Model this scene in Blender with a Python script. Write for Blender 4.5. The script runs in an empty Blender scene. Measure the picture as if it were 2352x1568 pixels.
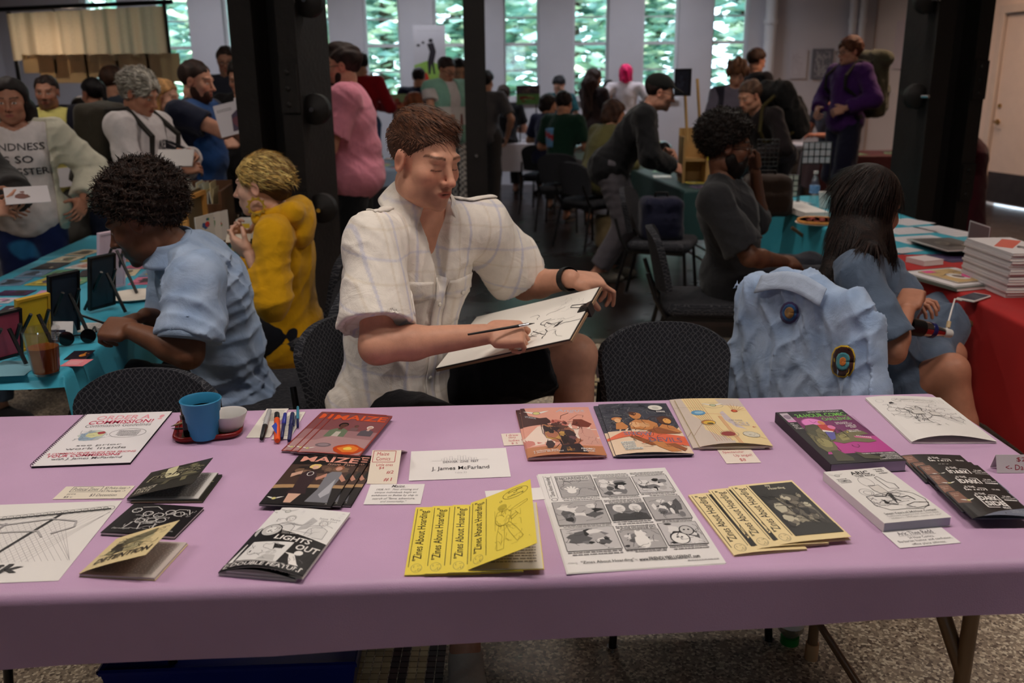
import bpy, bmesh, math, random
import numpy as np
from mathutils import Vector, Matrix
from mathutils.bvhtree import BVHTree
SC = bpy.context.scene
COL = SC.collection
# ------------------------------------------------------------------ camera
CAM_H, FPX, PITCH, ROLL = 1.55, 2065.0, math.radians(16.2), math.radians(0.6)
cam_data = bpy.data.cameras.new('camera'); cam = bpy.data.objects.new('camera', cam_data); COL.objects.link(cam)
cam_data.sensor_width = 36.0; cam_data.lens = FPX / 2352 * 36.0
cam.matrix_world = Matrix.Translation((0, 0, CAM_H)) @ Matrix.Rotation(math.pi/2 - PITCH, 4, 'X') @ Matrix.Rotation(-ROLL, 4, 'Z')
cam_data.clip_start = 0.05; cam_data.clip_end = 200
cam_data.dof.use_dof = True; cam_data.dof.focus_distance = 2.1; cam_data.dof.aperture_fstop = 3.7
SC.camera = cam
# ------------------------------------------------------------------ world, exposure
SC.view_settings.view_transform = 'Standard'; SC.view_settings.look = 'None'
SC.view_settings.gamma = 1.0; SC.view_settings.use_curve_mapping = False
SC.view_settings.exposure = 0.0
W = bpy.data.worlds.new('world'); SC.world = W; W.use_nodes = True
_bg = W.node_tree.nodes['Background']; _bg.inputs[0].default_value = (0.72, 0.86, 1.0, 1); _bg.inputs[1].default_value = 6.5
sun_d = bpy.data.lights.new('sun', 'SUN'); sun_d.energy = 15.0; sun_d.angle = 0.3; sun_d.color = (1, .96, .88)
sun = bpy.data.objects.new('sun', sun_d); COL.objects.link(sun); sun.rotation_euler = (math.radians(35), math.radians(15), 0)
LAMP_POWER = 25.5
# ------------------------------------------------------------------ pixel -> place
def ray(u, v):
    a = (u-1176)/FPX; b = (784-v)/FPX; c, s = math.cos(ROLL), math.sin(ROLL)
    a, b = a*c+b*s, b*c-a*s
    return Vector((a, math.cos(PITCH)+b*math.sin(PITCH), -math.sin(PITCH)+b*math.cos(PITCH)))
def PZ(u, v, z):
    r = ray(u, v); return Vector((0, 0, CAM_H)) + r*((z-CAM_H)/r.z)
def PD(u, v, d):
    r = ray(u, v); return Vector((0, 0, CAM_H)) + r*(d/r.y)
def PX(u, v, x):
    r = ray(u, v); return Vector((0, 0, CAM_H)) + r*(x/r.x)
# ------------------------------------------------------------------ colours and materials
def lin(c):
    return tuple(((x/255)/12.92 if x/255 <= .04045 else (((x/255)+.055)/1.055)**2.4) for x in c[:3])
def L4(c): return lin(c) + (1.0,)
MATS = {}
def _new(name):
    m = bpy.data.materials.new(name); m.use_nodes = True
    nt = m.node_tree; return m, nt, nt.nodes['Principled BSDF']
def mat(name, c, rough=.6, var=.10, scale=8.0, bump=0.0, bscale=120.0, metal=0.0, spec=.4, sheen=0.0, trans=0.0, alpha=1.0, ior=1.45):
    if name in MATS: return MATS[name]
    m, nt, b = _new(name); col = L4(c)
    tc = nt.nodes.new('ShaderNodeTexCoord'); nz = nt.nodes.new('ShaderNodeTexNoise')
    nz.inputs['Scale'].default_value = scale; nz.inputs['Detail'].default_value = 4
    nt.links.new(tc.outputs['Object'], nz.inputs['Vector'])
    rp = nt.nodes.new('ShaderNodeValToRGB'); rp.color_ramp.elements[0].position = .3; rp.color_ramp.elements[1].position = .7
    rp.color_ramp.elements[0].color = tuple(x*(1-var) for x in col[:3])+(1,); rp.color_ramp.elements[1].color = tuple(min(1, x*(1+var)) for x in col[:3])+(1,)
    nt.links.new(nz.outputs['Fac'], rp.inputs['Fac']); nt.links.new(rp.outputs['Color'], b.inputs['Base Color'])
    b.inputs['Roughness'].default_value = rough; b.inputs['Metallic'].default_value = metal
    b.inputs['Specular IOR Level'].default_value = spec; b.inputs['Sheen Weight'].default_value = sheen
    b.inputs['Transmission Weight'].default_value = trans; b.inputs['Alpha'].default_value = alpha; b.inputs['IOR'].default_value = ior
    if bump:
        n2 = nt.nodes.new('ShaderNodeTexNoise'); n2.inputs['Scale'].default_value = bscale; n2.inputs['Detail'].default_value = 3
        nt.links.new(tc.outputs['Object'], n2.inputs['Vector'])
        bp = nt.nodes.new('ShaderNodeBump'); bp.inputs['Strength'].default_value = bump; bp.inputs['Distance'].default_value = .01
        nt.links.new(n2.outputs['Fac'], bp.inputs['Height']); nt.links.new(bp.outputs['Normal'], b.inputs['Normal'])
    MATS[name] = m; return m
def colmat(name, rough=.7, bump=.15, bscale=300.0, spec=.3, sheen=0.0, sss=0.0, var=.06, vscale=30.0, coat=0.0):
    if name in MATS: return MATS[name]
    m, nt, b = _new(name)
    at = nt.nodes.new('ShaderNodeAttribute'); at.attribute_name = 'Col'
    tc = nt.nodes.new('ShaderNodeTexCoord'); nz = nt.nodes.new('ShaderNodeTexNoise'); nz.inputs['Scale'].default_value = vscale; nz.inputs['Detail'].default_value = 4
    nt.links.new(tc.outputs['Object'], nz.inputs['Vector'])
    mr = nt.nodes.new('ShaderNodeMapRange'); mr.inputs['From Min'].default_value = .3; mr.inputs['From Max'].default_value = .7
    mr.inputs['To Min'].default_value = 1-var; mr.inputs['To Max'].default_value = 1+var
    nt.links.new(nz.outputs['Fac'], mr.inputs['Value'])
    mx = nt.nodes.new('ShaderNodeMix'); mx.data_type = 'RGBA'; mx.blend_type = 'MULTIPLY'; mx.inputs[0].default_value = 1
    nt.links.new(at.outputs['Color'], mx.inputs[6]); nt.links.new(mr.outputs['Result'], mx.inputs[7])
    nt.links.new(mx.outputs[2], b.inputs['Base Color'])
    b.inputs['Roughness'].default_value = rough; b.inputs['Specular IOR Level'].default_value = spec
    b.inputs['Sheen Weight'].default_value = sheen; b.inputs['Coat Weight'].default_value = coat
    if sss:
        b.inputs['Subsurface Weight'].default_value = sss; b.inputs['Subsurface Radius'].default_value = (.012, .004, .002); b.inputs['Subsurface Scale'].default_value = 1.0
    if bump:
        n2 = nt.nodes.new('ShaderNodeTexNoise'); n2.inputs['Scale'].default_value = bscale; n2.inputs['Detail'].default_value = 2
        nt.links.new(tc.outputs['Object'], n2.inputs['Vector'])
        bp = nt.nodes.new('ShaderNodeBump'); bp.inputs['Strength'].default_value = bump; bp.inputs['Distance'].default_value = .004
        nt.links.new(n2.outputs['Fac'], bp.inputs['Height']); nt.links.new(bp.outputs['Normal'], b.inputs['Normal'])
    MATS[name] = m; return m
M_SKIN = colmat('skin', rough=.5, bump=.08, bscale=260, spec=.35, var=.07, vscale=45)
M_CLOTH = colmat('woven_cloth', rough=.9, bump=.25, bscale=420, spec=.15, sheen=.15, var=.06)
M_PRINT = colmat('printed_ink', rough=.38, bump=0, spec=.35, var=.02)
M_HAIR = colmat('hair_strands', rough=.5, bump=.0, spec=.22, var=.2, vscale=60)
def hair_mat():
    m = M_HAIR; nt = m.node_tree; b = nt.nodes['Principled BSDF']
    tc = nt.nodes.new('ShaderNodeTexCoord'); mp = nt.nodes.new('ShaderNodeMapping'); mp.inputs['Scale'].default_value = (1, 1, .22)
    nz = nt.nodes.new('ShaderNodeTexNoise'); nz.inputs['Scale'].default_value = 330; nz.inputs['Detail'].default_value = 3
    nt.links.new(tc.outputs['Object'], mp.inputs['Vector']); nt.links.new(mp.outputs['Vector'], nz.inputs['Vector'])
    bp = nt.nodes.new('ShaderNodeBump'); bp.inputs['Strength'].default_value = .5; bp.inputs['Distance'].default_value = .005
    nt.links.new(nz.outputs['Fac'], bp.inputs['Height']); nt.links.new(bp.outputs['Normal'], b.inputs['Normal'])
hair_mat()
def cloth_folds():
    nt = M_CLOTH.node_tree; b = nt.nodes['Principled BSDF']; old = b.inputs['Normal'].links[0].from_node; tc = nt.nodes.new('ShaderNodeTexCoord'); nz = nt.nodes.new('ShaderNodeTexNoise')
    nz.inputs['Scale'].default_value = 13; nz.inputs['Detail'].default_value = 3; nz.inputs['Distortion'].default_value = 1.6; nt.links.new(tc.outputs['Object'], nz.inputs['Vector'])
    bp = nt.nodes.new('ShaderNodeBump'); bp.inputs['Strength'].default_value = .26; bp.inputs['Distance'].default_value = .02; nt.links.new(nz.outputs['Fac'], bp.inputs['Height']); nt.links.new(bp.outputs['Normal'], old.inputs['Normal'])
cloth_folds()
def emit(name, c, s):
    if name in MATS: return MATS[name]
    m, nt, b = _new(name); b.inputs['Base Color'].default_value = L4(c); b.inputs['Emission Color'].default_value = L4(c); b.inputs['Emission Strength'].default_value = s
    MATS[name] = m; return m
# ------------------------------------------------------------------ objects
def tag(o, label=None, cat=None, group=None, kind=None):
    if label: o['label'] = label
    if cat: o['category'] = cat
    if group: o['group'] = group
    if kind: o['kind'] = kind
    return o
def thing(name, label, cat, loc=(0, 0, 0), rz=0.0, group=None):
    o = bpy.data.objects.new(name, None); COL.objects.link(o); o.empty_display_size = .1
    o.location = loc; o.rotation_euler = (0, 0, rz)
    return tag(o, label, cat, group)
def link(name, me, parent=None, m=None):
    o = bpy.data.objects.new(name, me); COL.objects.link(o)
    if m is not None and not me.materials: me.materials.append(m)
    if parent is not None:
        o.parent = parent
    return o
def wlink(name, me, parent, m=None):
    off = Vector((0, 0, 0)); q = parent
    while q is not None: off += q.location; q = q.parent
    me.transform(Matrix.Translation(-off)); return link(name, me, parent, m)
def copy_tree(o, parent=None, label=None):
    c = o.copy(); COL.objects.link(c); c.parent = parent
    if label: c['label'] = label
    for ch in o.children: copy_tree(ch, c)
    return c
class MB:
    def __init__(s): s.v = []; s.f = []; s.c = []
    def add(s, vs, fs, col=None):
        n = len(s.v); s.v += [tuple(p) for p in vs]; s.f += [tuple(i+n for i in f) for f in fs]
        s.c += [col]*len(vs); return s
    def box(s, lo, hi, M=None, col=None):
        (x0, y0, z0), (x1, y1, z1) = lo, hi
        vs = [Vector(p) for p in ((x0,y0,z0),(x1,y0,z0),(x1,y1,z0),(x0,y1,z0),(x0,y0,z1),(x1,y0,z1),(x1,y1,z1),(x0,y1,z1))]
        if M is not None: vs = [M @ p for p in vs]
        return s.add(vs, [(0,3,2,1),(4,5,6,7),(0,1,5,4),(1,2,6,5),(2,3,7,6),(3,0,4,7)], col)
    def rbox(s, lo, hi, r, M=None, seg=3, col=None):
        (x0, y0, z0), (x1, y1, z1) = lo, hi; pts = []
        r = min(r, (x1-x0)/2.01, (y1-y0)/2.01)
        for cx, cy, a0 in ((x1-r, y1-r, 0), (x0+r, y1-r, 90), (x0+r, y0+r, 180), (x1-r, y0+r, 270)):
            for i in range(seg+1):
                a = math.radians(a0+90*i/seg); pts.append((cx, cy, math.cos(a), math.sin(a)))
        ch = min(r*.5, (z1-z0)*.3); n = len(pts); vs = []
        for z, rr in ((z0, r-ch), (z0+ch, r), (z1-ch, r), (z1, r-ch)):
            vs += [Vector((cx+rr*a, cy+rr*b, z)) for cx, cy, a, b in pts]
        if M is not None: vs = [M @ p for p in vs]
        fs = [tuple(range(n-1, -1, -1)), tuple(range(3*n, 4*n))]
        for k in range(3):
            fs += [(k*n+i, k*n+(i+1) % n, (k+1)*n+(i+1) % n, (k+1)*n+i) for i in range(n)]
        return s.add(vs, fs, col)
    def tube(s, pts, r, seg=8, cap=True, col=None):
        pts = [Vector(p) for p in pts]; rs = r if isinstance(r, (list, tuple)) else [r]*len(pts)
        vs = []; fs = []; ref = None
        for i, p in enumerate(pts):
            t = (pts[min(i+1, len(pts)-1)]-pts[max(i-1, 0)]).normalized()
            if ref is None: ref = Vector((0, 0, 1)) if abs(t.z) < .9 else Vector((1, 0, 0))
            a = (ref - t*ref.dot(t)).normalized(); ref = a; b = t.cross(a)
            vs += [p+(a*math.cos(2*math.pi*k/seg)+b*math.sin(2*math.pi*k/seg))*rs[i] for k in range(seg)]
        for i in range(len(pts)-1):
            fs += [(i*seg+k, i*seg+(k+1) % seg, (i+1)*seg+(k+1) % seg, (i+1)*seg+k) for k in range(seg)]
        if cap: fs += [tuple(range(seg-1, -1, -1)), tuple(range((len(pts)-1)*seg, len(pts)*seg))]
        return s.add(vs, fs, col)
    def lathe(s, prof, seg=24, M=None, col=None):
        vs = []; fs = []; n = len(prof)
        for r, z in prof:
            vs += [Vector((r*math.cos(2*math.pi*k/seg), r*math.sin(2*math.pi*k/seg), z)) for k in range(seg)]
        if M is not None: vs = [M @ p for p in vs]
        for i in range(n-1):
            fs += [(i*seg+k, i*seg+(k+1) % seg, (i+1)*seg+(k+1) % seg, (i+1)*seg+k) for k in range(seg)]
        if prof[0][0] > 1e-5: fs.append(tuple(range(seg-1, -1, -1)))
        if prof[-1][0] > 1e-5: fs.append(tuple(range((n-1)*seg, n*seg)))
        return s.add(vs, fs, col)
    def slab(s, quad, t, col=None):
        q = [Vector(p) for p in quad]; n = (q[1]-q[0]).cross(q[3]-q[0]).normalized()
        vs = q+[p-n*t for p in q]
        return s.add(vs, [(0,1,2,3),(7,6,5,4),(0,4,5,1),(1,5,6,2),(2,6,7,3),(3,7,4,0)], col)
    def grid(s, fn, nu, nv, col=None, t=0.0):
        vs = [Vector(fn(i/nu, j/nv)) for j in range(nv+1) for i in range(nu+1)]; w = nu+1
        fs = [(j*w+i, j*w+i+1, (j+1)*w+i+1, (j+1)*w+i) for j in range(nv) for i in range(nu)]
        if t:
            n0 = len(vs); nr = []
            for j in range(nv+1):
                for i in range(nu+1):
                    a = vs[j*w+min(i+1, nu)]-vs[j*w+max(i-1, 0)]; b = vs[min(j+1, nv)*w+i]-vs[max(j-1, 0)*w+i]
                    c = a.cross(b); nr.append(c.normalized() if c.length > 1e-9 else Vector((0, 0, 1)))
            vs = vs+[p-q*t for p, q in zip(vs, nr)]
            fs += [tuple(reversed([k+n0 for k in f])) for f in list(fs)]
            rim = [i for i in range(nu+1)]+[j*w+nu for j in range(1, nv+1)]+[nv*w+i for i in range(nu-1, -1, -1)]+[j*w for j in range(nv-1, 0, -1)]
            for k in range(len(rim)):
                a, b = rim[k], rim[(k+1) % len(rim)]; fs.append((b, a, a+n0, b+n0))
        return s.add(vs, fs, col)
    def mesh(s, name, smooth=False):
        me = bpy.data.meshes.new(name); me.from_pydata(s.v, [], s.f)
        if any(c is not None for c in s.c):
            at = me.color_attributes.new('Col', 'FLOAT_COLOR', 'POINT')
            at.data.foreach_set('color', np.array([(L4(c) if c is not None else (1, 1, 1, 1)) for c in s.c], dtype=np.float32).ravel())
        if smooth: me.polygons.foreach_set('use_smooth', [True]*len(me.polygons))
        me.update(); return me
    def build(s, name, m, parent=None, smooth=False):
        return link(name, s.mesh(name, smooth), parent, m)
def smooth_angle(o, deg=40):
    me = o.data; me.polygons.foreach_set('use_smooth', [True]*len(me.polygons))
    me.update(); bm = bmesh.new(); bm.from_mesh(me); a = math.radians(deg)
    for e in bm.edges:
        e.smooth = len(e.link_faces) == 2 and e.calc_face_angle(0) < a
    bm.to_mesh(me); bm.free(); return o
def part(name, mb, m, parent, smooth=None):
    o = mb.build(name, m, parent)
    if smooth: smooth_angle(o, smooth)
    return o
# ------------------------------------------------------------------ implicit surfaces for bodies, clothes and hair
V3 = lambda p: np.array(p, dtype=np.float32)
def unit(a):
    a = np.asarray(a, dtype=np.float32); return a/max(1e-9, float(np.linalg.norm(a)))
class Field:
    def __init__(s, lo, hi, h):
        s.h = h; s.ax = [np.arange(lo[i]-2.5*h, hi[i]+2.5*h, h, dtype=np.float32) for i in range(3)]
        s.V = np.ones([len(a) for a in s.ax], dtype=np.float32)
    def sl(s, lo, hi):
        r = []
        for i in range(3):
            a = int(np.searchsorted(s.ax[i], lo[i])); b = int(np.searchsorted(s.ax[i], hi[i]))
            if b <= a: return None
            r.append(slice(a, b))
        return tuple(r)
    def pts(s, S):
        return s.ax[0][S[0]][:, None, None], s.ax[1][S[1]][None, :, None], s.ax[2][S[2]][None, None, :]
    def op(s, prim, k=0.0, mode='u'):
        lo, hi = prim.box(); m = max(1.4*k, 2.2*s.h)+.002
        S = s.sl(lo-m, hi+m)
        if S is None: return
        d = prim.ev(*s.pts(S)); a = s.V[S]
        if mode == 'u':
            if k > 0:
                t = np.clip(.5+.5*(a-d)/k, 0, 1); s.V[S] = a*(1-t)+d*t-k*t*(1-t)
            else: s.V[S] = np.minimum(a, d)
        elif mode == 's':
            d = -d
            if k > 0:
                t = np.clip(.5-.5*(a-d)/k, 0, 1); s.V[S] = a*(1-t)+d*t+k*t*(1-t)
            else: s.V[S] = np.maximum(a, d)
    def cut(s, p, n):
        X, Y, Z = (s.ax[0][:, None, None], s.ax[1][None, :, None], s.ax[2][None, None, :])
        s.V = np.maximum(s.V, -((X-p[0])*n[0]+(Y-p[1])*n[1]+(Z-p[2])*n[2]))
    def keep(s, prim):
        X, Y, Z = (s.ax[0][:, None, None], s.ax[1][None, :, None], s.ax[2][None, None, :]); s.V = np.maximum(s.V, prim.ev(X, Y, Z))
    def wrinkle(s, amp, f, seed=0, dirs=None):
        rs = np.random.RandomState(seed); X, Y, Z = (s.ax[0][:, None, None], s.ax[1][None, :, None], s.ax[2][None, None, :])
        n = 0
        for i in range(4):
            a = unit(rs.normal(size=3)) if dirs is None else unit(np.asarray(dirs[i % len(dirs)])+rs.normal(size=3)*.25)
            b = unit(rs.normal(size=3)); ph = rs.rand(2)*6.28; ff = f*(.7+.8*i/3)
            q = np.sin((X*a[0]+Y*a[1]+Z*a[2])*ff+ph[0]+1.6*np.sin((X*b[0]+Y*b[1]+Z*b[2])*ff*.45+ph[1]))
            n = n+(q if f > 70 else .45*q-1.9*(1-np.abs(q))**2*(.5+.5*np.sin((X*b[1]+Y*b[2]+Z*b[0])*ff*.5+ph[1]*2)))
        s.V = s.V+(amp/2.2)*n.astype(np.float32)
    def mesh(s, name, sm=1, color=None, m=None):
        V = s.V; V[0] = 1; V[-1] = 1; V[:, 0] = 1; V[:, -1] = 1; V[:, :, 0] = 1; V[:, :, -1] = 1
        B = V < 0; c = np.zeros([n-1 for n in V.shape], dtype=np.int8)
        for i in (0, 1):
            for j in (0, 1):
                for k in (0, 1): c += B[i:i+c.shape[0], j:j+c.shape[1], k:k+c.shape[2]]
        I, J, K = np.nonzero((c > 0) & (c < 8)); n = len(I)
        if n == 0: return None
        ID = np.full(c.shape, -1, dtype=np.int32); ID[I, J, K] = np.arange(n)
        acc = np.zeros((n, 3), dtype=np.float32); cnt = np.zeros(n, dtype=np.float32)
        for ax in range(3):
            o = [q for q in range(3) if q != ax]
            for p in (0, 1):
                for q in (0, 1):
                    d = [0, 0, 0]; d[o[0]] = p; d[o[1]] = q; e = list(d); e[ax] = 1
                    a = V[I+d[0], J+d[1], K+d[2]]; b = V[I+e[0], J+e[1], K+e[2]]; w = (a < 0) != (b < 0)
                    t = np.where(w, a/np.where(w, a-b, 1), 0); P = np.zeros((n, 3), dtype=np.float32)
                    P[:, 0] = d[0]; P[:, 1] = d[1]; P[:, 2] = d[2]; P[:, ax] = t
                    acc += P*w[:, None]; cnt += w
        acc /= cnt[:, None]
        vs = np.stack([s.ax[0][I], s.ax[1][J], s.ax[2][K]], 1)+acc*s.h
        Q = []
        for ax in range(3):
            A = B.take(range(B.shape[ax]-1), ax); C = B.take(range(1, B.shape[ax]), ax)
            o = [q for q in range(3) if q != ax]
            idx = np.nonzero(A != C); ins = A[idx]
            def cell(du, dv):
                q = [x.copy() for x in idx]; q[o[0]] = q[o[0]]-du; q[o[1]] = q[o[1]]-dv; return ID[tuple(q)]
            f = np.stack([cell(1, 1), cell(0, 1), cell(0, 0), cell(1, 0)], 1)
            flip = ins if ax != 1 else ~ins
            f[~flip] = f[~flip][:, ::-1]; Q.append(f)
        Q = np.concatenate(Q); Q = Q[(Q >= 0).all(1)]
        if sm:
            e = np.concatenate([Q[:, [0, 1]], Q[:, [1, 2]], Q[:, [2, 3]], Q[:, [3, 0]]]); e = np.concatenate([e, e[:, ::-1]])
            dg = np.bincount(e[:, 0], minlength=n).clip(1)
            for _ in range(sm):
                vs = .35*vs+.65*np.stack([np.bincount(e[:, 0], vs[e[:, 1], q], n)/dg for q in range(3)], 1)
        return vs.astype(np.float32), Q
def mk_mesh(name, parts, colors):
    vs = np.concatenate([p[0] for p in parts]); off = 0; fs = []
    for p in parts: fs.append(p[1]+off); off += len(p[0])
    fs = np.concatenate(fs).astype(np.int32); me = bpy.data.meshes.new(name)
    me.vertices.add(len(vs)); me.vertices.foreach_set('co', vs.astype(np.float32).ravel())
    me.loops.add(fs.size); me.loops.foreach_set('vertex_index', fs.ravel())
    me.polygons.add(len(fs)); me.polygons.foreach_set('loop_start', np.arange(0, fs.size, 4, dtype=np.int32))
    me.polygons.foreach_set('use_smooth', np.ones(len(fs), dtype=bool))
    me.update(calc_edges=True)
    c = np.concatenate(colors); at = me.color_attributes.new('Col', 'FLOAT_COLOR', 'POINT')
    at.data.foreach_set('color', np.concatenate([c, np.ones((len(c), 1))], 1).astype(np.float32).ravel()); return me
class Cap:
    def __init__(s, a, b, ra, rb=None, cut=False): s.a = V3(a); s.b = V3(b); s.ra = ra; s.rb = ra if rb is None else rb; s.cutf = cut
    def box(s): r = max(s.ra, s.rb); return np.minimum(s.a, s.b)-r, np.maximum(s.a, s.b)+r
    def ev(s, X, Y, Z):
        d = s.b-s.a; L2 = float(d@d)+1e-9; x, y, z = X-s.a[0], Y-s.a[1], Z-s.a[2]
        t0 = (x*d[0]+y*d[1]+z*d[2])/L2; t = np.clip(t0, 0, 1)
        r = np.sqrt((x-t*d[0])**2+(y-t*d[1])**2+(z-t*d[2])**2)-(s.ra+(s.rb-s.ra)*t)
        if s.cutf: r = np.maximum(r, (t0-1)*math.sqrt(L2))
        return r
    def grow(s, g): return Cap(s.a, s.b, s.ra+g, s.rb+g, s.cutf)
class Ell:
    def __init__(s, c, r, R=None): s.c = V3(c); s.r = V3(r); s.R = None if R is None else np.asarray(R, dtype=np.float32)
    def box(s): m = float(s.r.max()) if s.R is not None else s.r; return s.c-m, s.c+m
    def ev(s, X, Y, Z):
        x, y, z = X-s.c[0], Y-s.c[1], Z-s.c[2]
        if s.R is not None:
            R = s.R; x, y, z = (R[0, 0]*x+R[1, 0]*y+R[2, 0]*z), (R[0, 1]*x+R[1, 1]*y+R[2, 1]*z), (R[0, 2]*x+R[1, 2]*y+R[2, 2]*z)
        a, b, c = x/s.r[0], y/s.r[1], z/s.r[2]; k0 = np.sqrt(a*a+b*b+c*c)
        k1 = np.sqrt((a/s.r[0])**2+(b/s.r[1])**2+(c/s.r[2])**2)+1e-6
        return k0*(k0-1)/k1
    def grow(s, g): return Ell(s.c, s.r+g, s.R)
class RBox:
    def __init__(s, c, hx, r, R=None): s.c = V3(c); s.hx = V3(hx); s.r = r; s.R = np.eye(3, dtype=np.float32) if R is None else np.asarray(R, dtype=np.float32)
    def box(s): m = float(np.linalg.norm(s.hx))+s.r; return s.c-m, s.c+m
    def ev(s, X, Y, Z):
        x, y, z = X-s.c[0], Y-s.c[1], Z-s.c[2]; R = s.R
        q = [np.abs(R[0, i]*x+R[1, i]*y+R[2, i]*z)-s.hx[i] for i in range(3)]
        o = np.sqrt(np.maximum(q[0], 0)**2+np.maximum(q[1], 0)**2+np.maximum(q[2], 0)**2)
        return o+np.minimum(np.maximum(q[0], np.maximum(q[1], q[2])), 0)-s.r
    def grow(s, g): return RBox(s.c, s.hx, s.r+g, s.R)
def fld(prims, h, pad=0.03):
    lo = np.min([p.box()[0] for p in prims], 0)-pad; hi = np.max([p.box()[1] for p in prims], 0)+pad
    return Field(lo, hi, h)
# ------------------------------------------------------------------ people
def rotz(a): c, s = math.cos(a), math.sin(a); return np.array([[c, -s, 0], [s, c, 0], [0, 0, 1]], dtype=np.float32)
def rotx(a): c, s = math.cos(a), math.sin(a); return np.array([[1, 0, 0], [0, c, -s], [0, s, c]], dtype=np.float32)
def roty(a): c, s = math.cos(a), math.sin(a); return np.array([[c, 0, s], [0, 1, 0], [-s, 0, c]], dtype=np.float32)
def face_R(yaw, pitch=0, roll=0):
    y = math.radians(yaw); B = np.array([[math.cos(y), math.sin(y), 0], [math.sin(y), -math.cos(y), 0], [0, 0, 1]], dtype=np.float32)
    # B columns: left=(cos,sin,0), fwd=(sin,-cos,0), up  (left-handed frame on purpose: x is the person's left)
    return B @ rotx(-math.radians(pitch)) @ roty(math.radians(roll))
def head_prims(R, c, s, jaw=1.0, fem=False):
    f = .92 if fem else 1.0
    T = lambda p: c+R @ (V3(p)*s)
    E = lambda p, r: Ell(T(p), V3(r)*s, R)
    C = lambda a, b, ra, rb=None: Cap(T(a), T(b), ra*s, (ra if rb is None else rb)*s)
    P = [(E((0, -.018, .036), (.076, .097, .080)), 0, 'u'), (E((0, .028, -.028), (.062, .064, .084)), .03, 'u'),
         (E((0, .036, -.078), (.054*f, .050, .036)), .025, 'u'), (E((0, .080*f, -.101), (.021*f, .015, .015)), .022, 'u')]
    for q in (1, -1):
        P += [(E((q*.043, .058, -.026), (.020, .022, .020)), .025, 'u'), (E((q*.052*f, .005, -.074), (.012, .025, .022)), .03, 'u')]
    P += [(C((-.036, .080, .022), (.036, .080, .022), .0105*f), .015, 'u')]
    for q in (1, -1):
        P += [(E((q*.031, .099, -.002), (.017, .014, .012)), .014, 's'), (E((q*.031, .0735, -.002), (.0155, .0135, .0115)), .004, 'u')]
    P += [(C((0, .087, .012), (0, .110, -.029), .0078, .0098), .013, 'u'), (E((0, .113, -.034), (.0108, .0118, .0098)), .008, 'u')]
    for q in (1, -1): P += [(E((q*.0115, .0965, -.0385), (.0075, .0105, .0075)), .006, 'u'), (E((q*.007, .1035, -.0455), (.0035, .005, .003)), .003, 's')]
    P += [(E((0, .083, -.066), (.027, .014, .018)), .015, 'u'),
          (E((0, .0945, -.0605), (.021, .0065, .0045)), .005, 'u'), (E((0, .094, -.0725), (.019, .0065, .0055)), .005, 'u'),
          (E((0, .1025, -.0662), (.022, .009, .0016)), .003, 's')]
    for q in (1, -1):
        P += [(E((q*.0775, -.006, -.006), (.0075, .019, .031)), .008, 'u'), (E((q*.083, -.008, -.012), (.006, .010, .014)), .005, 's'),
              (E((q*.086, .002, -.002), (.005, .008, .014)), .005, 's')]
    return P, T
def ik(a, c, l1, l2, pole):
    a, c, pole = V3(a), V3(c), V3(pole); d = c-a; L = float(np.linalg.norm(d)); L = max(1e-4, L)
    if L > (l1+l2)*.999:
        k = L/(l1+l2)*1.002; l1 *= k; l2 *= k
    u = d/L; x = (l1*l1-l2*l2+L*L)/(2*L); y = math.sqrt(max(0, l1*l1-x*x))
    p = pole-u*float(pole@u); return a+u*x+unit(p)*y
def hand_prims(w, f, n, side, s, curl=(25, 35, 25), thumb=(20, 20), fing=None, spread=.08):
    f = unit(f); n = unit(V3(n)-f*float(V3(n)@f)); t = np.cross(n, f)*(1 if side > 0 else -1)   # towards the thumb
    P = []; R = np.stack([t, f, n], 1)
    P.append((Ell(w+f*.052*s, V3((.040, .052, .0165))*s, R), .01, 'u')); P.append((RBox(w+f*.060*s, V3((.030, .030, .005))*s, .009*s, R), .012, 'u'))
    P.append((Ell(w+f*.035*s+t*.026*s+n*.008*s, V3((.018, .032, .016))*s, R), .012, 'u'))
    for i, (o, L) in enumerate(((.031, .078), (.0105, .088), (-.0105, .081), (-.030, .063))):
        cu = curl if fing is None else fing[i]
        b = w+(f*.094+t*o)*s; d = unit(f+t*spread*(1.2-i*.8)); a = 0; r = .0082*s*(1 if i < 3 else .88)
        for q, (lf, c) in enumerate(zip((.45, .31, .24), cu)):
            a += math.radians(c); e = b+(d*math.cos(a)+n*math.sin(a))*L*lf*s
            P.append((Cap(b, e, r*(1-.07*q), r*(.93-.07*q)), .002 if q else .0045, 'u')); b = e
    b = w+(f*.026+t*.030+n*.006)*s; a1 = math.radians(thumb[0]); d = unit(t*.75+f*.65+n*math.sin(a1)*1.1)
    e = b+d*.046*s; P.append((Cap(b, e, .0125*s, .0105*s), .01, 'u'))
    d2 = unit(d*math.cos(math.radians(thumb[1]))+(f*.75+n*.35-t*.35)*math.sin(math.radians(thumb[1])))
    P.append((Cap(e, e+d2*.032*s, .0102*s, .0085*s), .005, 'u'))
    return P
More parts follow.
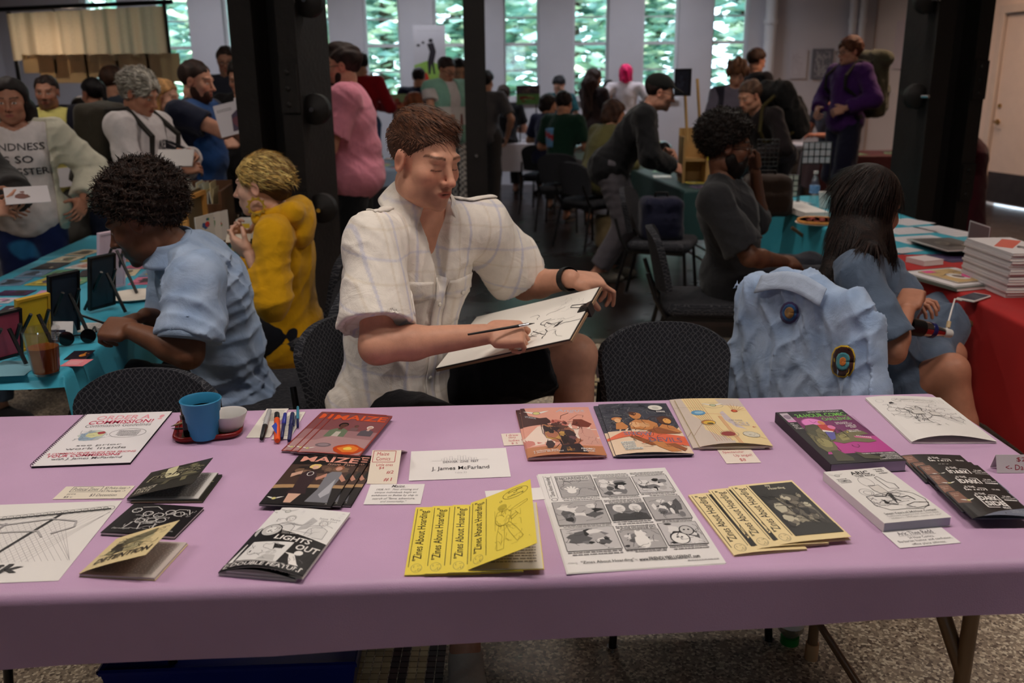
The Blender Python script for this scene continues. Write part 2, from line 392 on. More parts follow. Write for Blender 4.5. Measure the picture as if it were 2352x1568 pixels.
class Person:
    def __init__(s, label, height=1.75, build=1.0, skin=(196, 150, 122), fem=False, h=(.012, .006, .005), name='person'):
        s.k = height/1.75; s.b = build; s.skin = skin; s.fem = fem; s.h = h; s.label = label; s.J = {}; s.name = name
        s.hands = {}; s.hk = s.k
    def torso(s, pelvis, neck, lsh, rsh, lhip=None, rhip=None, mid=None):
        J = s.J; J['P'] = V3(pelvis); J['N'] = V3(neck); J['Ls'] = V3(lsh); J['Rs'] = V3(rsh)
        up = unit(J['N']-J['P']); lf = unit(J['Ls']-J['Rs']); lf = unit(lf-up*float(lf@up))
        s.up = up; s.lf = lf; s.fw = np.cross(lf, up)*1.0      # left x up = ... checked against the frame below
        if mid is not None: J['M'] = V3(mid)
        J['Lh'] = V3(lhip) if lhip is not None else J['P']+lf*.09*s.k; J['Rh'] = V3(rhip) if rhip is not None else J['P']-lf*.09*s.k
        return s
    def spine(s, t):
        J = s.J; M = J.get('M', (J['P']+J['N'])/2); return (1-t)**2*J['P']+2*t*(1-t)*(2*M-.5*(J['P']+J['N']))+t*t*J['N']
    def arm(s, sd, wrist, pole=(0, 0, -1), elbow=None, n=None, curl=(25, 35, 25), thumb=(20, 20), fing=None, hdir=None, spread=.08):
        J = s.J; J[sd+'w'] = V3(wrist); a = J[sd+'s']
        J[sd+'e'] = V3(elbow) if elbow is not None else ik(a, wrist, .285*s.k, .255*s.k, pole)
        f = unit(J[sd+'w']-J[sd+'e']) if hdir is None else unit(hdir)
        s.hands[sd] = (f, V3(n if n is not None else (0, 0, -1)), curl, thumb, fing, spread); return s
    def leg(s, sd, ankle, pole=None, knee=None, toe=None):
        J = s.J; J[sd+'a'] = V3(ankle); J[sd+'k'] = V3(knee) if knee is not None else ik(J[sd+'h'], ankle, .43*s.k, .41*s.k, s.fw if pole is None else pole)
        J[sd+'t'] = unit(V3(toe)) if toe is not None else unit(V3((s.fw[0], s.fw[1], 0))); return s
    def head(s, c, yaw, pitch=0, roll=0, scale=None):
        s.hR = face_R(yaw, pitch, roll); s.hc = V3(c); s.hs = (scale or s.k); return s
    # ---- shape lists
    def torso_prims(s, g=0.0, belly=0.0, chest=0.0):
        k, b = s.k, s.b; R = np.stack([s.lf, s.fw, s.up], 1); J = s.J; P = []
        def F(t):
            e = .04; u = unit(s.spine(min(1, t+e))-s.spine(max(0, t-e))); lf = unit(s.lf-u*float(s.lf@u)); return np.stack([lf, np.cross(lf, u), u], 1)
        hipw = .168 if s.fem else .158; ribw = .140 if s.fem else .158
        P.append((Ell(s.spine(.04), V3((hipw*b, .118*b, .125))*k+g, F(.04)), 0, 'u'))
        P.append((Ell(s.spine(.33)+s.fw*(.012+belly*.5)*k, V3((.138*b, (.100+belly)*b, .15))*k+g, F(.33)), .06, 'u'))
        P.append((Ell(s.spine(.66)+s.fw*.01*k, V3((ribw*b, (.112+chest)*b, .17))*k+g, F(.66)), .06, 'u'))
        if s.fem:
            for q in (1, -1): P.append((Ell(s.spine(.64)+(s.fw*.085+s.lf*q*.07)*k, V3((.06, .055, .06))*k+g), .04, 'u'))
        mid = s.spine(.85); sh = .045*k*b
        for sd in 'LR':
            P.append((Cap(mid, J[sd+'s'], .062*k*b+g, sh+g), .05, 'u')); P.append((Cap(J['N']-s.up*.005*k, J[sd+'s']*.55+s.spine(.93)*.45, .040*k+g*.3, .036*k+g*.7), .04, 'u'))
        return P
    def neck_prim(s, g=0.0):
        b = s.hc+s.hR @ (V3((0, -.025, -.07))*s.hs); return Cap(s.J['N']-s.up*.03, b, (.055 if not s.fem else .048)*s.k+g, (.052 if not s.fem else .045)*s.k+g)
    def arm_prims(s, sd, g=0.0):
        J = s.J; k = s.k*(s.b*.5+.5)*(.9 if s.fem else 1); a, e, w = J[sd+'s'], J[sd+'e'], J[sd+'w']; m = e*.68+w*.32
        return [(Cap(a, e, .050*k+g, .039*k+g), .03, 'u'), (Cap(e, m, .040*k+g, .042*k+g), .03, 'u'), (Cap(m, w, .041*k+g, .0265*k+g), .02, 'u')]
    def leg_prims(s, sd, g=0.0):
        J = s.J; k = s.k*(s.b*.5+.5); a, e, w = J[sd+'h'], J[sd+'k'], J[sd+'a']; m = e*.66+w*.34
        return [(Cap(a, e, .086*k+g, .056*k+g), .04, 'u'), (Cap(e, m, .054*k+g, .057*k+g), .03, 'u'), (Cap(m, w, .056*k+g, .037*k+g), .02, 'u')]
    def sleeve(s, sd, t, g, loose=0.0, bend=.0):
        J = s.J; k = s.k*(s.b*.5+.5)*(.9 if s.fem else 1); a, e, w = J[sd+'s'], J[sd+'e'], J[sd+'w']
        if t <= 1: p = a+(e-a)*t; return [(Cap(a, p, .053*k+g, .050*k+g+loose, True), .05, 'u')], (p, unit(e-a), .050*k+g+loose)
        p = e+(w-e)*(t-1); r = .040*k*(2-t)+.030*k*(t-1)+g+loose
        return [(Cap(a, e, .053*k+g, .043*k+g+loose), .05, 'u'), (Cap(e, p, .043*k+g+loose, r, True), .04, 'u')], (p, unit(w-e), r)
    def legging(s, sd, t, g, loose=0.0):
        J = s.J; k = s.k*(s.b*.5+.5); a, e, w = J[sd+'h'], J[sd+'k'], J[sd+'a']
        if t <= 1: p = a+(e-a)*t; return [(Cap(a, p, .092*k+g, .068*k+g+loose, True), .05, 'u')]
        p = e+(w-e)*(t-1); return [(Cap(a, e, .090*k+g, .060*k+g+loose), .05, 'u'), (Cap(e, p, .060*k+g+loose, .048*k+g+loose, True), .04, 'u')]
    # ---- builders
    def start(s, base=None):
        P = s.J['P']; s.root = thing(s.name, s.label, 'person', (float(P[0]), float(P[1]), 0) if base is None else base); return s
    def body(s, legs=True, face=None, shoes=True):
        pr = s.torso_prims(-.012); pr.append((s.neck_prim(), .04, 'u')); J = s.J
        for sd in 'LR':
            if sd+'w' in J: pr += s.arm_prims(sd)
            if sd+'a' in J and legs:
                pr += s.leg_prims(sd); a, t = J[sd+'a'], J[sd+'t']
                pr.append((Cap(a-t*.03*s.k-V3((0, 0, .035))*s.k, a+t*.15*s.k-V3((0, 0, .05))*s.k, .036*s.k, .028*s.k), .03, 'u'))
        H, T = head_prims(s.hR, s.hc, s.hs, fem=s.fem); hd = {}
        one = s.h[0] <= .0051
        F = fld([p[0] for p in pr]+([p[0] for p in H] if one else []), s.h[0])
        for p, k, m in pr: F.op(p, k, m)
        if one:
            for i, (p, k, m) in enumerate(H): F.op(p, k if i else .02, m)
            for sd, (f, n, cu, th, fi, sp) in s.hands.items():
                for p, k, m in hand_prims(J[sd+'w'], f, n, 1 if sd == 'L' else -1, s.hk, cu, th, fi, sp): F.op(p, k, m)
        shells = [F.mesh('b', 1 if one else 2)]
        if not one:
            F = fld([p[0] for p in H]+[s.neck_prim()], s.h[1], .01)
            F.op(s.neck_prim(.001), 0)
            for i, (p, k, m) in enumerate(H): F.op(p, k if i else .03, m)
            shells.append(F.mesh('h', 1))
            for sd, (f, n, cu, th, fi, sp) in s.hands.items():
                hp = hand_prims(J[sd+'w'], f, n, 1 if sd == 'L' else -1, s.hk, cu, th, fi, sp)
                wr = Cap(J[sd+'w']+(J[sd+'e']-J[sd+'w'])*.2, J[sd+'w'], .029*s.k, .0265*s.k); hp.insert(0, (wr, 0, 'u'))
                F = fld([p[0] for p in hp], s.h[2], .01)
                for p, k, m in hp: F.op(p, k, m)
                r = F.mesh('a', 1)
                if r: shells.append(r)
        cols = [s.skin_color(v[0], face or {}) for v in shells]
        s.bodymesh = shells
        o = wlink('body', mk_mesh('body', shells, cols), s.root, M_SKIN); return s
    def skin_color(s, P, f):
        n = len(P); c = np.tile(np.array(lin(s.skin)), (n, 1)); q = (P-s.hc) @ s.hR/s.hs
        x, y, z = np.abs(q[:, 0]), q[:, 1], q[:, 2]; near = (x < .11) & (np.abs(z) < .14) & (np.abs(y) < .15)
        def mix(mask, col, a=1.0):
            w = (np.clip(mask, 0, 1)*a*near)[:, None]; return c*(1-w)+np.array(lin(col))*w
        ff = lambda d, e: 1-np.clip((d)/e, 0, 1)
        fr = (y > .05)
        red = tuple(np.clip(np.array(s.skin)*[1.0, .80, .78], 0, 255))
        c = mix(ff(np.hypot(x-.04, z+.03)-.012, .02)*fr, red, .35); c = mix(ff(np.hypot(x, z+.036)-.008, .012)*fr, red, .35)
        c = mix(ff(np.hypot((x-.08)/1, (z+.006))-.02, .02)*(y < .03), red, .35)
        lip = tuple(np.clip(np.array(s.skin)*[.88, .62, .62], 0, 255)); c = mix(ff(np.hypot(x/.024, (z+.0665)/.011)-.75, .3)*(y > .075), f.get('lip', lip), .8)
        c = mix(ff(np.hypot(x/.02, (z+.0662)/.0022)-.7, .4)*(y > .075), (60, 30, 28), .7)
        if 'stubble' in f:
            g = ff(np.hypot(x/.065, (z+.075)/.05)-.65, .35)*(y > -.01)*(1-ff(np.hypot(x/.03, (z+.0665)/.013)-.7, .3)*.8)*(z < -.035); c = mix(g, f['stubble'], f.get('stubw', .4))
        br = f.get('brow', tuple(np.array(s.skin)*.35))
        if 'brow' in f or True:
            by = .0245-.25*(x-.03)**2/.03+.004*(x/.05); c = mix(ff(np.abs(z-by)/.0042-.5, .6)*(x > .012)*(x < .054)*(y > .05), br, .85)
        if f.get('closed'):
            c = mix(ff(np.abs(z+.0075-.35*(x-.031)**2/.01*.2)/.0022-.4, .6)*(np.abs(x-.031) < .016)*(y > .06), (35, 22, 18), .85)
        else:
            e = np.hypot((x-.031)/.0135, (z+.002)/.0052); c = mix(ff(e-.8, .25)*(y > .06), (215, 208, 200), .9)
            c = mix(ff(np.hypot(x-.031, (z+.002)*1.0)-.004, .0015)*(y > .06), f.get('iris', (45, 32, 26)), 1)
            c = mix(ff(np.abs(z-.0035)/.0018-.4, .6)*(np.abs(x-.031) < .015)*(y > .06), (35, 24, 20), .8)
        return c
    def shirt(s, col, sleeve=.6, hem=.10, g=.012, loose=.012, name='shirt', wr=.006, wf=38, neck=.0, vneck=0.0, open_=0.0, belly=.0, seed=1, h=None, colorfn=None, cutn=True, skirt=None, chest=0.0, extra=None, dirs=None):
        h = h or (s.h[0] if s.h[0] <= .008 else s.h[0]*.92); pr = s.torso_prims(g, belly, chest); ends = []; J = s.J; k = s.k
        pr.append((Ell(s.spine(-.02), V3((.163*s.b, .123*s.b, .12))*k+g+loose*.5, np.stack([s.lf, s.fw, s.up], 1)), .05, 'u'))
        sl = []
        for sd in 'LR':
            if sleeve > 0 and sd+'e' in J:
                q, e = s.sleeve(sd, sleeve, g, loose); sl += q; ends.append(e)
        if skirt: pr += skirt
        if extra: pr += extra
        F = fld([p[0] for p in pr+sl], h)
        for p, kk, m in sl: F.op(p, .02, m)
        for (p, d, r) in ends: F.op(Cap(p+d*.02, p-d*.012, r-max(.010, h*1.3), r-max(.010, h*1.3), True), 0, 's')
        for p, kk, m in pr: F.op(p, kk or .05, m)
        if wr: F.wrinkle(wr, wf, seed, dirs)
        if not skirt: F.cut(J['P']-s.up*hem*k, s.up)
        if cutn:
            nb = s.J['N']+s.up*.02*k; F.op(Cap(nb-s.up*.02*k+s.fw*.01, s.hc, .058*k+neck, .075*k+neck), .006, 's')
            if vneck: F.op(Cap(nb+s.fw*.07, nb+s.fw*.118*k-s.up*vneck, (.06 if vneck > .15 else .05)*k, .008), .008, 's')
        if open_:
            F.op(RBox(s.spine(.45)+s.fw*.2*k, V3((open_, .17*k, .5*k)), .01, np.stack([s.lf, s.fw, s.up], 1)), .01, 's')
        r = F.mesh(name, 2 if h > .006 else 1)
        if r is None: return None
        c = np.tile(np.array(lin(col)), (len(r[0]), 1)) if colorfn is None else colorfn(r[0])
        me = mk_mesh(name, [r], [c]); s.last = me; s.lastraw = r
        return wlink(name, me, s.root, M_CLOTH)
    def bottoms(s, col, t=1.9, g=.010, loose=.012, name='trousers', wr=.005, seed=3, top=.10, h=None, colorfn=None):
        h = h or s.h[0]*(.95 if s.h[0] > .008 else 1); k = s.k
        pr = [(Ell(s.spine(.04), V3((.162*s.b, .12*s.b, .13))*k+g, np.stack([s.lf, s.fw, s.up], 1)), 0, 'u')]
        for sd in 'LR':
            if sd+'a' in s.J: pr += s.legging(sd, t, g, loose)
        F = fld([p[0] for p in pr], h)
        F.op(pr[0][0], 0); F.cut(s.J['P']+s.up*top*k, -s.up)
        for p, kk, m in pr[1:]: F.op(p, kk, m)
        if wr: F.wrinkle(wr, 42, seed)
        r = F.mesh(name, 1); c = np.tile(np.array(lin(col)), (len(r[0]), 1)) if colorfn is None else colorfn(r[0])
        return wlink(name, mk_mesh(name, [r], [c]), s.root, M_CLOTH)
    def shoes(s, col, sole=(220, 215, 205)):
        for sd in 'LR':
            if sd+'a' not in s.J: continue
            a, t = s.J[sd+'a'], s.J[sd+'t']; k = s.k; dn = V3((0, 0, -1)); lf = np.cross(t, V3((0, 0, 1))); R = np.stack([lf, t, V3((0, 0, 1))], 1)
            pr = [(Ell(a+t*.00*k+dn*.035*k, V3((.042, .06, .05))*k, R), 0, 'u'), (Ell(a+t*.10*k+dn*.050*k, V3((.048, .10, .040))*k, R), .04, 'u')]
            F = fld([p[0] for p in pr], max(.006, s.h[0]*.6))
            for p, kk, m in pr: F.op(p, kk, m)
            F.cut(a+dn*.088*k, V3((0, 0, 1))); r = F.mesh('shoe', 1); z = r[0][:, 2]
            c = np.where((z < a[2]-.070*k)[:, None], np.array(lin(sole)), np.array(lin(col))); wlink('shoe', mk_mesh('shoe', [r], [c]), s.root, M_CLOTH)
        return s
    def hair(s, col, style='short', vol=.010, col2=None, seed=5, h=None, wr=.004, wf=90, length=.25, extra=None, line=(.91, .004), name='hair', colorfn=None):
        T = lambda p: s.hc+s.hR @ (V3(p)*s.hs); sc = s.hs; R = s.hR
        n = unit(V3((0, -line[0], 1))); pr = []
        if style == 'afro':
            base = Ell(T((0, -.025, .048)), V3((.076+vol, .100+vol, .082+vol))*sc, R)
        else: base = Ell(T((0, -.020, .038)), V3((.077+vol, .098+vol*.9, .082+vol))*sc, R)
        pr.append((base, 0, 'u'))
        F = fld([base]+([Cap(T((0, -.06, -.1)), T((0, -.08, -.1-length)), .12*sc)] if style in ('long', 'bob') else [])+(extra(T, sc) and [e[0] for e in extra(T, sc)] if extra else []), h or s.h[1], .02)
        F.op(base)
        F.cut(T((0, 0, line[1])), R @ n)
        if style == 'bald': F.cut(T((0, 0, .06)), R @ unit(V3((0, -.3, -1))))
        # side burns / temples stay behind the face
        F.op(Ell(T((0, .085, -.01)), V3((.062, .06, .072))*sc, R), .01, 's')
        if style == 'long':
            for q in (1, -1): F.op(Cap(T((q*.055, -.02, .03)), T((q*.07, -.025, -.08)), .032*sc, .035*sc), .03)
            F.op(Cap(T((0, -.075, .02)), s.hc+R @ V3((0, -.095, -.10))*sc, .07*sc, .075*sc), .04)
            b = s.hc+R @ V3((0, -.095, -.10))*sc; F.op(Cap(b, b-s.up*length*.8-s.fw*.02+V3((0, 0, -length*.2)), .080*sc, .05*sc), .05)
            for q in (1, -1): F.op(Cap(T((q*.055, -.06, -.06)), T((q*.07, -.07, -.06))-s.up*length*.85-s.fw*.03, .05*sc, .03*sc), .05)
            F.op(Ell(T((0, .06, -.05)), V3((.058, .07, .09))*sc, R), .02, 's')
        if style == 'bob':
            for q in (1, -1): F.op(Cap(T((q*.060, -.02, .03)), T((q*.066, -.015, -length)), .028*sc, .026*sc), .03)
            F.op(Cap(T((0, -.07, .02)), T((0, -.075, -length)), .062*sc, .06*sc), .04); F.op(Ell(T((0, .07, -.05)), V3((.056, .07, .1))*sc, R), .02, 's')
        if style == 'bun' or style == 'pony':
            F.op(Ell(T((0, -.125, .02)), V3((.03, .03, .032))*sc, R), .02)
            if style == 'pony': F.op(Cap(T((0, -.13, .02)), T((0, -.15, -.12)), .026*sc, .012*sc), .02)
        if extra:
            for p, kk, m in extra(T, sc): F.op(p, kk, m)
        if wr: F.wrinkle(wr*sc, wf, seed, None if style == 'afro' else [R[:, 0], R[:, 0]+.3*R[:, 1]])
        # the ears stay free
        if style in ('short', 'afro', 'bald', 'bun', 'pony'):
            for q in (1, -1): F.op(Ell(T((q*.084, .002, -.010)), V3((.024, .024, .034))*sc, R), .006, 's')
        r = F.mesh(name, 1)
        if r is None: return s
        if colorfn: c = colorfn((r[0]-s.hc) @ R/sc, r[0])
        else:
            q = r[0]*np.array([90, 90, 30.]); w = (.5+.5*np.sin(q[:, 0]+1.3*np.sin(q[:, 1])+q[:, 2]))[:, None]
            c = np.array(lin(col))*(1-w)+np.array(lin(col2 or tuple(min(255, x*1.25+6) for x in col)))*w
        wlink(name, mk_mesh(name, [r], [c]), s.root, M_HAIR); return s
    def beard(s, col, vol=.012, chin=.0, low=-.03):
        T = lambda p: s.hc+s.hR @ (V3(p)*s.hs); sc = s.hs; R = s.hR
        a = Ell(T((0, .036, -.078)), V3((.056+vol*.3, .052+vol, .040+vol+chin))*sc, R); F = fld([a], s.h[1], .02); F.op(a)
        for q in (1, -1): F.op(Ell(T((q*.054, .015, -.06)), V3((.012+vol*.6, .028, .035))*sc, R), .02)
        F.cut(T((0, .02, low)), R @ unit(V3((0, .15, -1)))); F.op(Ell(T((0, .10, -.064)), V3((.024, .022, .011))*sc, R), .006, 's')
        F.wrinkle(.004*sc, 110, 7); r = F.mesh('beard', 1)
        if r: wlink('beard', mk_mesh('beard', [r], [np.tile(np.array(lin(col)), (len(r[0]), 1))]), s.root, M_HAIR)
        return s
    def glasses(s, col=(25, 22, 22), w=.0016):
        T = lambda p: Vector([float(x) for x in s.hc+s.hR @ (V3(p)*s.hs)]); mb = MB()
        for q in (1, -1):
            mb.tube([T((q*.032+.023*math.cos(a), .101-.10*abs(.02*math.cos(a)), -.004+.018*math.sin(a))) for a in [i*math.pi/8 for i in range(17)]], w*s.hs, 5, False)
            mb.tube([T((q*.054, .096, .002)), T((q*.078, .03, .004)), T((q*.08, -.015, .0))], w*s.hs, 5)
        mb.tube([T((-.010, .104, 0)), T((0, .108, .003)), T((.010, .104, 0))], w*s.hs, 5)
        me = mb.mesh('glasses'); wlink('glasses', me, s.root, mat('dark_frame', col, .4)); return s
# ---- stock poses
def A3(v): return V3((v[0], v[1], v[2]))
def stander(label, u, v, d, yaw, height=1.75, build=1.0, skin=(190, 145, 118), fem=False, hyaw=None, hpitch=8, hroll=0, lean=0.0, tier=2, arms=None, sidelean=0.0, step=.10, name='person', legs=True, twist=0, hz=None, sc=None):
    H = ((.010, .0045, .0045), (.013, .006, .006), (.017, .0085, .007))[tier]
    hc = A3(PD(u, v, d)); hz = float(hc[2])
    p = Person(label, height, build, skin, fem, H, name); k = p.k
    y = math.radians(yaw); fw = V3((math.sin(y), -math.cos(y), 0)); lf = V3((math.cos(y), math.sin(y), 0)); Z = V3((0, 0, 1))
    hipz = .93*k; L = math.radians(lean); ax = unit(Z*math.cos(L)+fw*math.sin(L)+lf*sidelean)
    # head centre = neck + ...
    nk = hc-Z*.125*k*math.cos(L*.5)-fw*(.02+.10*math.sin(L))*k
    pel = nk-ax*.50*k
    drop = float(pel[2])-hipz
    p.torso(pel, nk, nk+lf*.185*k*p.b**.5-ax*.055*k, nk-lf*.185*k*p.b**.5-ax*.055*k)
    p.head(hc, yaw if hyaw is None else hyaw, hpitch, hroll)
    if legs:
        for sd, q in (('L', 1), ('R', -1)):
            f = pel+lf*q*.10*k+fw*(step*.5*q-.02); p.leg(sd, (f[0], f[1], .085*k))
    arms = arms or {}
    for sd, q in (('L', 1), ('R', -1)):
        a = arms.get(sd, 'down')
        if a == 'down': p.arm(sd, pel+lf*q*.24*k+fw*.06-Z*.02*k, pole=-fw*.5+lf*q*.6, n=-lf*q)
        elif a is not None:
            f, l, z = a[:3]; w = pel+fw*f*k+lf*l*k+Z*z*k; p.arm(sd, w, pole=a[3] if len(a) > 3 else -Z*.8+lf*q*.7-fw*.2, n=a[4] if len(a) > 4 else -lf*q*.5-Z*.3-fw*.1, curl=(35, 40, 25))
    p.pf, p.pl = fw, lf
    return p.start()
def sitter(label, u, v, d, yaw, height=1.75, build=1.0, skin=(190, 145, 118), fem=False, hyaw=None, hpitch=15, hroll=0, lean=10, tier=1, seat=.47, arms=None, tl=None, legs=True, name='person'):
    H = ((.009, .0042, .0042), (.013, .006, .006), (.017, .0085, .007))[tier]
    hc = A3(PD(u, v, d)); p = Person(label, height, build, skin, fem, H, name); k = p.k
    y = math.radians(yaw); fw = V3((math.sin(y), -math.cos(y), 0)); lf = V3((math.cos(y), math.sin(y), 0)); Z = V3((0, 0, 1))
    L = math.radians(lean); ax = unit(Z*math.cos(L)+fw*math.sin(L))
    nk = hc-Z*.120*k-fw*(.03+.06*math.sin(L))*k; tl = tl or min(.52*k, max(.36, (float(nk[2])-(seat+.10))/max(.5, math.cos(L)))); pel = nk-ax*tl
    p.torso(pel, nk, nk+lf*.18*k*p.b**.5-ax*.055*k+fw*.02, nk-lf*.18*k*p.b**.5-ax*.055*k+fw*.02)
    p.head(hc, yaw if hyaw is None else hyaw, hpitch, hroll)
    if legs:
        for sd, q in (('L', 1), ('R', -1)):
            kn = p.J[sd+'h']+fw*.42*k+lf*q*.05; kn[2] = max(.46*k, float(pel[2])-.06); an = kn+fw*.02; an = V3((an[0], an[1], .085*k)); p.leg(sd, an, knee=kn)
    arms = arms or {}
    for sd, q in (('L', 1), ('R', -1)):
        a = arms.get(sd, (.30, q*.12, .18))
        if a is not None:
            f, l, z = a[:3]; w = pel+fw*f*k+lf*l*k+Z*z*k; p.arm(sd, w, pole=a[3] if len(a) > 3 else -Z+lf*q*.6-fw*.3, n=a[4] if len(a) > 4 else -Z, curl=(30, 35, 25))
    p.pf, p.pl = fw, lf
    return p.start()
# ------------------------------------------------------------------ the room
def struct(o): o['kind'] = 'structure'; return o
def wood_floor_mat():
    m, nt, b = _new('dark_floor_boards'); tc = nt.nodes.new('ShaderNodeTexCoord')
    mp = nt.nodes.new('ShaderNodeMapping'); mp.inputs['Rotation'].default_value = (0, 0, math.pi/2); nt.links.new(tc.outputs['Object'], mp.inputs['Vector'])
    br = nt.nodes.new('ShaderNodeTexBrick'); br.inputs['Scale'].default_value = 1; br.inputs['Brick Width'].default_value = 1.3; br.inputs['Row Height'].default_value = .085
    br.inputs['Mortar Size'].default_value = .003; br.inputs['Color1'].default_value = L4((40, 28, 23)); br.inputs['Color2'].default_value = L4((30, 21, 18)); br.inputs['Mortar'].default_value = L4((14, 10, 9))
    nt.links.new(mp.outputs['Vector'], br.inputs['Vector']); nt.links.new(br.outputs['Color'], b.inputs['Base Color'])
    nz = nt.nodes.new('ShaderNodeTexNoise'); nz.inputs['Scale'].default_value = 3; nz.inputs['Detail'].default_value = 5; nt.links.new(tc.outputs['Object'], nz.inputs['Vector'])
    mr = nt.nodes.new('ShaderNodeMapRange'); mr.inputs['To Min'].default_value = .18; mr.inputs['To Max'].default_value = .42; nt.links.new(nz.outputs['Fac'], mr.inputs['Value']); nt.links.new(mr.outputs['Result'], b.inputs['Roughness'])
    b.inputs['Specular IOR Level'].default_value = .5; return m
def terrazzo_mat():
    m, nt, b = _new('terrazzo'); tc = nt.nodes.new('ShaderNodeTexCoord')
    vo = nt.nodes.new('ShaderNodeTexVoronoi'); vo.inputs['Scale'].default_value = 130; nt.links.new(tc.outputs['Object'], vo.inputs['Vector'])
    rp = nt.nodes.new('ShaderNodeValToRGB'); cr = rp.color_ramp; cr.interpolation = 'CONSTANT'
    cr.elements[0].color = L4((150, 134, 116)); cr.elements[1].position = .3; cr.elements[1].color = L4((190, 172, 148))
    for p, c in ((.5, (160, 142, 122)), (.68, (222, 208, 184)), (.84, (110, 94, 82))):
        e = cr.elements.new(p); e.color = L4(c)
    sp = nt.nodes.new('ShaderNodeSeparateColor'); nt.links.new(vo.outputs['Color'], sp.inputs['Color']); nt.links.new(sp.outputs[0], rp.inputs['Fac'])
    nt.links.new(rp.outputs['Color'], b.inputs['Base Color']); b.inputs['Roughness'].default_value = .45; return m
M_WALL = mat('wall_paint', (206, 204, 212), .75, .03, 3, .05, 60); M_WARM = mat('warm_wall_paint', (232, 212, 200), .7, .03, 3, .05, 60)
M_IRON = mat('black_iron', (27, 22, 21), .6, .25, 5, .25, 40, spec=.5); M_WHITE = mat('white_paint', (225, 226, 232), .5, .03)
M_BLACK = mat('black_metal', (16, 15, 16), .35, .15, spec=.5); M_CHROME = mat('chrome', (200, 200, 205), .15, .02, metal=1.0); M_BRASS = mat('brass', (190, 150, 90), .3, .05, metal=1.0)
WOODY = 5.32
o = struct(MB().box((-7.5, -4, -.1), (10, WOODY, 0)).build('floor', terrazzo_mat())); FLOOR = o
o = struct(MB().box((-7.5, WOODY, -.1), (8.5, 14.6, 0)).build('floor', wood_floor_mat()))
struct(MB().box((-7.5, -4, 4.6), (10, 14.6, 4.7)).build('ceiling', mat('dim_ceiling', (150, 148, 150), .8)))
struct(MB().box((-1.25, WOODY-.05, 0), (8.5, WOODY+.03, .006)).build('trim_1', mat('brass_strip', (92, 84, 74), .4, .1)))
# mosaic border: tesserae in bands along the walk
T = .025
def mosaic_color(x, y):
    bx, by = x+1.02, y-4.32; W_ = .82
    inner = None
    if 0 <= by < W_ and x > -1.02 and x < 2.95: b, a = by, x
    elif 0 <= bx < W_ and y < 4.32: b, a = bx, y
    elif 0 <= x-2.13 < W_ and y < 4.32: b, a = x-2.13, y
    else: return None
    if x < -.2 and y > 4.32: b = min(bx, W_-(5.14-y)) if False else min(bx, 5.14-y); a = x-y
    if x > 2.13 and y > 4.32: b = min(2.95-x, 5.14-y); a = x+y
    if b < .05 or .10 <= b < .15 or .67 <= b < .72 or .77 <= b: return 1
    if .21 <= b < .61:
        p = (a % .40)-.20; m_ = max(abs(p), abs(b-.41)); return 1 if int(m_/.045) % 2 == 0 else 0
    return 0
random.seed(4)
tile_cols = [(176, 156, 118), (160, 140, 104), (188, 170, 132)]; dark_cols = [(52, 30, 34), (62, 38, 38), (44, 26, 30)]
tmat = {0: [mat('pale_tessera_%s' % w, c, .5, .06) for w, c in zip(('sand', 'clay', 'cream'), tile_cols)], 1: [mat('dark_tessera_%s' % w, c, .5, .06) for w, c in zip(('plum', 'umber', 'wine'), dark_cols)]}
tmesh = {}
for k in (0, 1):
    for i in range(3):
        g = T*.46; tmesh[(k, i)] = MB().add([(-g, -g, -.004), (g, -g, -.004), (g, g, -.004), (-g, g, -.004), (-g*.94, -g*.94, .003), (g*.94, -g*.94, .003), (g*.94, g*.94, .003), (-g*.94, g*.94, .003)], [(4,5,6,7),(0,1,5,4),(1,2,6,5),(2,3,7,6),(3,0,4,7)]).mesh('tile'); tmesh[(k, i)].materials.append(tmat[k][i])
near = []; rest = MB(); ry = int((5.14-1.7)/T)
for j in range(ry):
    y = 1.7+(j+.5)*T
    for i in range(int(3.97/T)):
        x = -1.02+(i+.5)*T; k = mosaic_color(x, y)
        if k is None: continue
        vis = (1.98 < y < 2.32) and ((-1.0 < x < -.60) or (-.46 < x < -.20))
        if vis and len(near) < 300: near.append((x, y, k)); continue
        g = T*.46*(.97+random.random()*.05); c = random.choice(dark_cols if k else tile_cols); x += random.uniform(-.001, .001)
        rest.add([(x-g, y-g, 0), (x+g, y-g, 0), (x+g, y+g, 0), (x-g, y+g, 0), (x-g*.94, y-g*.94, .003), (x+g*.94, y-g*.94, .003), (x+g*.94, y+g*.94, .003), (x-g*.94, y+g*.94, .003)], [(4,5,6,7),(0,1,5,4),(1,2,6,5),(2,3,7,6),(3,0,4,7)], c)
for x, y, k in near:
    o = link('tile', tmesh[(k, random.randrange(3))], FLOOR); o.location = (x, y, 0); o.rotation_euler = (0, 0, random.uniform(-.03, .03))
tag(rest.build('mosaic_border', colmat('tessera_glaze', .5, .1, 90, .4), FLOOR), kind='stuff')
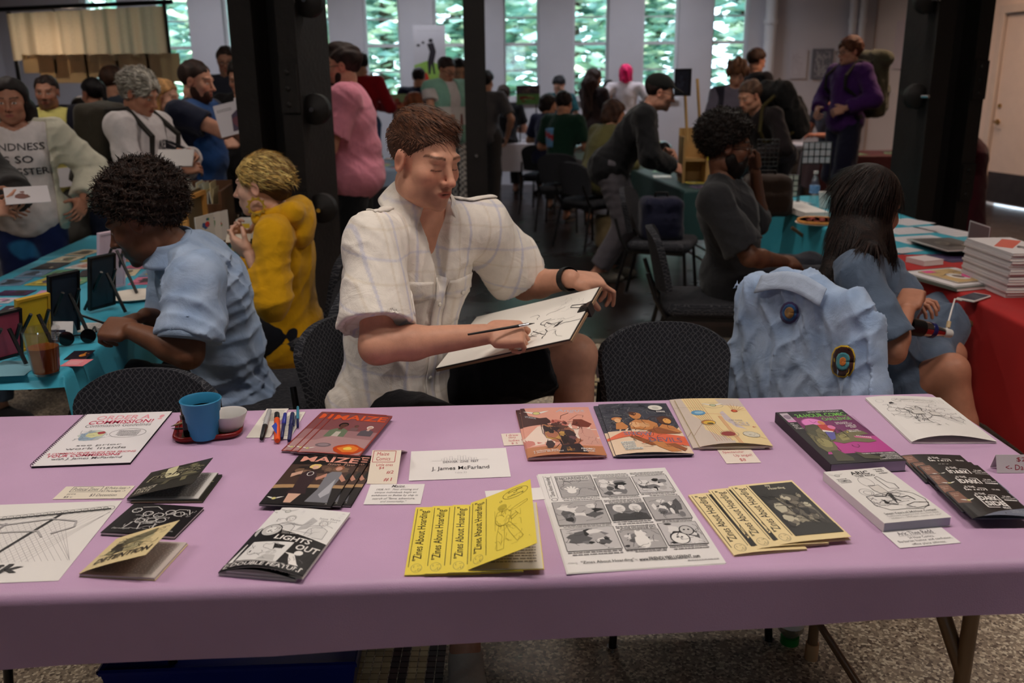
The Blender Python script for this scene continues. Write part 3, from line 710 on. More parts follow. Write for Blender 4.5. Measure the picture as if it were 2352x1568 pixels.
# back wall with tall windows
WY = 14.0; WZ0, WZ1 = 1.27, 4.25; WX = [-.08+1.03*n for n in range(-6, 4)]; WW = .53
wb = MB(); xs = [-7.5]
for x in WX: xs += [x, x+WW]
xs.append(5.4)
for i in range(0, len(xs), 2): wb.box((xs[i], WY, 0), (xs[i+1], WY+.32, 4.6))
for x in WX: wb.box((x, WY, 0), (x+WW, WY+.32, WZ0)); wb.box((x, WY, WZ1), (x+WW, WY+.32, 4.6))
struct(wb.build('wall_back', M_WALL))
def glass_mat():
    m = bpy.data.materials.new('window_glass'); m.use_nodes = True; nt = m.node_tree; nt.nodes.clear()
    out = nt.nodes.new('ShaderNodeOutputMaterial'); tr = nt.nodes.new('ShaderNodeBsdfTransparent'); gl = nt.nodes.new('ShaderNodeBsdfGlossy'); gl.inputs['Roughness'].default_value = .03
    tr.inputs['Color'].default_value = (.93, .97, .96, 1); fr = nt.nodes.new('ShaderNodeFresnel'); fr.inputs['IOR'].default_value = 1.6
    mx = nt.nodes.new('ShaderNodeMixShader'); nt.links.new(fr.outputs[0], mx.inputs[0]); nt.links.new(tr.outputs[0], mx.inputs[1]); nt.links.new(gl.outputs[0], mx.inputs[2]); nt.links.new(mx.outputs[0], out.inputs[0]); return m
M_GLASS = glass_mat()
bars = [WZ0+.04+.375*i for i in range(9)]
fm = MB(); fm.box((0, .10, WZ0), (.035, .17, WZ1)); fm.box((WW-.035, .10, WZ0), (WW, .17, WZ1)); fm.box((0, .10, WZ0), (WW, .17, WZ0+.05)); fm.box((0, .10, WZ1-.05), (WW, .17, WZ1)); fm = fm.mesh('frame')
sill = MB().box((-.03, -.06, WZ0-.035), (WW+.03, .1, WZ0)).mesh('sill')
rail_thin = MB().box((.03, .115, -.011), (WW-.03, .155, .011)).mesh('rail'); rail_thick = MB().box((.03, .105, -.022), (WW-.03, .165, .022)).mesh('rail')
pane = MB().box((.035, .132, .012), (WW-.035, .136, .363)).mesh('pane'); pane.materials.append(M_GLASS)
for q in (fm, sill, rail_thin, rail_thick): q.materials.append(M_WHITE)
for n, x in enumerate(WX):
    e = bpy.data.objects.new('window_%d' % (n+1), None); COL.objects.link(e); e.location = (x, WY, 0); struct(e)
    link('frame', fm, e); link('sill', sill, e)
    for i, z in enumerate(bars[:-1]):
        if i: r = link('rail', rail_thick if i % 2 == 0 else rail_thin, e); r.location = (0, 0, z)
        p = link('pane', pane, e); p.location = (0, 0, z)
    ld = bpy.data.lights.new('daylight_portal', 'AREA'); ld.shape = 'RECTANGLE'; ld.size = WW; ld.size_y = WZ1-WZ0; ld.cycles.is_portal = True
    lo = bpy.data.objects.new('daylight_portal', ld); COL.objects.link(lo); lo.location = (x+WW/2, WY+.2, (WZ0+WZ1)/2); lo.rotation_euler = (-math.pi/2, 0, 0)
# far right corner: pipes
for n, (u, r) in enumerate(((1766, .085), (1952, .05), (1974, .05))):
    p = PD(u, 120, WY-.12); t = thing('pipe', ('thick white vertical pipe on the wall beside the last window', 'white vertical pipe left of the pair by the room corner', 'white vertical pipe nearest the room corner')[n], 'pipe', (p.x, p.y, 0), group='white wall pipes')
    part('pipe_run', MB().lathe([(r, 0), (r, 4.55)], 16), M_WHITE, t, 60); part('collar', MB().lathe([(r*1.25, .0), (r*1.25, .05)], 16), M_WHITE, t, 60); part('collar', MB().lathe([(r*1.2, 2.3), (r*1.2, 2.36)], 16), M_WHITE, t, 60)
# slanting right wall with the door
A = Vector((5.4, 14.0, 0)); dr = Vector((.21, -1, 0)).normalized(); nr = Vector((-1, -.21, 0)).normalized()
RM = Matrix(((dr.x, -nr.x, 0, A.x), (dr.y, -nr.y, 0, A.y), (0, 0, 1, 0), (0, 0, 0, 1)))       # local x along the wall, y into the wall
D0, D1, DH = 2.66, 3.60, 2.26
rw = MB().box((-.1, 0, 0), (D0, .2, 4.6), RM).box((D0, 0, DH), (D1, .2, 4.6), RM).box((D1, 0, 0), (19.5, .2, 4.6), RM)
struct(rw.build('wall_right', M_WARM))
d = bpy.data.objects.new('door_1', None); COL.objects.link(d); struct(d); d.location = RM @ Vector((D0, 0, 0))
def rwl(mb, name, m, par, sm=None):
    o = wlink(name, mb.mesh(name), par, m)
    if sm: smooth_angle(o, sm)
    return o
rwl(MB().box((D0-.09, -.02, 0), (D0, .12, DH+.09), RM).box((D1, -.02, 0), (D1+.09, .12, DH+.09), RM).box((D0, -.02, DH), (D1, .12, DH+.09), RM), 'door_frame', mat('door_frame_paint', (222, 205, 194), .45, .03), d)
rwl(MB().box((D0+.006, .03, .02), (D1-.006, .075, DH-.006), RM), 'door_leaf', mat('door_paint', (226, 208, 197), .4, .03), d)
rwl(MB().box((D0+.03, .022, .04), (D1-.03, .031, .40), RM), 'kick_plate', mat('brushed_plate', (120, 112, 108), .28, .1, metal=1), d)
hp = MB().lathe([(.033, 0), (.033, .012)], 16, RM @ Matrix.Translation((D0+.075, .03, 1.0)) @ Matrix.Rotation(math.pi/2, 4, 'X')).tube([RM @ Vector((D0+.075, .03, 1.0)), RM @ Vector((D0+.075, -.03, 1.0)), RM @ Vector((D0+.19, -.035, .995))], .010)
rwl(hp, 'door_handle', MATS['brass'], d, 40)
rwl(MB().lathe([(.026, 0), (.026, .014)], 16, RM @ Matrix.Translation((D0+.075, .03, 1.19)) @ Matrix.Rotation(math.pi/2, 4, 'X')), 'deadbolt', MATS['brass'], d, 40)
struct(MB().box((-7.6, -4, 0), (-7.5, 14.3, 4.6)).build('wall_left', M_WALL)); X0, X1, Z0, Z1 = -.3, .6, 1.7, 2.75
struct(MB().box((-7.5, -4.1, 0), (X0, -4, 4.6)).box((X1, -4.1, 0), (10, -4, 4.6)).box((X0, -4.1, 0), (X1, -4, Z0)).box((X0, -4.1, Z1), (X1, -4, 4.6)).build('wall_front', mat('front_wall_paint', (120, 118, 130), .9, .1)))
e = bpy.data.objects.new('window_11', None); COL.objects.link(e); struct(e); link('frame', MB().box((X0, -4.08, Z0), (X0+.05, -4.02, Z1)).box((X1-.05, -4.08, Z0), (X1, -4.02, Z1)).box((X0, -4.08, Z0), (X1, -4.02, Z0+.05)).box((X0, -4.08, Z1-.05), (X1, -4.02, Z1)).mesh('frame'), e, M_WHITE); link('pane', MB().box((X0+.05, -4.055, Z0+.05), (X1-.05, -4.05, Z1-.05)).mesh('pane'), e, M_GLASS)  # invented window behind the camera, added for cool fill on the cloth front
ld = bpy.data.lights.new('daylight_portal', 'AREA'); ld.shape = 'RECTANGLE'; ld.size = X1-X0; ld.size_y = Z1-Z0; ld.cycles.is_portal = True; lo = bpy.data.objects.new('daylight_portal', ld); COL.objects.link(lo); lo.location = ((X0+X1)/2, -4.1, (Z0+Z1)/2); lo.rotation_euler = (math.pi/2, 0, 0)
struct(MB().box((D0-.02, -.012, 0), (-.0, .0, .001), RM).box((0, -.015, 0), (D0-.1, 0, .13), RM).build('baseboard_right', mat('dark_base', (44, 34, 30), .5)))
# ------------------------------------------------------------------ iron columns
def rivets(mb, M, xs, zs, r=.016):
    for x in xs:
        for z in zs: mb.lathe([(r, 0), (r*.85, .006), (r*.4, .011)], 8, M @ Matrix.Translation((x, 0, z)) @ Matrix.Rotation(math.pi/2, 4, 'X'))
def column(u, v, d, label, rz, w=.17, dp=.20, discs=()):
    p = PD(u, v, d); t = thing('iron_column', label, 'column', (p.x, p.y, 0), rz, 'riveted iron columns')
    # two channels back to back with plates and a gap between
    part('channel', MB().box((-w, -dp, .02), (-w+.10, dp, 4.6)).box((-w-.015, -dp-.012, .02), (-w+.115, -dp+.01, 4.6)), M_IRON, t)
    part('channel', MB().box((w-.08, -dp, .02), (w, dp, 4.6)).box((w-.09, -dp-.012, .02), (w+.015, -dp+.01, 4.6)), M_IRON, t)
    part('web_plate', MB().box((-w+.1, -.02, .02), (w-.08, .02, 4.6)), M_IRON, t)
    mb = MB(); M = Matrix.Translation((0, -dp-.012, 0))
    for z0 in (.75, 1.40, 2.3): mb.box((w-.085, -dp-.03, z0), (w+.012, -dp-.01, z0+.24))
    part('splice_plate', mb, M_IRON, t)
    mb = MB(); rivets(mb, Matrix.Translation((0, -dp-.03, 0)), (w-.04,), [z0+q for z0 in (.75, 1.40, 2.3) for q in (.04, .12, .20)]); part('rivet', mb, M_IRON, t, 50)
    for (dx, dz) in discs:
        part('iron_disc', MB().lathe([(.0001, -.03), (.075, -.03), (.08, -.02), (.08, .02), (.06, .035), (.015, .05), (.0001, .052)], 24, Matrix.Translation((dx, -dp*.5, dz)) @ Matrix.Rotation(math.pi/2, 4, 'X')), M_IRON, t, 40)
        part('bolt', MB().tube([(dx+.005, -dp*.5-.05, dz), (dx+.02, -dp*.5-.10, dz)], .012), M_CHROME, t, 40)
    part('base_plate', MB().box((-w-.06, -dp-.06, 0), (w+.06, dp+.06, .03)), M_IRON, t)
column(665, 300, 5.05, 'massive black riveted iron column left of the man in pink', math.radians(-14), discs=((.215, PD(740, 250, 4.95).z), (.215, PD(745, 475, 4.95).z), (.215, PD(705, 5, 4.95).z)))
column(2146, 300, 6.15, 'massive black riveted iron column beside the right wall', math.radians(14), .19, .16, discs=((-.235, PD(2062, 222, 5.95).z), (-.235, PD(2085, 0, 5.95).z)))
p = PD(1094, 300, 8.3); t = thing('iron_column', 'slender black steel post right behind the man drawing', 'column', (p.x, p.y, 0))
part('flange', MB().box((-.092, -.09, .02), (.092, -.075, 4.6)), M_IRON, t); part('flange', MB().box((-.092, .075, .02), (.092, .09, 4.6)), M_IRON, t)
part('web_plate', MB().box((-.012, -.075, .02), (.012, .075, 4.6)), M_IRON, t); part('bolt', MB().lathe([(.016, 0), (.016, .012)], 10, Matrix.Translation((0, -.092, PD(1085, 358, 8.2).z)) @ Matrix.Rotation(math.pi/2, 4, 'X')), M_CHROME, t, 40)
part('base_plate', MB().box((-.16, -.14, 0), (.16, .14, .025)), M_IRON, t)
# ------------------------------------------------------------------ hanging lamps (the strips that mirror in the window panes)
tube_m = emit('lit_tube', (255, 240, 215), 9.0)
lamp_spots = [(-2.6, 1.72, 1, 0), (-.1, 1.74, 1.05, 0), (2.4, 1.72, 1, 0), (-3.6, 5.6, .6, 0), (-.3, 6.0, .8, 0), (2.3, 6.0, .9, 0), (4.6, 9.6, 2.2, 1), (-4.2, 12.4, 1.1, 2), (-1.2, 12.4, 1.1, 2), (2.0, 12.4, 1.1, 2)]
lw = MB().box((-.62, -.07, .06), (.62, .07, .10)).box((-.62, -.11, .02), (.62, -.07, .10)).box((-.62, .07, .02), (.62, .11, .10)).mesh('reflector'); lw.materials.append(M_WHITE)
tb = MB().tube([(-.6, -.035, .04), (.6, -.035, .04)], .013).mesh('tube'); tb.materials.append(tube_m); tb2 = MB().tube([(-.6, .035, .04), (.6, .035, .04)], .013).mesh('tube'); tb2.materials.append(tube_m)
rod = MB().tube([(-.45, 0, .10), (-.45, 0, 1.0)], .006, 6).mesh('rod'); rod.materials.append(M_BLACK)
for n, (x, y, pw, wm) in enumerate(lamp_spots):
    t = thing('pendant_strip_light', 'white fluorescent strip light hanging from the ceiling', 'lamp', (x, y, 3.6), group='fluorescent strip lights under the ceiling')
    link('reflector', lw, t); link('tube', tb, t); link('tube', tb2, t); link('rod', rod, t); link('rod', rod, t).location = (.9, 0, 0)
    ld = bpy.data.lights.new('strip_light', 'AREA'); ld.shape = 'RECTANGLE'; ld.size = 1.2; ld.size_y = .16; ld.energy = LAMP_POWER*pw; ld.color = ((1.0, .89, .81), (1.0, .66, .46), (.86, .9, 1.0))[wm]; ld.spread = math.radians(150)
    lo = bpy.data.objects.new('strip_light', ld); COL.objects.link(lo); lo.parent = t; lo.location = (0, 0, .0)
# ------------------------------------------------------------------ trees outside
def leaf_mat():
    return colmat('leaf', .6, .0, var=.3, vscale=2.0)
def tree(x, y, h, r, label, seed, cols):
    rs = random.Random(seed); t = thing('tree', label, 'tree', (x, y, -.5), group='trees outside the windows')
    mb = MB(); mb.tube([(0, 0, 0), (.05, 0, h*.5), (-.05, .1, h*.85)], [.16, .12, .05], 8)
    for i in range(7):
        a = rs.uniform(0, 6.28); z = h*rs.uniform(.3, .7); mb.tube([(0, 0, z), (math.cos(a)*r*.6, math.sin(a)*r*.6, z+h*.15)], [.06, .02], 6)
    part('trunk', mb, mat('bark', (88, 74, 62), .9, .3), t)
    mb = MB()
    for i in range(1900):
        a = rs.uniform(0, 6.28); z = rs.uniform(-1, 1); q = rs.random()**.4; w = math.sqrt(1-z*z)*(1+.25*math.sin(3*a+seed)+.15*math.sin(5*z*3))
        c = Vector((math.cos(a)*w*r*q, math.sin(a)*w*r*q, h*.55+z*h*.50*q)); s_ = rs.uniform(.16, .30)
        b = Matrix.Rotation(rs.uniform(0, 6.28), 3, 'Z') @ Matrix.Rotation(rs.uniform(-.9, .9), 3, 'X')
        mb.add([c+b @ Vector(p)*s_ for p in ((-1, 0, 0), (0, -.45, .1), (1, 0, 0), (0, .45, .1))], [(0, 1, 2, 3)], rs.choice(cols))
    tag(mb.build('foliage', leaf_mat(), t), kind='stuff')
GC = [(178, 214, 200), (208, 228, 216), (150, 196, 190), (220, 232, 206), (170, 206, 210)]
for n in range(17):
    tree(-9.6+1.2*n, 18.3+2.7*(n % 3), 7.6+(n*37 % 5)*.3, 1.25, 'leafy green tree standing outside the tall windows', 20+n, GC)
struct(MB().box((-30, 14.4, -.7), (30, 60, -.5)).build('floor', mat('lawn', (110, 140, 84), .9, .2)))
# ------------------------------------------------------------------ tables, cloths, chairs
TZ = .745
def cloth_mesh(w, d, drops, r=.018, wave=.006, flare=.012, nx=None, ny=None, seed=0, t=.0016):
    f = [q if callable(q) else (lambda a, q=q: q) for q in drops]
    def prof(n_in, L):                       # parameter list across one direction: hang, edge curve, flat
        return None
    hang = [1, .75, .5, .3, .15, .05]; edge = [1, .75, .5, .25]
    xs = [('l', h) for h in hang]+[('le', e) for e in edge]+[('m', i/14) for i in range(15)]+[('re', 1-e) for e in edge]+[('r', h) for h in reversed(hang)]
    ys = [('l', h) for h in hang]+[('le', e) for e in edge]+[('m', i/8) for i in range(9)]+[('re', 1-e) for e in edge]+[('r', h) for h in reversed(hang)]
    def one(p, W_, drop0, drop1):
        k, a = p
        if k == 'm': return r+(W_-2*r)*a, 0, 0
        if k == 'le': return r-r*math.sin(a*math.pi/2), -r+r*math.cos(a*math.pi/2), 0
        if k == 're': return W_-r+r*math.sin((1-(1-a))*math.pi/2) if False else W_-r+r*math.sin(a*math.pi/2), -r+r*math.cos(a*math.pi/2), 0
        if k == 'l': return -flare*a, -r-drop0*a, a
        return W_+flare*a, -r-drop1*a, a
    rs = random.Random(seed); ph = [rs.uniform(0, 6.28) for _ in range(6)]
    vs = []
    for q in ys:
        for p in xs:
            fx = p[1] if p[0] == 'm' else (0 if p[0][0] == 'l' else 1); fy = q[1] if q[0] == 'm' else (0 if q[0][0] == 'l' else 1)
            x, zx, hx = one(p, w, f[3](fy), f[1](fy)); y, zy, hy = one(q, d, f[0](fx), f[2](fx))
            z = min(zx, zy) if (zx < -r*.99 or zy < -r*.99) else -r+math.sqrt(max(0, (r+zx)**2+(r+zy)**2-r*r)) if (zx < 0 and zy < 0 and (r+zx)**2+(r+zy)**2 > r*r) else min(zx, zy)
            wv = wave*(math.sin(x*9+ph[0])+.6*math.sin(x*23+ph[1])); wv2 = wave*(math.sin(y*9+ph[2])+.6*math.sin(y*21+ph[3]))
            if hy: y += wv*hy*(1 if q[0] == 'r' else -1)
            if hx: x += wv2*hx*(1 if p[0] == 'r' else -1)
            if z > -1e-4: z += .0006*math.sin(x*11+ph[4])*math.sin(y*9+ph[5])
            vs.append((x, y, z))
    nw = len(xs); fs = [(j*nw+i, j*nw+i+1, (j+1)*nw+i+1, (j+1)*nw+i) for j in range(len(ys)-1) for i in range(nw-1)]
    return MB().add(vs, fs).mesh('tablecloth', True)
def folding_table(label, M, w, d, group=None, legcol=(120, 92, 66), leg_in=.30):
    t = thing('folding_table', label, 'table', (0, 0, 0), 0, group); t.matrix_world = M
    part('table_top', MB().rbox((.014, .014, TZ-.045), (w-.014, d-.014, TZ-.006), .03), mat('table_laminate', (120, 104, 92), .5), t)
    lm = mat('tan_leg_paint', legcol, .4, .12)
    for sx in (leg_in, w-leg_in):
        for sy in (.09, d-.09):
            part('leg', MB().tube([(sx, sy, .0), (sx, sy, .40), (sx, sy, TZ-.04)], .0145), lm, t, 50); part('leg_cap', MB().lathe([(.018, 0), (.018, .05)], 12, Matrix.Translation((sx, sy, 0))), mat('tan_rubber', (190, 150, 110), .7), t, 50)
        part('stretcher', MB().tube([(sx, .09, .13), (sx, d-.09, .13)], .010), lm, t, 50)
        sg = 1 if sx < w/2 else -1
        part('brace', MB().tube([(sx, d/2, TZ-.35), (sx+sg*.42, d/2, TZ-.05)], .010), lm, t, 50)
        part('fork', MB().tube([(sx, .09, .46), (sx-.04, .15, .60), (sx-.10, .22, TZ-.05)], .0145), lm, t, 50)
    return t
def tmat_at(x, y, deg): return Matrix.Translation((x, y, 0)) @ Matrix.Rotation(math.radians(deg), 4, 'Z')
def cloth_on(label, M, w, d, drops, col, group=None, rough=.55, seed=0, name='tablecloth', **k):
    o = link(name, cloth_mesh(w, d, drops, seed=seed, **k)); o.matrix_world = M @ Matrix.Translation((0, 0, TZ))
    o.data.materials.append(mat('cloth_'+'_'.join(label.split()[:2]), col, rough, .05, 5, .12, 500, sheen=.05)); return tag(o, label, 'tablecloth', group)
M_FRONT = tmat_at(-1.284, 1.284, 2.4)
folding_table('folding table with tan tube legs under the lavender cloth', M_FRONT, 2.44, .868)
cloth_on('lavender plastic cloth stretched over the nearest table', M_FRONT, 2.44, .868, (lambda a: .12-.055*a, .13, .10, .12), (200, 163, 198), rough=.42, wave=.003, seed=2, r=.02)
M_LEFT = tmat_at(-2.14, 2.42, 4.5); M_LEFT2 = tmat_at(-2.30, 4.30, 4.5)
folding_table('folding table under the turquoise cloth on the left', M_LEFT, .84, 1.86); cloth_on('turquoise cloth on the nearer left table with the beer cup', M_LEFT, .84, 1.86, (.02, .22, .1, .2), (66, 176, 204), seed=3)
folding_table('folding table carrying the brown wooden zine box', M_LEFT2, .84, .68); cloth_on('turquoise cloth on the farther left table under the wooden box', M_LEFT2, .84, .68, (.1, .24, .1, .2), (60, 170, 198), seed=4)
M_RED = tmat_at(1.725, 2.3, 0); M_TEAL = tmat_at(1.745, 4.20, 0)
folding_table('folding table under the red cloth', M_RED, .66, 1.88); cloth_on('red cloth hanging low over the right hand table', M_RED, .66, 1.88, (.45, .3, .02, lambda a: .44-.06*math.sin(a*5)), (168, 16, 15), rough=.8, seed=5, flare=.03)
folding_table('folding table under the teal cloth with the pizza', M_TEAL, .64, 2.2); cloth_on('teal cloth on the table with pizza and water bottle', M_TEAL, .64, 2.2, (.02, .3, .2, lambda a: .33+.05*math.sin(a*7)), (48, 160, 182), rough=.5, seed=6, flare=.04, wave=.012)
# chairs
def chair_fabric():
    m, nt, b = _new('chair_fabric'); tc = nt.nodes.new('ShaderNodeTexCoord'); outs = []
    for a, ax in ((math.radians(38), 'x'), (math.radians(-42), 'y')):
        mp = nt.nodes.new('ShaderNodeMapping'); mp.inputs['Rotation'].default_value = (0, a, 0); nt.links.new(tc.outputs['Object'], mp.inputs['Vector'])
        wv = nt.nodes.new('ShaderNodeTexWave'); wv.inputs['Scale'].default_value = 26; wv.inputs['Distortion'].default_value = 2.2; wv.inputs['Detail'].default_value = 0; wv.inputs['Detail Scale'].default_value = 3.0; wv.bands_direction = 'X'
        nt.links.new(mp.outputs['Vector'], wv.inputs['Vector']); cp = nt.nodes.new('ShaderNodeMath'); cp.operation = 'GREATER_THAN'; cp.inputs[1].default_value = .93; nt.links.new(wv.outputs['Fac'], cp.inputs[0]); outs.append(cp)
    mx = nt.nodes.new('ShaderNodeMath'); mx.operation = 'MAXIMUM'; nt.links.new(outs[0].outputs[0], mx.inputs[0]); nt.links.new(outs[1].outputs[0], mx.inputs[1])
    mc = nt.nodes.new('ShaderNodeMix'); mc.data_type = 'RGBA'; mc.inputs[6].default_value = L4((40, 41, 46)); mc.inputs[7].default_value = L4((76, 76, 80)); nt.links.new(mx.outputs[0], mc.inputs[0]); nt.links.new(mc.outputs[2], b.inputs['Base Color'])
    b.inputs['Roughness'].default_value = .95; b.inputs['Specular IOR Level'].default_value = .1; return m
M_FAB = chair_fabric()
def make_chair():
    t = thing('stacking_chair', 'chair', 'chair')
    s = MB().rbox((-.225, -.24, .405), (.225, .20, .47), .07, seg=4); part('seat', s, M_FAB, t, 45)
    def back(u, v):
        x = (u-.5)*2; wv = .195+.02*v; rc = 1-max(0, (v-.74)/.26)**2.2*(.16 if abs(x) < .001 else .16); x *= 1.0
        z = .515+.30*v-(abs(x)**3.2)*.055*max(0, v-.35)/.65+(abs(x)**3)*.03*max(0, .3-v)
        y = .235+.06*v-.045*(x*x); return (x*wv*rc**.5, y, z)
    mb = MB().grid(back, 16, 10, t=.0)
    n = len(mb.v); f2 = []
    mb2 = MB(); mb2.grid(lambda u, v: back(u, v), 16, 10, t=-.034); o = part('backrest', mb2, M_FAB, t, 50)
    for s_ in (-1, 1):
        part('leg', MB().tube([(s_*.20, -.20, .41), (s_*.225, -.235, 0)], .0115), M_BLACK, t, 50)
        part('leg', MB().tube([(s_*.20, .20, .41), (s_*.225, .29, 0)], .0115), M_BLACK, t, 50)
        part('back_post', MB().tube([(s_*.205, .19, .40), (s_*.205, .245, .50), (s_*.19, .285, .62)], .011), M_BLACK, t, 50)
        for yy in (-.235, .29): part('glide', MB().lathe([(.016, 0), (.016, .012)], 10, Matrix.Translation((s_*.225, yy, 0))), M_CHROME, t, 50)
    part('seat_frame', MB().box((-.205, -.20, .385), (-.185, .20, .41)).box((.185, -.20, .385), (.205, .20, .41)).box((-.2, -.2, .385), (.2, -.18, .41)).box((-.2, .18, .385), (.2, .2, .41)), M_BLACK, t)
    return t
CH0 = make_chair(); CH_used = [False]
def chair(label, x, y, yaw, s=1.0):
    c = CH0 if not CH_used[0] else copy_tree(CH0); CH_used[0] = True
    c['label'] = label; c['group'] = 'dark upholstered stacking chairs'; c.location = (x, y, 0); c.rotation_euler = (0, 0, math.radians(yaw)); c.scale = (s, s, s); return c
p = PZ(1533, 742, .815); chair('empty dark patterned chair between the man drawing and the denim jacket', p.x, p.y-.27, 3)
p = PZ(336, 832, .815); chair('empty dark patterned chair in front of the man in denim', p.x-.005, p.y-.28, -4, .98)
# ------------------------------------------------------------------ flat print: lettering and drawings
_TXT = {}
def text_geo(s, bold=0.0, shear=0.0):
    k = (s, bold, shear)
    if k in _TXT: return _TXT[k]
    cu = bpy.data.curves.new('t', 'FONT'); cu.body = s; cu.offset = bold*.45; cu.shear = shear; cu.resolution_u = 2; cu.fill_mode = 'FRONT'
    o = bpy.data.objects.new('t', cu); COL.objects.link(o); dg = bpy.context.evaluated_depsgraph_get(); me = bpy.data.meshes.new_from_object(o.evaluated_get(dg))
    vs = [(v.co.x, v.co.y) for v in me.vertices]; fs = [tuple(p.vertices) for p in me.polygons]
    bpy.data.objects.remove(o); bpy.data.curves.remove(cu); bpy.data.meshes.remove(me)
    if not vs: vs = [(0, 0), (1, 0), (1, 1)]; fs = []
    x0 = min(v[0] for v in vs); x1 = max(v[0] for v in vs); y0 = min(v[1] for v in vs); y1 = max(v[1] for v in vs); w = max(1e-6, x1-x0); h = max(1e-6, y1-y0)
    _TXT[k] = ([((x-x0)/w, (y-y0)/h) for x, y in vs], fs); return _TXT[k]
BLK = (24, 22, 24); WHT = (236, 232, 228)
class Art:
    def __init__(s, w, h): s.w, s.h = w, h; s.it = []; s.z = 0
    def add(s, vs, fs, c): s.z += 1; s.it.append((vs, fs, c, s.z)); return s
    def rect(s, x0, y0, x1, y1, c): return s.add([(x0, y0), (x1, y0), (x1, y1), (x0, y1)], [(0, 1, 2, 3)], c)
    def poly(s, p, c): return s.add(list(p), [tuple(range(len(p)))], c)
    def ell(s, cx, cy, rx, ry, c, n=18, wob=0.0, seed=0):
        r = random.Random(seed); k = [1+wob*r.uniform(-1, 1) for _ in range(n)]
        return s.add([(cx, cy)]+[(cx+rx*k[i]*math.cos(6.2832*i/n), cy+ry*k[i]*math.sin(6.2832*i/n)) for i in range(n)], [(0, i+1, (i+1) % n+1) for i in range(n)], c)
    def ring(s, cx, cy, rx, ry, t, c, n=24):
        a = s.w/s.h; vs = []
        for i in range(n): q = 6.2832*i/n; vs += [(cx+rx*math.cos(q), cy+ry*math.sin(q)), (cx+(rx-t)*math.cos(q), cy+(ry-t*a)*math.sin(q))]
        return s.add(vs, [(2*i, 2*((i+1) % n), 2*((i+1) % n)+1, 2*i+1) for i in range(n)], c)
    def line(s, p, t, c):
        vs = []; fs = []
        for a, b in zip(p[:-1], p[1:]):
            dx, dy = (b[0]-a[0])*s.w, (b[1]-a[1])*s.h; L = math.hypot(dx, dy)
            if L < 1e-7: continue
            nx, ny = -dy/L*t/2/s.w*s.w, dx/L*t/2; nx /= s.w; ny /= s.h; n = len(vs); vs += [(a[0]-nx, a[1]-ny), (b[0]-nx, b[1]-ny), (b[0]+nx, b[1]+ny), (a[0]+nx, a[1]+ny)]; fs.append((n, n+1, n+2, n+3))
        return s.add(vs, fs, c) if fs else s
    def frame(s, x0, y0, x1, y1, t, c): return s.line([(x0, y0), (x1, y0), (x1, y1), (x0, y1), (x0, y0)], t, c)
    def text(s, t, x0, y0, x1, y1, c, bold=0.0, shear=0.0, rot=False, skew=0.0):
        vs, fs = text_geo(t, bold, shear); W_, H_ = x1-x0, y1-y0
        if rot: q = [(x1-v*W_, y0+u*H_) for u, v in vs]
        else: q = [(x0+u*W_, y0+v*H_+skew*u) for u, v in vs]
        return s.add(q, fs, c)
    def lines(s, x0, y0, x1, y1, n, c, t=.0012, seed=1):
        r = random.Random(seed); vs = []; fs = []; hh = (y1-y0)/n
        for i in range(n):
            y = y1-(i+.5)*hh; x = x0+(r.uniform(0, .06) if i == n-1 else 0)
            while x < x1-.01:
                l = min(r.uniform(.02, .07)*(x1-x0)/.6, x1-x); k = len(vs); d = hh*.22; vs += [(x, y-d), (x+l*.82, y-d), (x+l*.82, y+d), (x, y+d)]; fs.append((k, k+1, k+2, k+3)); x += l
        return s.add(vs, fs, c)
    def mess(s, x0, y0, x1, y1, cols, n=14, seed=1, big=.35):
        r = random.Random(seed); W_, H_ = x1-x0, y1-y0
        for i in range(n):
            k = big*(1-.7*i/n); rx, ry = W_*k*r.uniform(.4, 1)/1.2, H_*k*r.uniform(.4, 1)/1.2; cx = r.uniform(x0+rx*1.3, x1-rx*1.3) if rx*2.6 < W_ else (x0+x1)/2; cy = r.uniform(y0+ry*1.3, y1-ry*1.3) if ry*2.6 < H_ else (y0+y1)/2
            s.ell(cx, cy, rx, ry, r.choice(cols), r.choice((6, 7, 9, 11)), .30, r.randrange(9999))
        return s
    def scrib(s, x0, y0, x1, y1, c, n=8, seed=1, t=.0008, step=.05, k=9):
        r = random.Random(seed)
        for i in range(n):
            x, y = r.uniform(x0, x1), r.uniform(y0, y1); a = r.uniform(0, 6.28); p = []
            for j in range(k):
                p.append((min(x1, max(x0, x)), min(y1, max(y0, y)))); a += r.uniform(-.8, .8); x += math.cos(a)*step*(x1-x0); y += math.sin(a)*step*(y1-y0)
            s.line(p, t, c)
        return s
    def outline(s, p, t, c): return s.line(list(p)+[p[0]], t, c)
    def bust(s, cx, cy, k, skin, hair, coat, line=None):
        a = s.w/s.h; Y = lambda y: cy+y*k*a
        s.poly([(cx-.16*k, Y(-.35)), (cx-.15*k, Y(-.08)), (cx-.06*k, Y(.0)), (cx+.06*k, Y(.0)), (cx+.15*k, Y(-.08)), (cx+.16*k, Y(-.35))], coat); s.poly([(cx-.03*k, Y(-.05)), (cx+.03*k, Y(-.05)), (cx+.03*k, Y(.06)), (cx-.03*k, Y(.06))], skin)
        s.ell(cx, Y(.15), .078*k, .10*k*a, hair, 14); s.ell(cx+.01*k, Y(.125), .058*k, .082*k*a, skin, 14); s.ell(cx-.015*k, Y(.135), .008*k, .007*k*a, BLK, 6); s.ell(cx+.032*k, Y(.135), .008*k, .007*k*a, BLK, 6); s.line([(cx-.01*k, Y(.085)), (cx+.03*k, Y(.085))], .0012*k, (130, 60, 55))
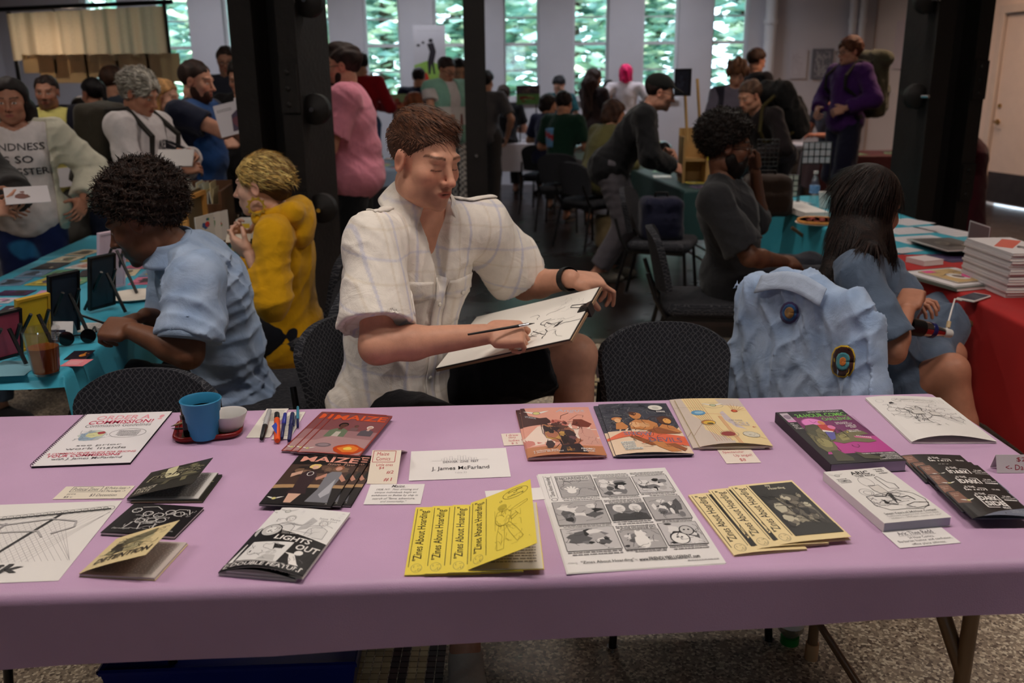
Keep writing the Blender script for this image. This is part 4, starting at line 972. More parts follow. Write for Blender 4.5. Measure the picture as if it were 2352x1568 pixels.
        if line: s.outline([(cx-.16*k, Y(-.35)), (cx-.15*k, Y(-.08)), (cx-.06*k, Y(.0)), (cx+.06*k, Y(.0)), (cx+.15*k, Y(-.08)), (cx+.16*k, Y(-.35))], .0009, line); s.ring(cx+.01*k, Y(.125), .060*k, .084*k*a, .006*k, line, 16)
        return s
    def emblem(s, cx, cy, k, c1=(228, 226, 220), c2=(214, 204, 130)):
        a = s.w/s.h
        for q in (1, -1): s.poly([(cx+q*.02*k, cy-.03*k*a), (cx+q*.12*k, cy+.03*k*a), (cx+q*.20*k, cy+.10*k*a), (cx+q*.13*k, cy+.09*k*a), (cx+q*.05*k, cy+.05*k*a)], c1)
        s.ell(cx, cy, .055*k, .06*k*a, c2, 12); s.ring(cx, cy, .06*k, .065*k*a, .01*k, (90, 100, 96), 14); return s
    def mesh(s, surf, name='cover_print', ucuts=0, vcuts=0, dz=.00002):
        dz = min(dz, .0012/max(1, s.z))
        bm = bmesh.new(); cl = bm.verts.layers.float_color.new('Col')
        for vs, fs, c, z in s.it:
            col = L4(c); bv = []
            for x, y in vs: v = bm.verts.new((x*s.w, y*s.h, .0002+z*dz)); v[cl] = col; bv.append(v)
            for f in fs:
                try: bm.faces.new([bv[i] for i in f])
                except ValueError: pass
        for i in range(1, ucuts): bmesh.ops.bisect_plane(bm, geom=bm.verts[:]+bm.edges[:]+bm.faces[:], plane_co=(s.w*i/ucuts, 0, 0), plane_no=(1, 0, 0))
        for i in range(1, vcuts): bmesh.ops.bisect_plane(bm, geom=bm.verts[:]+bm.edges[:]+bm.faces[:], plane_co=(0, s.h*i/vcuts, 0), plane_no=(0, 1, 0))
        if surf:
            for v in bm.verts: v.co = surf(v.co.x, v.co.y, v.co.z)
        me = bpy.data.meshes.new(name); bm.to_mesh(me); bm.free(); me.materials.append(M_PRINT); return me
M_PAPER = mat('page_paper', (232, 228, 222), .8, .02); M_CARD = mat('card_stock', (236, 226, 212), .75, .02)
def papermat(c): return mat('paper_%d_%d_%d' % c, c, .45, .02)
def fit(px, z):
    a, b, c, d = [PZ(u, v, z) for u, v in px]; cen = (a+b+c+d)/4; ux = ((b-a)+(c-d)); w = ux.length/2; ux.normalize(); vy = Vector((-ux.y, ux.x, 0)); h = abs(((a-d)+(b-c)).dot(vy)/2)
    o = cen-ux*w/2-vy*h/2; return Matrix(((ux.x, vy.x, 0, o.x), (ux.y, vy.y, 0, o.y), (0, 0, 1, z), (0, 0, 0, 1))), w, h
def booklet(name, label, cat, px, t, cover, art=None, z0=TZ+.001, bulge=0.0, lift=0.0, near=0.0, spine=None, pages=(226, 222, 216), group=None, inner=None, MW=None, lp=2.0, prototype=None):
    if MW is None: M, w, h = fit(px, z0+t*.5); M.translation.z = z0
    else: M, w, h = MW; M = M.copy(); M.translation.z = z0
    o = thing(name, label, cat, group=group); o.matrix_world = M
    def S(x, y, dz=0.0):
        u = min(1, max(0, x/w)); v = min(1, max(0, y/h)); f = 1-v
        return Vector((x-(lift*.25*u if lift > .02 else 0), y, t+bulge*math.sin(math.pi*u**.7)*(.55+.45*f)+lift*u**lp+near*math.sin(math.pi*min(1, u*1.0))*f*f+dz))
    part('back_cover', MB().box((0, 0, 0), (w, h, .0006)), papermat(spine or cover), o)
    n = 4 if t < .012 else 1
    part('pages', MB().box((.0008, .0012, .0007), (w-.0015, h-.0012, t-.0004)), mat('pages_%d_%d_%d' % pages, pages, .8, .03), o)
    part('cover', MB().grid(lambda u, v: S(u*w, v*h, .0005), 16 if (bulge or lift or near) else 1, 8 if (near or bulge) else 1, t=.0005), papermat(cover), o)
    if t > .008: part('spine', MB().box((-.0007, 0, 0), (.0004, h, t+.0004)), papermat(spine or cover), o)
    if art: a = art(w, h); link('cover_print', a.mesh(lambda x, y, z: S(x, y, .0005+z), ucuts=12 if (bulge or lift or near) else 0, vcuts=6 if (near or bulge) else 0), o)
    if inner: a = inner(w, h); link('page_print', a.mesh(lambda x, y, z: Vector((x, y, t+z)), 'page_print'), o)
    o['_wh'] = (w, h); return o
def sheet(name, label, cat, px, col, art=None, z0=TZ+.0008, t=.0005, group=None, curl=0.0, m=None):
    M, w, h = fit(px, z0); o = thing(name, label, cat, group=group); o.matrix_world = M
    S = lambda x, y, z=0.0: Vector((x, y, t+z+curl*(abs(x/w-.5)*2)**2))
    part('paper', MB().grid(lambda u, v: S(u*w, v*h), 10 if curl else 1, 1, t=t), m or papermat(col), o)
    if art: link('print', art(w, h).mesh(lambda x, y, z: S(x, y, z), 'print', ucuts=8 if curl else 0), o)
    return o
# ---- what is printed
def a_commission(w, h):
    a = Art(w, h); P1 = (232, 158, 170); P2 = (198, 62, 92); G = (110, 106, 110)
    a.text('ORDER A', .18, .855, .80, .945, P1, .03).text('!', .90, .83, .955, .93, P1, .05).text('COMMISSION!', .14, .765, .87, .84, P2, .04).text('Commission Guidelines', .14, .70, .88, .765, G, .0)
    a.ell(.32, .54, .15, .10, (196, 204, 198), 14, .15, 3).ell(.30, .52, .12, .08, (150, 170, 190), 12, .2, 5).ell(.34, .55, .09, .06, (216, 214, 160), 12, .2, 6).ell(.40, .58, .05, .03, (170, 60, 70), 10, .2, 7).scrib(.16, .44, .48, .64, (90, 100, 110), 14, 4, .0008)
    a.ring(.70, .56, .20, .09, .006, (150, 146, 150)).lines(.58, .50, .83, .62, 5, (140, 136, 140)).poly([(.52, .50), (.47, .46), (.55, .52)], (160, 156, 160))
    a.text('see prior', .26, .315, .74, .355, G, 0).text('work inside', .18, .262, .82, .302, G, 0).text('A COMMON SENSE GUIDE FOR PRICING', .04, .185, .96, .215, (214, 90, 110), .01).text('YOUR COMMISSIONS', .06, .135, .82, .178, P2, .03).text('with J. James McFarland', .14, .075, .86, .12, G, .01); return a
def a_maize1(w, h):
    a = Art(w, h); a.rect(0, 0, 1, 1, (160, 118, 122)).rect(0, .55, 1, 1, (132, 78, 82)).rect(0, 0, 1, .30, (190, 140, 140))
    a.text('MAIZE', .04, .82, .97, .97, (140, 30, 24), .07).text('MAIZE', .05, .83, .96, .96, (226, 92, 48), .04)
    a.bust(.33, .60, 1.05, (94, 62, 54), (30, 20, 22), (108, 122, 98)).poly([(.27, .28), (.40, .28), (.39, .52), (.30, .52)], (196, 186, 176)).bust(.80, .60, .72, (206, 168, 156), (220, 214, 208), (90, 84, 92)).bust(.56, .64, .42, (110, 80, 70), (60, 44, 44), (120, 90, 92))
    a.poly([(.02, .26), (.30, .40), (.98, .36), (.98, .06), (.05, .02)], (178, 140, 142)).ell(.30, .18, .13, .05, (120, 104, 110)).ell(.30, .185, .09, .03, (150, 132, 138)).ell(.74, .12, .24, .11, (196, 74, 30), 20, .08, 2).ell(.74, .13, .17, .075, (230, 128, 48), 14, .15, 3).ell(.73, .14, .08, .035, (240, 206, 90), 9, .3, 4)
    a.emblem(.10, .09, .55); a.line([(0, 0), (1, 0), (1, 1), (0, 1), (0, 0)], .003, (150, 60, 56)); return a
def a_maize2(w, h):
    a = Art(w, h); a.rect(0, 0, 1, 1, (22, 18, 20)).rect(.0, .30, 1, .80, (70, 50, 44)).mess(.02, .45, .98, .80, [(96, 70, 58), (50, 34, 32), (120, 92, 74), (36, 26, 26)], 18, 5).rect(0, .0, 1, .33, (30, 26, 28)).poly([(0, .30), (1, .34), (1, .40), (0, .37)], (176, 140, 100))
    a.text('MAIZE', .10, .86, .98, .975, (230, 160, 142), .05).text('Issue Two', .55, .80, .96, .845, (206, 160, 140), .0, .3)
    # two figures
    a.poly([(.30, .30), (.27, .60), (.33, .66), (.46, .66), (.52, .55), (.50, .30), (.54, .20), (.26, .20)], (54, 36, 42)).poly([(.30, .20), (.48, .20), (.42, .03), (.32, .03)], (214, 172, 150)).poly([(.27, .60), (.14, .52), (.12, .60), (.26, .66)], (206, 164, 142)).ell(.40, .755, .085, .055, (228, 196, 120), 12, .15, 1).ell(.41, .735, .050, .042, (218, 176, 154), 12).ring(.40, .60, .05, .045, .010, (230, 226, 220), 14)
    a.poly([(.66, .30), (.64, .60), (.70, .66), (.84, .66), (.88, .56), (.85, .36), (.92, .06), (.60, .06)], (122, 122, 130)).poly([(.72, .20), (.82, .52), (.86, .24), (.78, .14)], (176, 176, 184)).poly([(.64, .62), (.52, .52), (.55, .47), (.66, .55)], (196, 140, 120)).poly([(.86, .62), (.97, .50), (.93, .46), (.85, .54)], (196, 140, 120)).ell(.77, .745, .075, .05, (150, 92, 66), 12, .15, 3).ell(.77, .725, .048, .042, (204, 150, 130), 12)
    a.ell(.97, .58, .035, .07, (20, 26, 24)).emblem(.15, .10, .62); a.text('A', .90, .03, .93, .05, (200, 196, 190)); return a
def a_lights(w, h):
    a = Art(w, h); a.rect(0, 0, 1, 1, (232, 230, 228)); G = (120, 118, 122)
    a.text('MAIZE', .34, .88, .97, .965, (160, 158, 160), .04).text('MAIZE', .345, .885, .965, .96, (222, 220, 220), .02).text('Issue Three', .66, .835, .95, .865, G).text('(Preview)', .70, .80, .92, .825, G); a.emblem(.14, .93, .7, (200, 198, 196), (206, 204, 200))
    a.bust(.27, .73, .95, (228, 226, 224), (196, 194, 192), (224, 222, 220), G).bust(.76, .70, .85, (228, 226, 224), (206, 204, 202), (220, 218, 216), G).poly([(.47, .62), (.56, .85), (.66, .80), (.60, .66)], (190, 188, 188)).scrib(.10, .52, .95, .80, (140, 138, 142), 16, 12, .0007)
    a.poly([(0, .62), (.16, .64), (1, .46), (1, 0), (0, 0)], BLK).line([(0, .625), (.16, .645), (1, .465)], .0025, WHT)
    a.ell(.15, .60, .135, .095, (200, 198, 196)).ring(.15, .60, .138, .098, .012, BLK).ell(.15, .60, .07, .055, (232, 230, 228)).scrib(.06, .54, .24, .66, (60, 58, 60), 7, 2, .0012)
    a.text('plus', .31, .575, .385, .60, WHT).text('short story', .32, .545, .54, .57, WHT).text('LIGHTS', .28, .46, .80, .53, WHT, .05, .1, skew=-.045).text('OUT', .66, .325, .98, .405, WHT, .05, .1, skew=-.03)
    a.poly([(.03, .12), (.06, .40), (.60, .42), (.58, .10)], (228, 226, 224)).poly([(.36, .38), (.42, .25), (.50, .26), (.52, .36)], (40, 38, 40)).ell(.42, .24, .07, .045, (210, 208, 206), 10, .1, 4).poly([(.30, .12), (.36, .20), (.50, .20), (.54, .11)], (196, 194, 192)).scrib(.08, .14, .55, .39, (120, 118, 120), 12, 6, .0008)
    a.ell(.76, .27, .055, .036, WHT).poly([(.58, .26), (.72, .25), (.84, .12), (.94, .06), (.90, .03), (.78, .06), (.70, .16), (.66, .23)], WHT).scrib(.68, .06, .90, .24, (110, 108, 110), 5, 8, .0008)
    a.rect(0, .012, 1, .10, BLK).line([(0, .102), (1, .085)], .0015, WHT).text('DOUBLE FEATURE', .03, .03, .96, .082, WHT, .03); return a
def a_creature(w, h):
    a = Art(w, h); a.rect(0, 0, 1, 1, (224, 158, 140)).poly([(0, .35), (.2, .58), (.75, .66), (1, .50), (1, .3), (0, .18)], (238, 214, 200)).rect(0, 0, 1, .17, (190, 122, 82)).poly([(0, .32), (.22, .24), (0, .17)], (206, 128, 118))
    a.poly([(0, .58), (.0, 1), (.06, 1), (.10, .82), (.25, .76), (.35, .77), (.42, .66), (.30, .62), (.12, .60)], (62, 16, 20)).emblem(.22, .87, .95).text('STUDIOS', .05, .79, .20, .825, (190, 200, 206), .02, 0, skew=-.05)
    a.text('Angus', .50, .87, .92, .955, (196, 180, 190), .04, .2).scrib(.52, .86, .92, .95, (206, 190, 200), 6, 3, .001)
    a.poly([(.68, .60), (.72, .72), (.84, .72), (.96, .62), (.90, .55), (.78, .55)], (120, 48, 34)).poly([(.72, .40), (.78, .56), (.92, .50), (1, .20), (.74, .18)], (214, 160, 146)).scrib(.74, .2, .98, .52, (170, 110, 100), 12, 9, .0008)
    a.mess(.22, .10, .78, .70, [(96, 60, 52), (60, 36, 42), (140, 92, 60), (176, 110, 84), (44, 26, 30), (196, 150, 80), (112, 70, 78)], 34, 7, .42); a.mess(.36, .52, .64, .74, [(196, 110, 96), (150, 60, 52), (90, 44, 40)], 10, 9, .4).poly([(.26, .62), (.34, .55), (.44, .56), (.34, .60)], (196, 130, 90)).line([(.54, .72), (.56, .80), (.68, .86)], .0015, (110, 60, 50)).line([(.66, .70), (.80, .82), (.88, .80), (.86, .76)], .0010, (150, 90, 76)).scrib(.25, .12, .8, .66, (48, 28, 30), 24, 5, .0012); a.poly([(.40, .02), (.46, .16), (.70, .20), (.78, .03)], (44, 26, 34)); a.mess(.48, .03, .62, .16, [(196, 150, 70), (90, 60, 40), (160, 110, 60)], 7, 3, .4)
    a.text('a collection from', .08, .075, .40, .10, WHT, .02).text('J. James McFarland', .08, .04, .46, .07, WHT, .02).text('PROMO', .70, .085, .88, .115, WHT, .05).text('BOOK', .72, .045, .88, .075, WHT, .05); return a
def a_snow(w, h):
    a = Art(w, h); a.rect(0, 0, 1, 1, (232, 204, 176)).rect(0, .42, 1, 1, (58, 56, 70)).scrib(.01, .43, .99, .99, (112, 110, 118), 70, 3, .0009, .03, 8).scrib(.01, .43, .99, .99, (150, 146, 140), 34, 4, .0008, .03, 7).scrib(.01, .43, .99, .99, (34, 32, 46), 50, 5, .0016, .03, 7)
    O1, O2, O3, DB = (200, 130, 74), (150, 84, 46), (226, 176, 128), (88, 46, 30)
    a.poly([(0, .30), (.2, .40), (.62, .37), (1, .30), (1, .13), (.45, .18), (.30, .31), (0, .26)], (228, 106, 72)).rect(.40, .17, 1, .29, (226, 96, 58))
    a.ell(.18, .66, .075, .035, O1).ell(.185, .625, .045, .045, O3).poly([(.12, .45), (.15, .57), (.24, .59), (.30, .50), (.26, .44)], O1)
    a.ell(.46, .72, .08, .075, O1, 12, .1, 2).ell(.43, .76, .06, .04, DB, 9, .2, 3).poly([(.32, .45), (.34, .57), (.44, .64), (.62, .62), (.72, .55), (.70, .44), (.5, .42)], O1).ell(.40, .53, .08, .055, O3).ell(.53, .52, .075, .05, (214, 160, 112)).ell(.66, .52, .05, .06, O1)
    a.ell(.84, .62, .10, .075, DB, 12, .2, 5).ell(.87, .605, .055, .055, (222, 160, 84)).poly([(.70, .46), (.78, .54), (.92, .50), (1, .38), (.84, .38)], O1).poly([(.52, .40), (.70, .48), (.98, .36), (.66, .34)], O2)
    a.poly([(.26, .30), (.40, .19), (.50, .12), (.58, .13), (.54, .18), (.36, .30)], O2).poly([(.50, .22), (.66, .20), (.86, .03), (.72, .01), (.58, .10)], O1).poly([(.68, .15), (.82, .17), (.95, .08), (.90, .03), (.78, .10)], O2).scrib(.3, .1, .95, .7, DB, 26, 6, .0012, .04)
    a.text('SNOW', .20, .325, .58, .395, (120, 120, 150), .02, 0, skew=-.02).text('DEVILS', .50, .185, .93, .27, (110, 100, 130), .01)
    for i, t in enumerate(('CARSON', 'BURTON', 'HARRIS', 'MCFARLAND')): a.rect(.115+.008*i, .175-.04*i, .115+.035*len(t)*.72+.03, .21-.04*i, (226, 222, 214)); a.text(t, .12+.008*i, .18-.04*i, .12+.035*len(t)*.72+.02, .203-.04*i, (60, 58, 66), .02)
    a.ell(.80, .89, .11, .06, (222, 218, 208)).ring(.80, .89, .11, .06, .008, (90, 88, 92)).ell(.80, .885, .05, .03, (196, 192, 184)).rect(.79, .79, .91, .82, (214, 210, 204)).text('$5.99', .80, .795, .90, .815, (70, 68, 74), .02); return a
def a_map(w, h):
    a = Art(w, h); a.rect(0, 0, 1, 1, (232, 208, 156)).poly([(0, .0), (.0, 1), (.10, 1), (.14, .6), (.22, .5), (.20, .3), (.34, .16), (.5, .1), (.5, 0)], (206, 190, 178)).poly([(.62, .98), (1, 1), (1, .80), (.66, .84)], (206, 190, 180)).poly([(.56, .66), (.62, .70), (.70, .40), (.80, .30), (.66, .34), (.56, .5)], (202, 188, 192))
    for i in range(7): x = .14+.035*i; a.line([(x, 1), (x+.02, .70), (x+.10-.01*i, .40), (x+.12, .05)], .0009, (176, 140, 90) if i % 2 else (186, 110, 76))
    for i in range(3): a.line([(.50+.02*i, .58), (.55+.02*i, .0)], .0012, (200, 104, 70))
    a.line([(.30, .64), (.62, .62)], .0015, (214, 140, 96)).line([(0, .80), (.35, .76)], .0008, (140, 120, 100)).line([(0, .20), (.20, .42)], .0010, (150, 110, 80)).line([(.80, .20), (1, .12)], .0012, (190, 150, 90))
    a.ring(.53, .83, .16, .065, .006, (170, 168, 160)).emblem(.53, .83, .85, (226, 222, 216), (190, 196, 160))
    a.ell(.24, .66, .105, .055, (92, 150, 190)).ell(.25, .665, .06, .03, (150, 190, 212), 10, .2, 2).ell(.30, .44, .105, .055, (176, 110, 60)).ell(.31, .435, .085, .04, (216, 176, 70)).ell(.32, .415, .05, .02, (70, 66, 40), 8, .3, 3).ring(.30, .44, .11, .058, .008, (150, 166, 150)).ell(.48, .19, .10, .05, (150, 62, 60), 12, .08, 4).ring(.49, .185, .13, .068, .006, (176, 160, 140)).ell(.80, .70, .05, .028, (172, 54, 30)).ell(.80, .70, .025, .014, (226, 110, 50))
    for i in range(7): an = .15+.28*i; a.line([(.80+.06*math.cos(an), .70+.03*math.sin(an)), (.80+.19*math.cos(an), .70+.16*math.sin(an))], .0008, (190, 130, 80))
    a.ell(.80, .19, .12, .06, (216, 208, 190)).ring(.80, .19, .12, .06, .008, (120, 118, 110)).scrib(.70, .15, .90, .23, (150, 140, 110), 8, 2, .001).text('DENVER', .62, .47, .82, .50, (176, 170, 168), .01).text('SIGILS', .66, .375, .88, .455, (206, 196, 190), .04).text('#1', .90, .345, .95, .37, (190, 90, 80), .02); return a
def a_challenge(w, h):
    a = Art(w, h); a.rect(0, 0, 1, 1, (28, 24, 26)).poly([(.12, .16), (.16, .88), (1, .88), (1, .16)], (118, 34, 96)).poly([(.10, .16), (.3, .45), (1, .45), (1, .16)], (184, 56, 142))
    for i in range(22): a.line([(.62+.02*i, .86), (min(1, .70+.02*i), .50)], .0007, (98, 26, 84))
    a.text('24-HOUR COMIC', .22, .86, .96, .94, (60, 120, 50), .06).text('24-HOUR COMIC', .225, .865, .955, .935, (120, 190, 76), .02).text('CHALLENGE', .54, .775, .97, .845, (60, 110, 56), .06).text('CHALLENGE', .545, .78, .965, .84, (124, 190, 96), .02).text('CAN THEY DRAW IT ALL IN A SINGLE DAY', .45, .955, .93, .985, WHT, .02)
    a.rect(.03, .78, .15, .97, (190, 176, 186)).ell(.09, .89, .045, .05, (140, 120, 140), 9, .2, 2).rect(.03, .78, .15, .82, (214, 140, 190))
    for i, t in enumerate(('FOUR', 'ARTISTS', 'A DAY', 'OF COMICS')): a.text(t, .035, .735-.032*i, .035+.012*len(t), .757-.032*i, WHT, .03)
    a.ell(.36, .74, .16, .095, (224, 130, 196)).ring(.36, .74, .165, .10, .016, (176, 84, 150)).line([(.36, .74), (.43, .77)], .0016, (150, 60, 126)).line([(.36, .74), (.34, .80)], .0012, (150, 60, 126))
    G1, G2, G3 = (112, 106, 72), (76, 74, 54), (150, 142, 92)
    a.poly([(.12, .56), (.20, .70), (.34, .72), (.46, .66), (.52, .52), (.62, .55), (.72, .58), (.90, .55), (.94, .49), (.80, .47), (.70, .44), (.90, .40), (.93, .35), (.80, .33), (.62, .36), (.46, .33), (.34, .38), (.32, .28), (.26, .20), (.12, .20), (.08, .30)], G1).poly([(.12, .56), (.20, .70), (.34, .72), (.40, .66), (.28, .60), (.22, .48)], G2).poly([(.50, .50), (.62, .50), (.60, .40), (.48, .38)], G3).ell(.22, .36, .09, .08, G3, 12, .1, 5).poly([(.18, .22), (.28, .22), (.36, .08), (.34, .03), (.12, .04), (.14, .12)], G2).poly([(.46, .18), (.54, .16), (.74, .07), (.70, .04), (.5, .06)], G2).poly([(.70, .46), (.92, .42), (.90, .39), (.70, .43)], (200, 90, 140))
    for i in range(8): a.poly([(.74+.022*i, .47-.006*i), (.75+.022*i, .445-.006*i), (.76+.022*i, .47-.006*i)], WHT)
    a.ell(.68, .535, .012, .010, (220, 190, 70)).scrib(.10, .2, .62, .68, (52, 50, 38), 26, 8, .0011, .05)
    a.poly([(.36, .56), (.38, .70), (.50, .70), (.56, .60), (.48, .54)], (190, 60, 56)).poly([(.36, .56), (.37, .60), (.50, .56), (.46, .53)], (226, 220, 210)).poly([(.34, .40), (.38, .56), (.50, .54), (.42, .42)], (92, 88, 160)).ell(.47, .735, .045, .04, (206, 130, 80)).ell(.54, .64, .05, .04, (220, 120, 170))
    for i, (t, x, y) in enumerate((('THE CLOCK', .66, .715), ('IS TICKING!', .66, .69), ('TIME IS', .76, .655), ('RUNNING', .75, .63), ('OUT!', .79, .605), ('CAN THEY', .70, .555), ('MAKE IT?', .71, .53))): a.text(t, x, y, x+.021*len(t), y+.02, WHT, .03)
    for i, t in enumerate(('THOMAS AND SYDNEY CHAMBLISS', 'COLTON BURTON', 'MATT STRACKBEIN', 'KEVIN CASPER', 'J. JAMES McFARLAND')): a.text(t, .97-.0165*len(t), .125-.026*i, .97, .143-.026*i, WHT, .03)
    return a
def a_sketch(w, h):
    a = Art(w, h); G = (110, 108, 112)
    a.text('CHOZOS #10', .28, .82, .95, .93, (196, 194, 192), .05).text('CHOZOS #10', .285, .825, .945, .925, (226, 222, 216), .03).scrib(.28, .82, .95, .93, (150, 148, 150), 12, 1, .0008).ring(.12, .88, .05, .04, .004, (170, 168, 170)).poly([(.20, .79), (.27, .80), (.25, .84), (.21, .83)], (40, 38, 40)).scrib(.10, .3, .92, .78, G, 42, 3, .0008, .04, 10).scrib(.30, .25, .60, .72, (70, 68, 72), 20, 6, .0012, .05).line([(.50, .70), (.86, .36)], .0008, G).line([(.46, .66), (.80, .30)], .0008, G).ring(.25, .62, .07, .05, .006, G).bust(.42, .62, .45, (226, 222, 216), (190, 188, 186), (216, 212, 206), G).bust(.62, .58, .40, (226, 222, 216), (200, 198, 196), (216, 212, 206), G); return a
def a_aric(w, h):
    a = Art(w, h); G = (150, 146, 148); a.emblem(.13, .90, .65, (206, 202, 198), (200, 196, 192)).text('24-HOUR', .05, .815, .22, .835, (70, 68, 72), .02).text('COMICS', .05, .77, .24, .805, (60, 58, 62), .03).text('ANTHOLOGY', .06, .745, .24, .762, (70, 68, 72), .02)
    a.text('ARIC', .36, .885, .66, .955, BLK, .06).text('THEE REDD', .38, .84, .70, .875, (50, 48, 52), .03).text('"THEE', .78, .945, .92, .97, BLK, .02).text('FIRST', .79, .905, .92, .93, BLK, .02).text('WEEK"', .79, .865, .95, .89, BLK, .02)
    a.ring(.44, .73, .10, .10, .005, (90, 88, 92)).poly([(.40, .64), (.56, .66), (.58, .50), (.50, .44), (.40, .56)], (214, 208, 202)).outline([(.40, .64), (.56, .66), (.58, .50), (.50, .44), (.40, .56)], .0012, (80, 78, 82)).line([(.40, .66), (.50, .655)], .0014, BLK).ring(.26, .54, .10, .07, .006, (90, 88, 92)).ring(.27, .53, .06, .04, .006, (110, 108, 110))
    a.outline([(.18, .46), (.16, .30), (.30, .20), (.55, .20), (.78, .18), (.92, .24), (.97, .34), (.90, .46), (.72, .54), (.62, .52)], .0012, (80, 78, 82)).line([(.30, .46), (.46, .44), (.56, .50), (.54, .40), (.60, .34)], .0030, BLK).line([(.38, .38), (.34, .32), (.50, .28)], .0030, BLK).line([(.58, .46), (.66, .40), (.78, .42), (.82, .34)], .0022, BLK).poly([(.52, .46), (.60, .50), (.56, .38), (.50, .30)], BLK).poly([(.34, .40), (.40, .34), (.46, .36), (.36, .30)], BLK).outline([(.66, .58), (.64, .80), (.70, .82), (.74, .70), (.82, .66), (.80, .56)], .0011, (90, 88, 92)).outline([(.60, .26), (.76, .30), (.95, .28), (.90, .22), (.70, .20)], .0014, BLK).scrib(.18, .22, .92, .50, (120, 116, 120), 22, 6, .0009)
    a.text('Seven Years of 24-Hour Comics!', .14, .125, .92, .158, (60, 58, 62), .01).text('Collected together for the first time.', .14, .085, .92, .112, G).text('"24-Hours... 24-Pages... ready, set, GO!"', .14, .045, .92, .072, G); return a
def a_dark(w, h):
    a = Art(w, h); a.rect(0, 0, 1, 1, (30, 26, 26)).poly([(.16, 0), (.45, .14), (1, .34), (1, 0)], (112, 118, 134)).poly([(.02, .55), (.03, .97), (.19, .97), (.21, .50)], (126, 84, 68)).text('from the', .05, .86, .16, .91, (200, 170, 150)).text('files', .06, .79, .13, .84, (200, 170, 150)).emblem(.20, .60, .55)
    a.frame(.38, .30, .72, .80, .0022, WHT).rect(.40, .74, .60, .86, (30, 26, 26)).text('IS THE', .41, .80, .57, .88, WHT, .04).text('DARK', .40, .58, .70, .75, WHT, .07).text('SIDE', .41, .36, .71, .54, WHT, .07).rect(.56, .26, .72, .34, (60, 60, 66)).text('REAL', .60, .25, .72, .32, WHT, .04)
    for i, t in enumerate(('OR ARE', 'WE ALL JUST')): a.text(t, .88-.0105*len(t), .74-.075*i, .88+.0105*len(t), .79-.075*i, WHT, .03)
    a.lines(.77, .57, .99, .66, 1, WHT); a.text('a collection of comics', .66, .17, .94, .205, (206, 208, 214)).text('by J. James McFarland', .66, .10, .94, .135, (206, 208, 214)); return a
def a_zine(bg, full=True, photo=False):
    def f(w, h):
        a = Art(w, h); DK = (58, 54, 34) if not photo else (48, 44, 40)
        a.line([(.035, .10), (.035, .97)], .0012, DK).line([(.26, .10), (.26, .97)], .0012, DK).text('"Zines About Hoarding"', .07, .18, .23, .96, DK, .015, 0, True).ring(.145, .085, .075, .058, .006, (150, 140, 90) if not photo else (130, 120, 104), 16).scrib(.09, .045, .20, .125, (130, 120, 80), 6, 3, .0007)
        if photo:
            a.rect(.29, .08, .97, .965, (44, 42, 40)).mess(.30, .10, .96, .80, [(150, 142, 122), (96, 90, 80), (60, 56, 52), (190, 182, 158), (30, 28, 28), (120, 112, 98)], 46, 9, .30).poly([(.29, .08), (.97, .08), (.97, .22), (.6, .28), (.29, .18)], (40, 38, 36)).text('my', .52, .90, .60, .945, (214, 206, 180), .05).text('Hoarding', .53, .845, .78, .895, (214, 206, 180), .05).scrib(.30, .20, .96, .80, (36, 34, 33), 30, 5, .0012, .05)
        elif full:
            L_ = (176, 160, 60); a.ring(.74, .88, .21, .075, .008, (110, 100, 50), 18).text('thoughts', .62, .905, .86, .935, DK).text('on', .71, .88, .77, .895, DK).text('collecting', .61, .835, .87, .868, DK).ring(.50, .82, .022, .014, .006, DK, 10)
            a.ell(.52, .72, .075, .045, (196, 178, 60)).ring(.53, .69, .06, .045, .006, L_).outline([(.42, .60), (.44, .66), (.60, .66), (.66, .60), (.60, .44), (.46, .44), (.40, .52)], .0010, L_).outline([(.46, .44), (.42, .30), (.42, .10), (.52, .10), (.54, .30), (.54, .44)], .0010, L_).outline([(.56, .44), (.62, .30), (.72, .14), (.82, .18), (.72, .34), (.62, .46)], .0010, L_).outline([(.62, .62), (.72, .66), (.92, .70), (.92, .67), (.74, .62)], .0010, L_).outline([(.64, .52), (.74, .56), (.76, .53), (.66, .48)], .0010, L_).scrib(.40, .12, .80, .70, L_, 26, 4, .0007, .05); a.scrib(.90, .12, .94, .15, DK, 2, 1, .0008)
        return a
    return f
def a_page_text(w, h): a = Art(w, h); a.lines(.10, .08, .92, .92, 22, (150, 140, 132)); return a
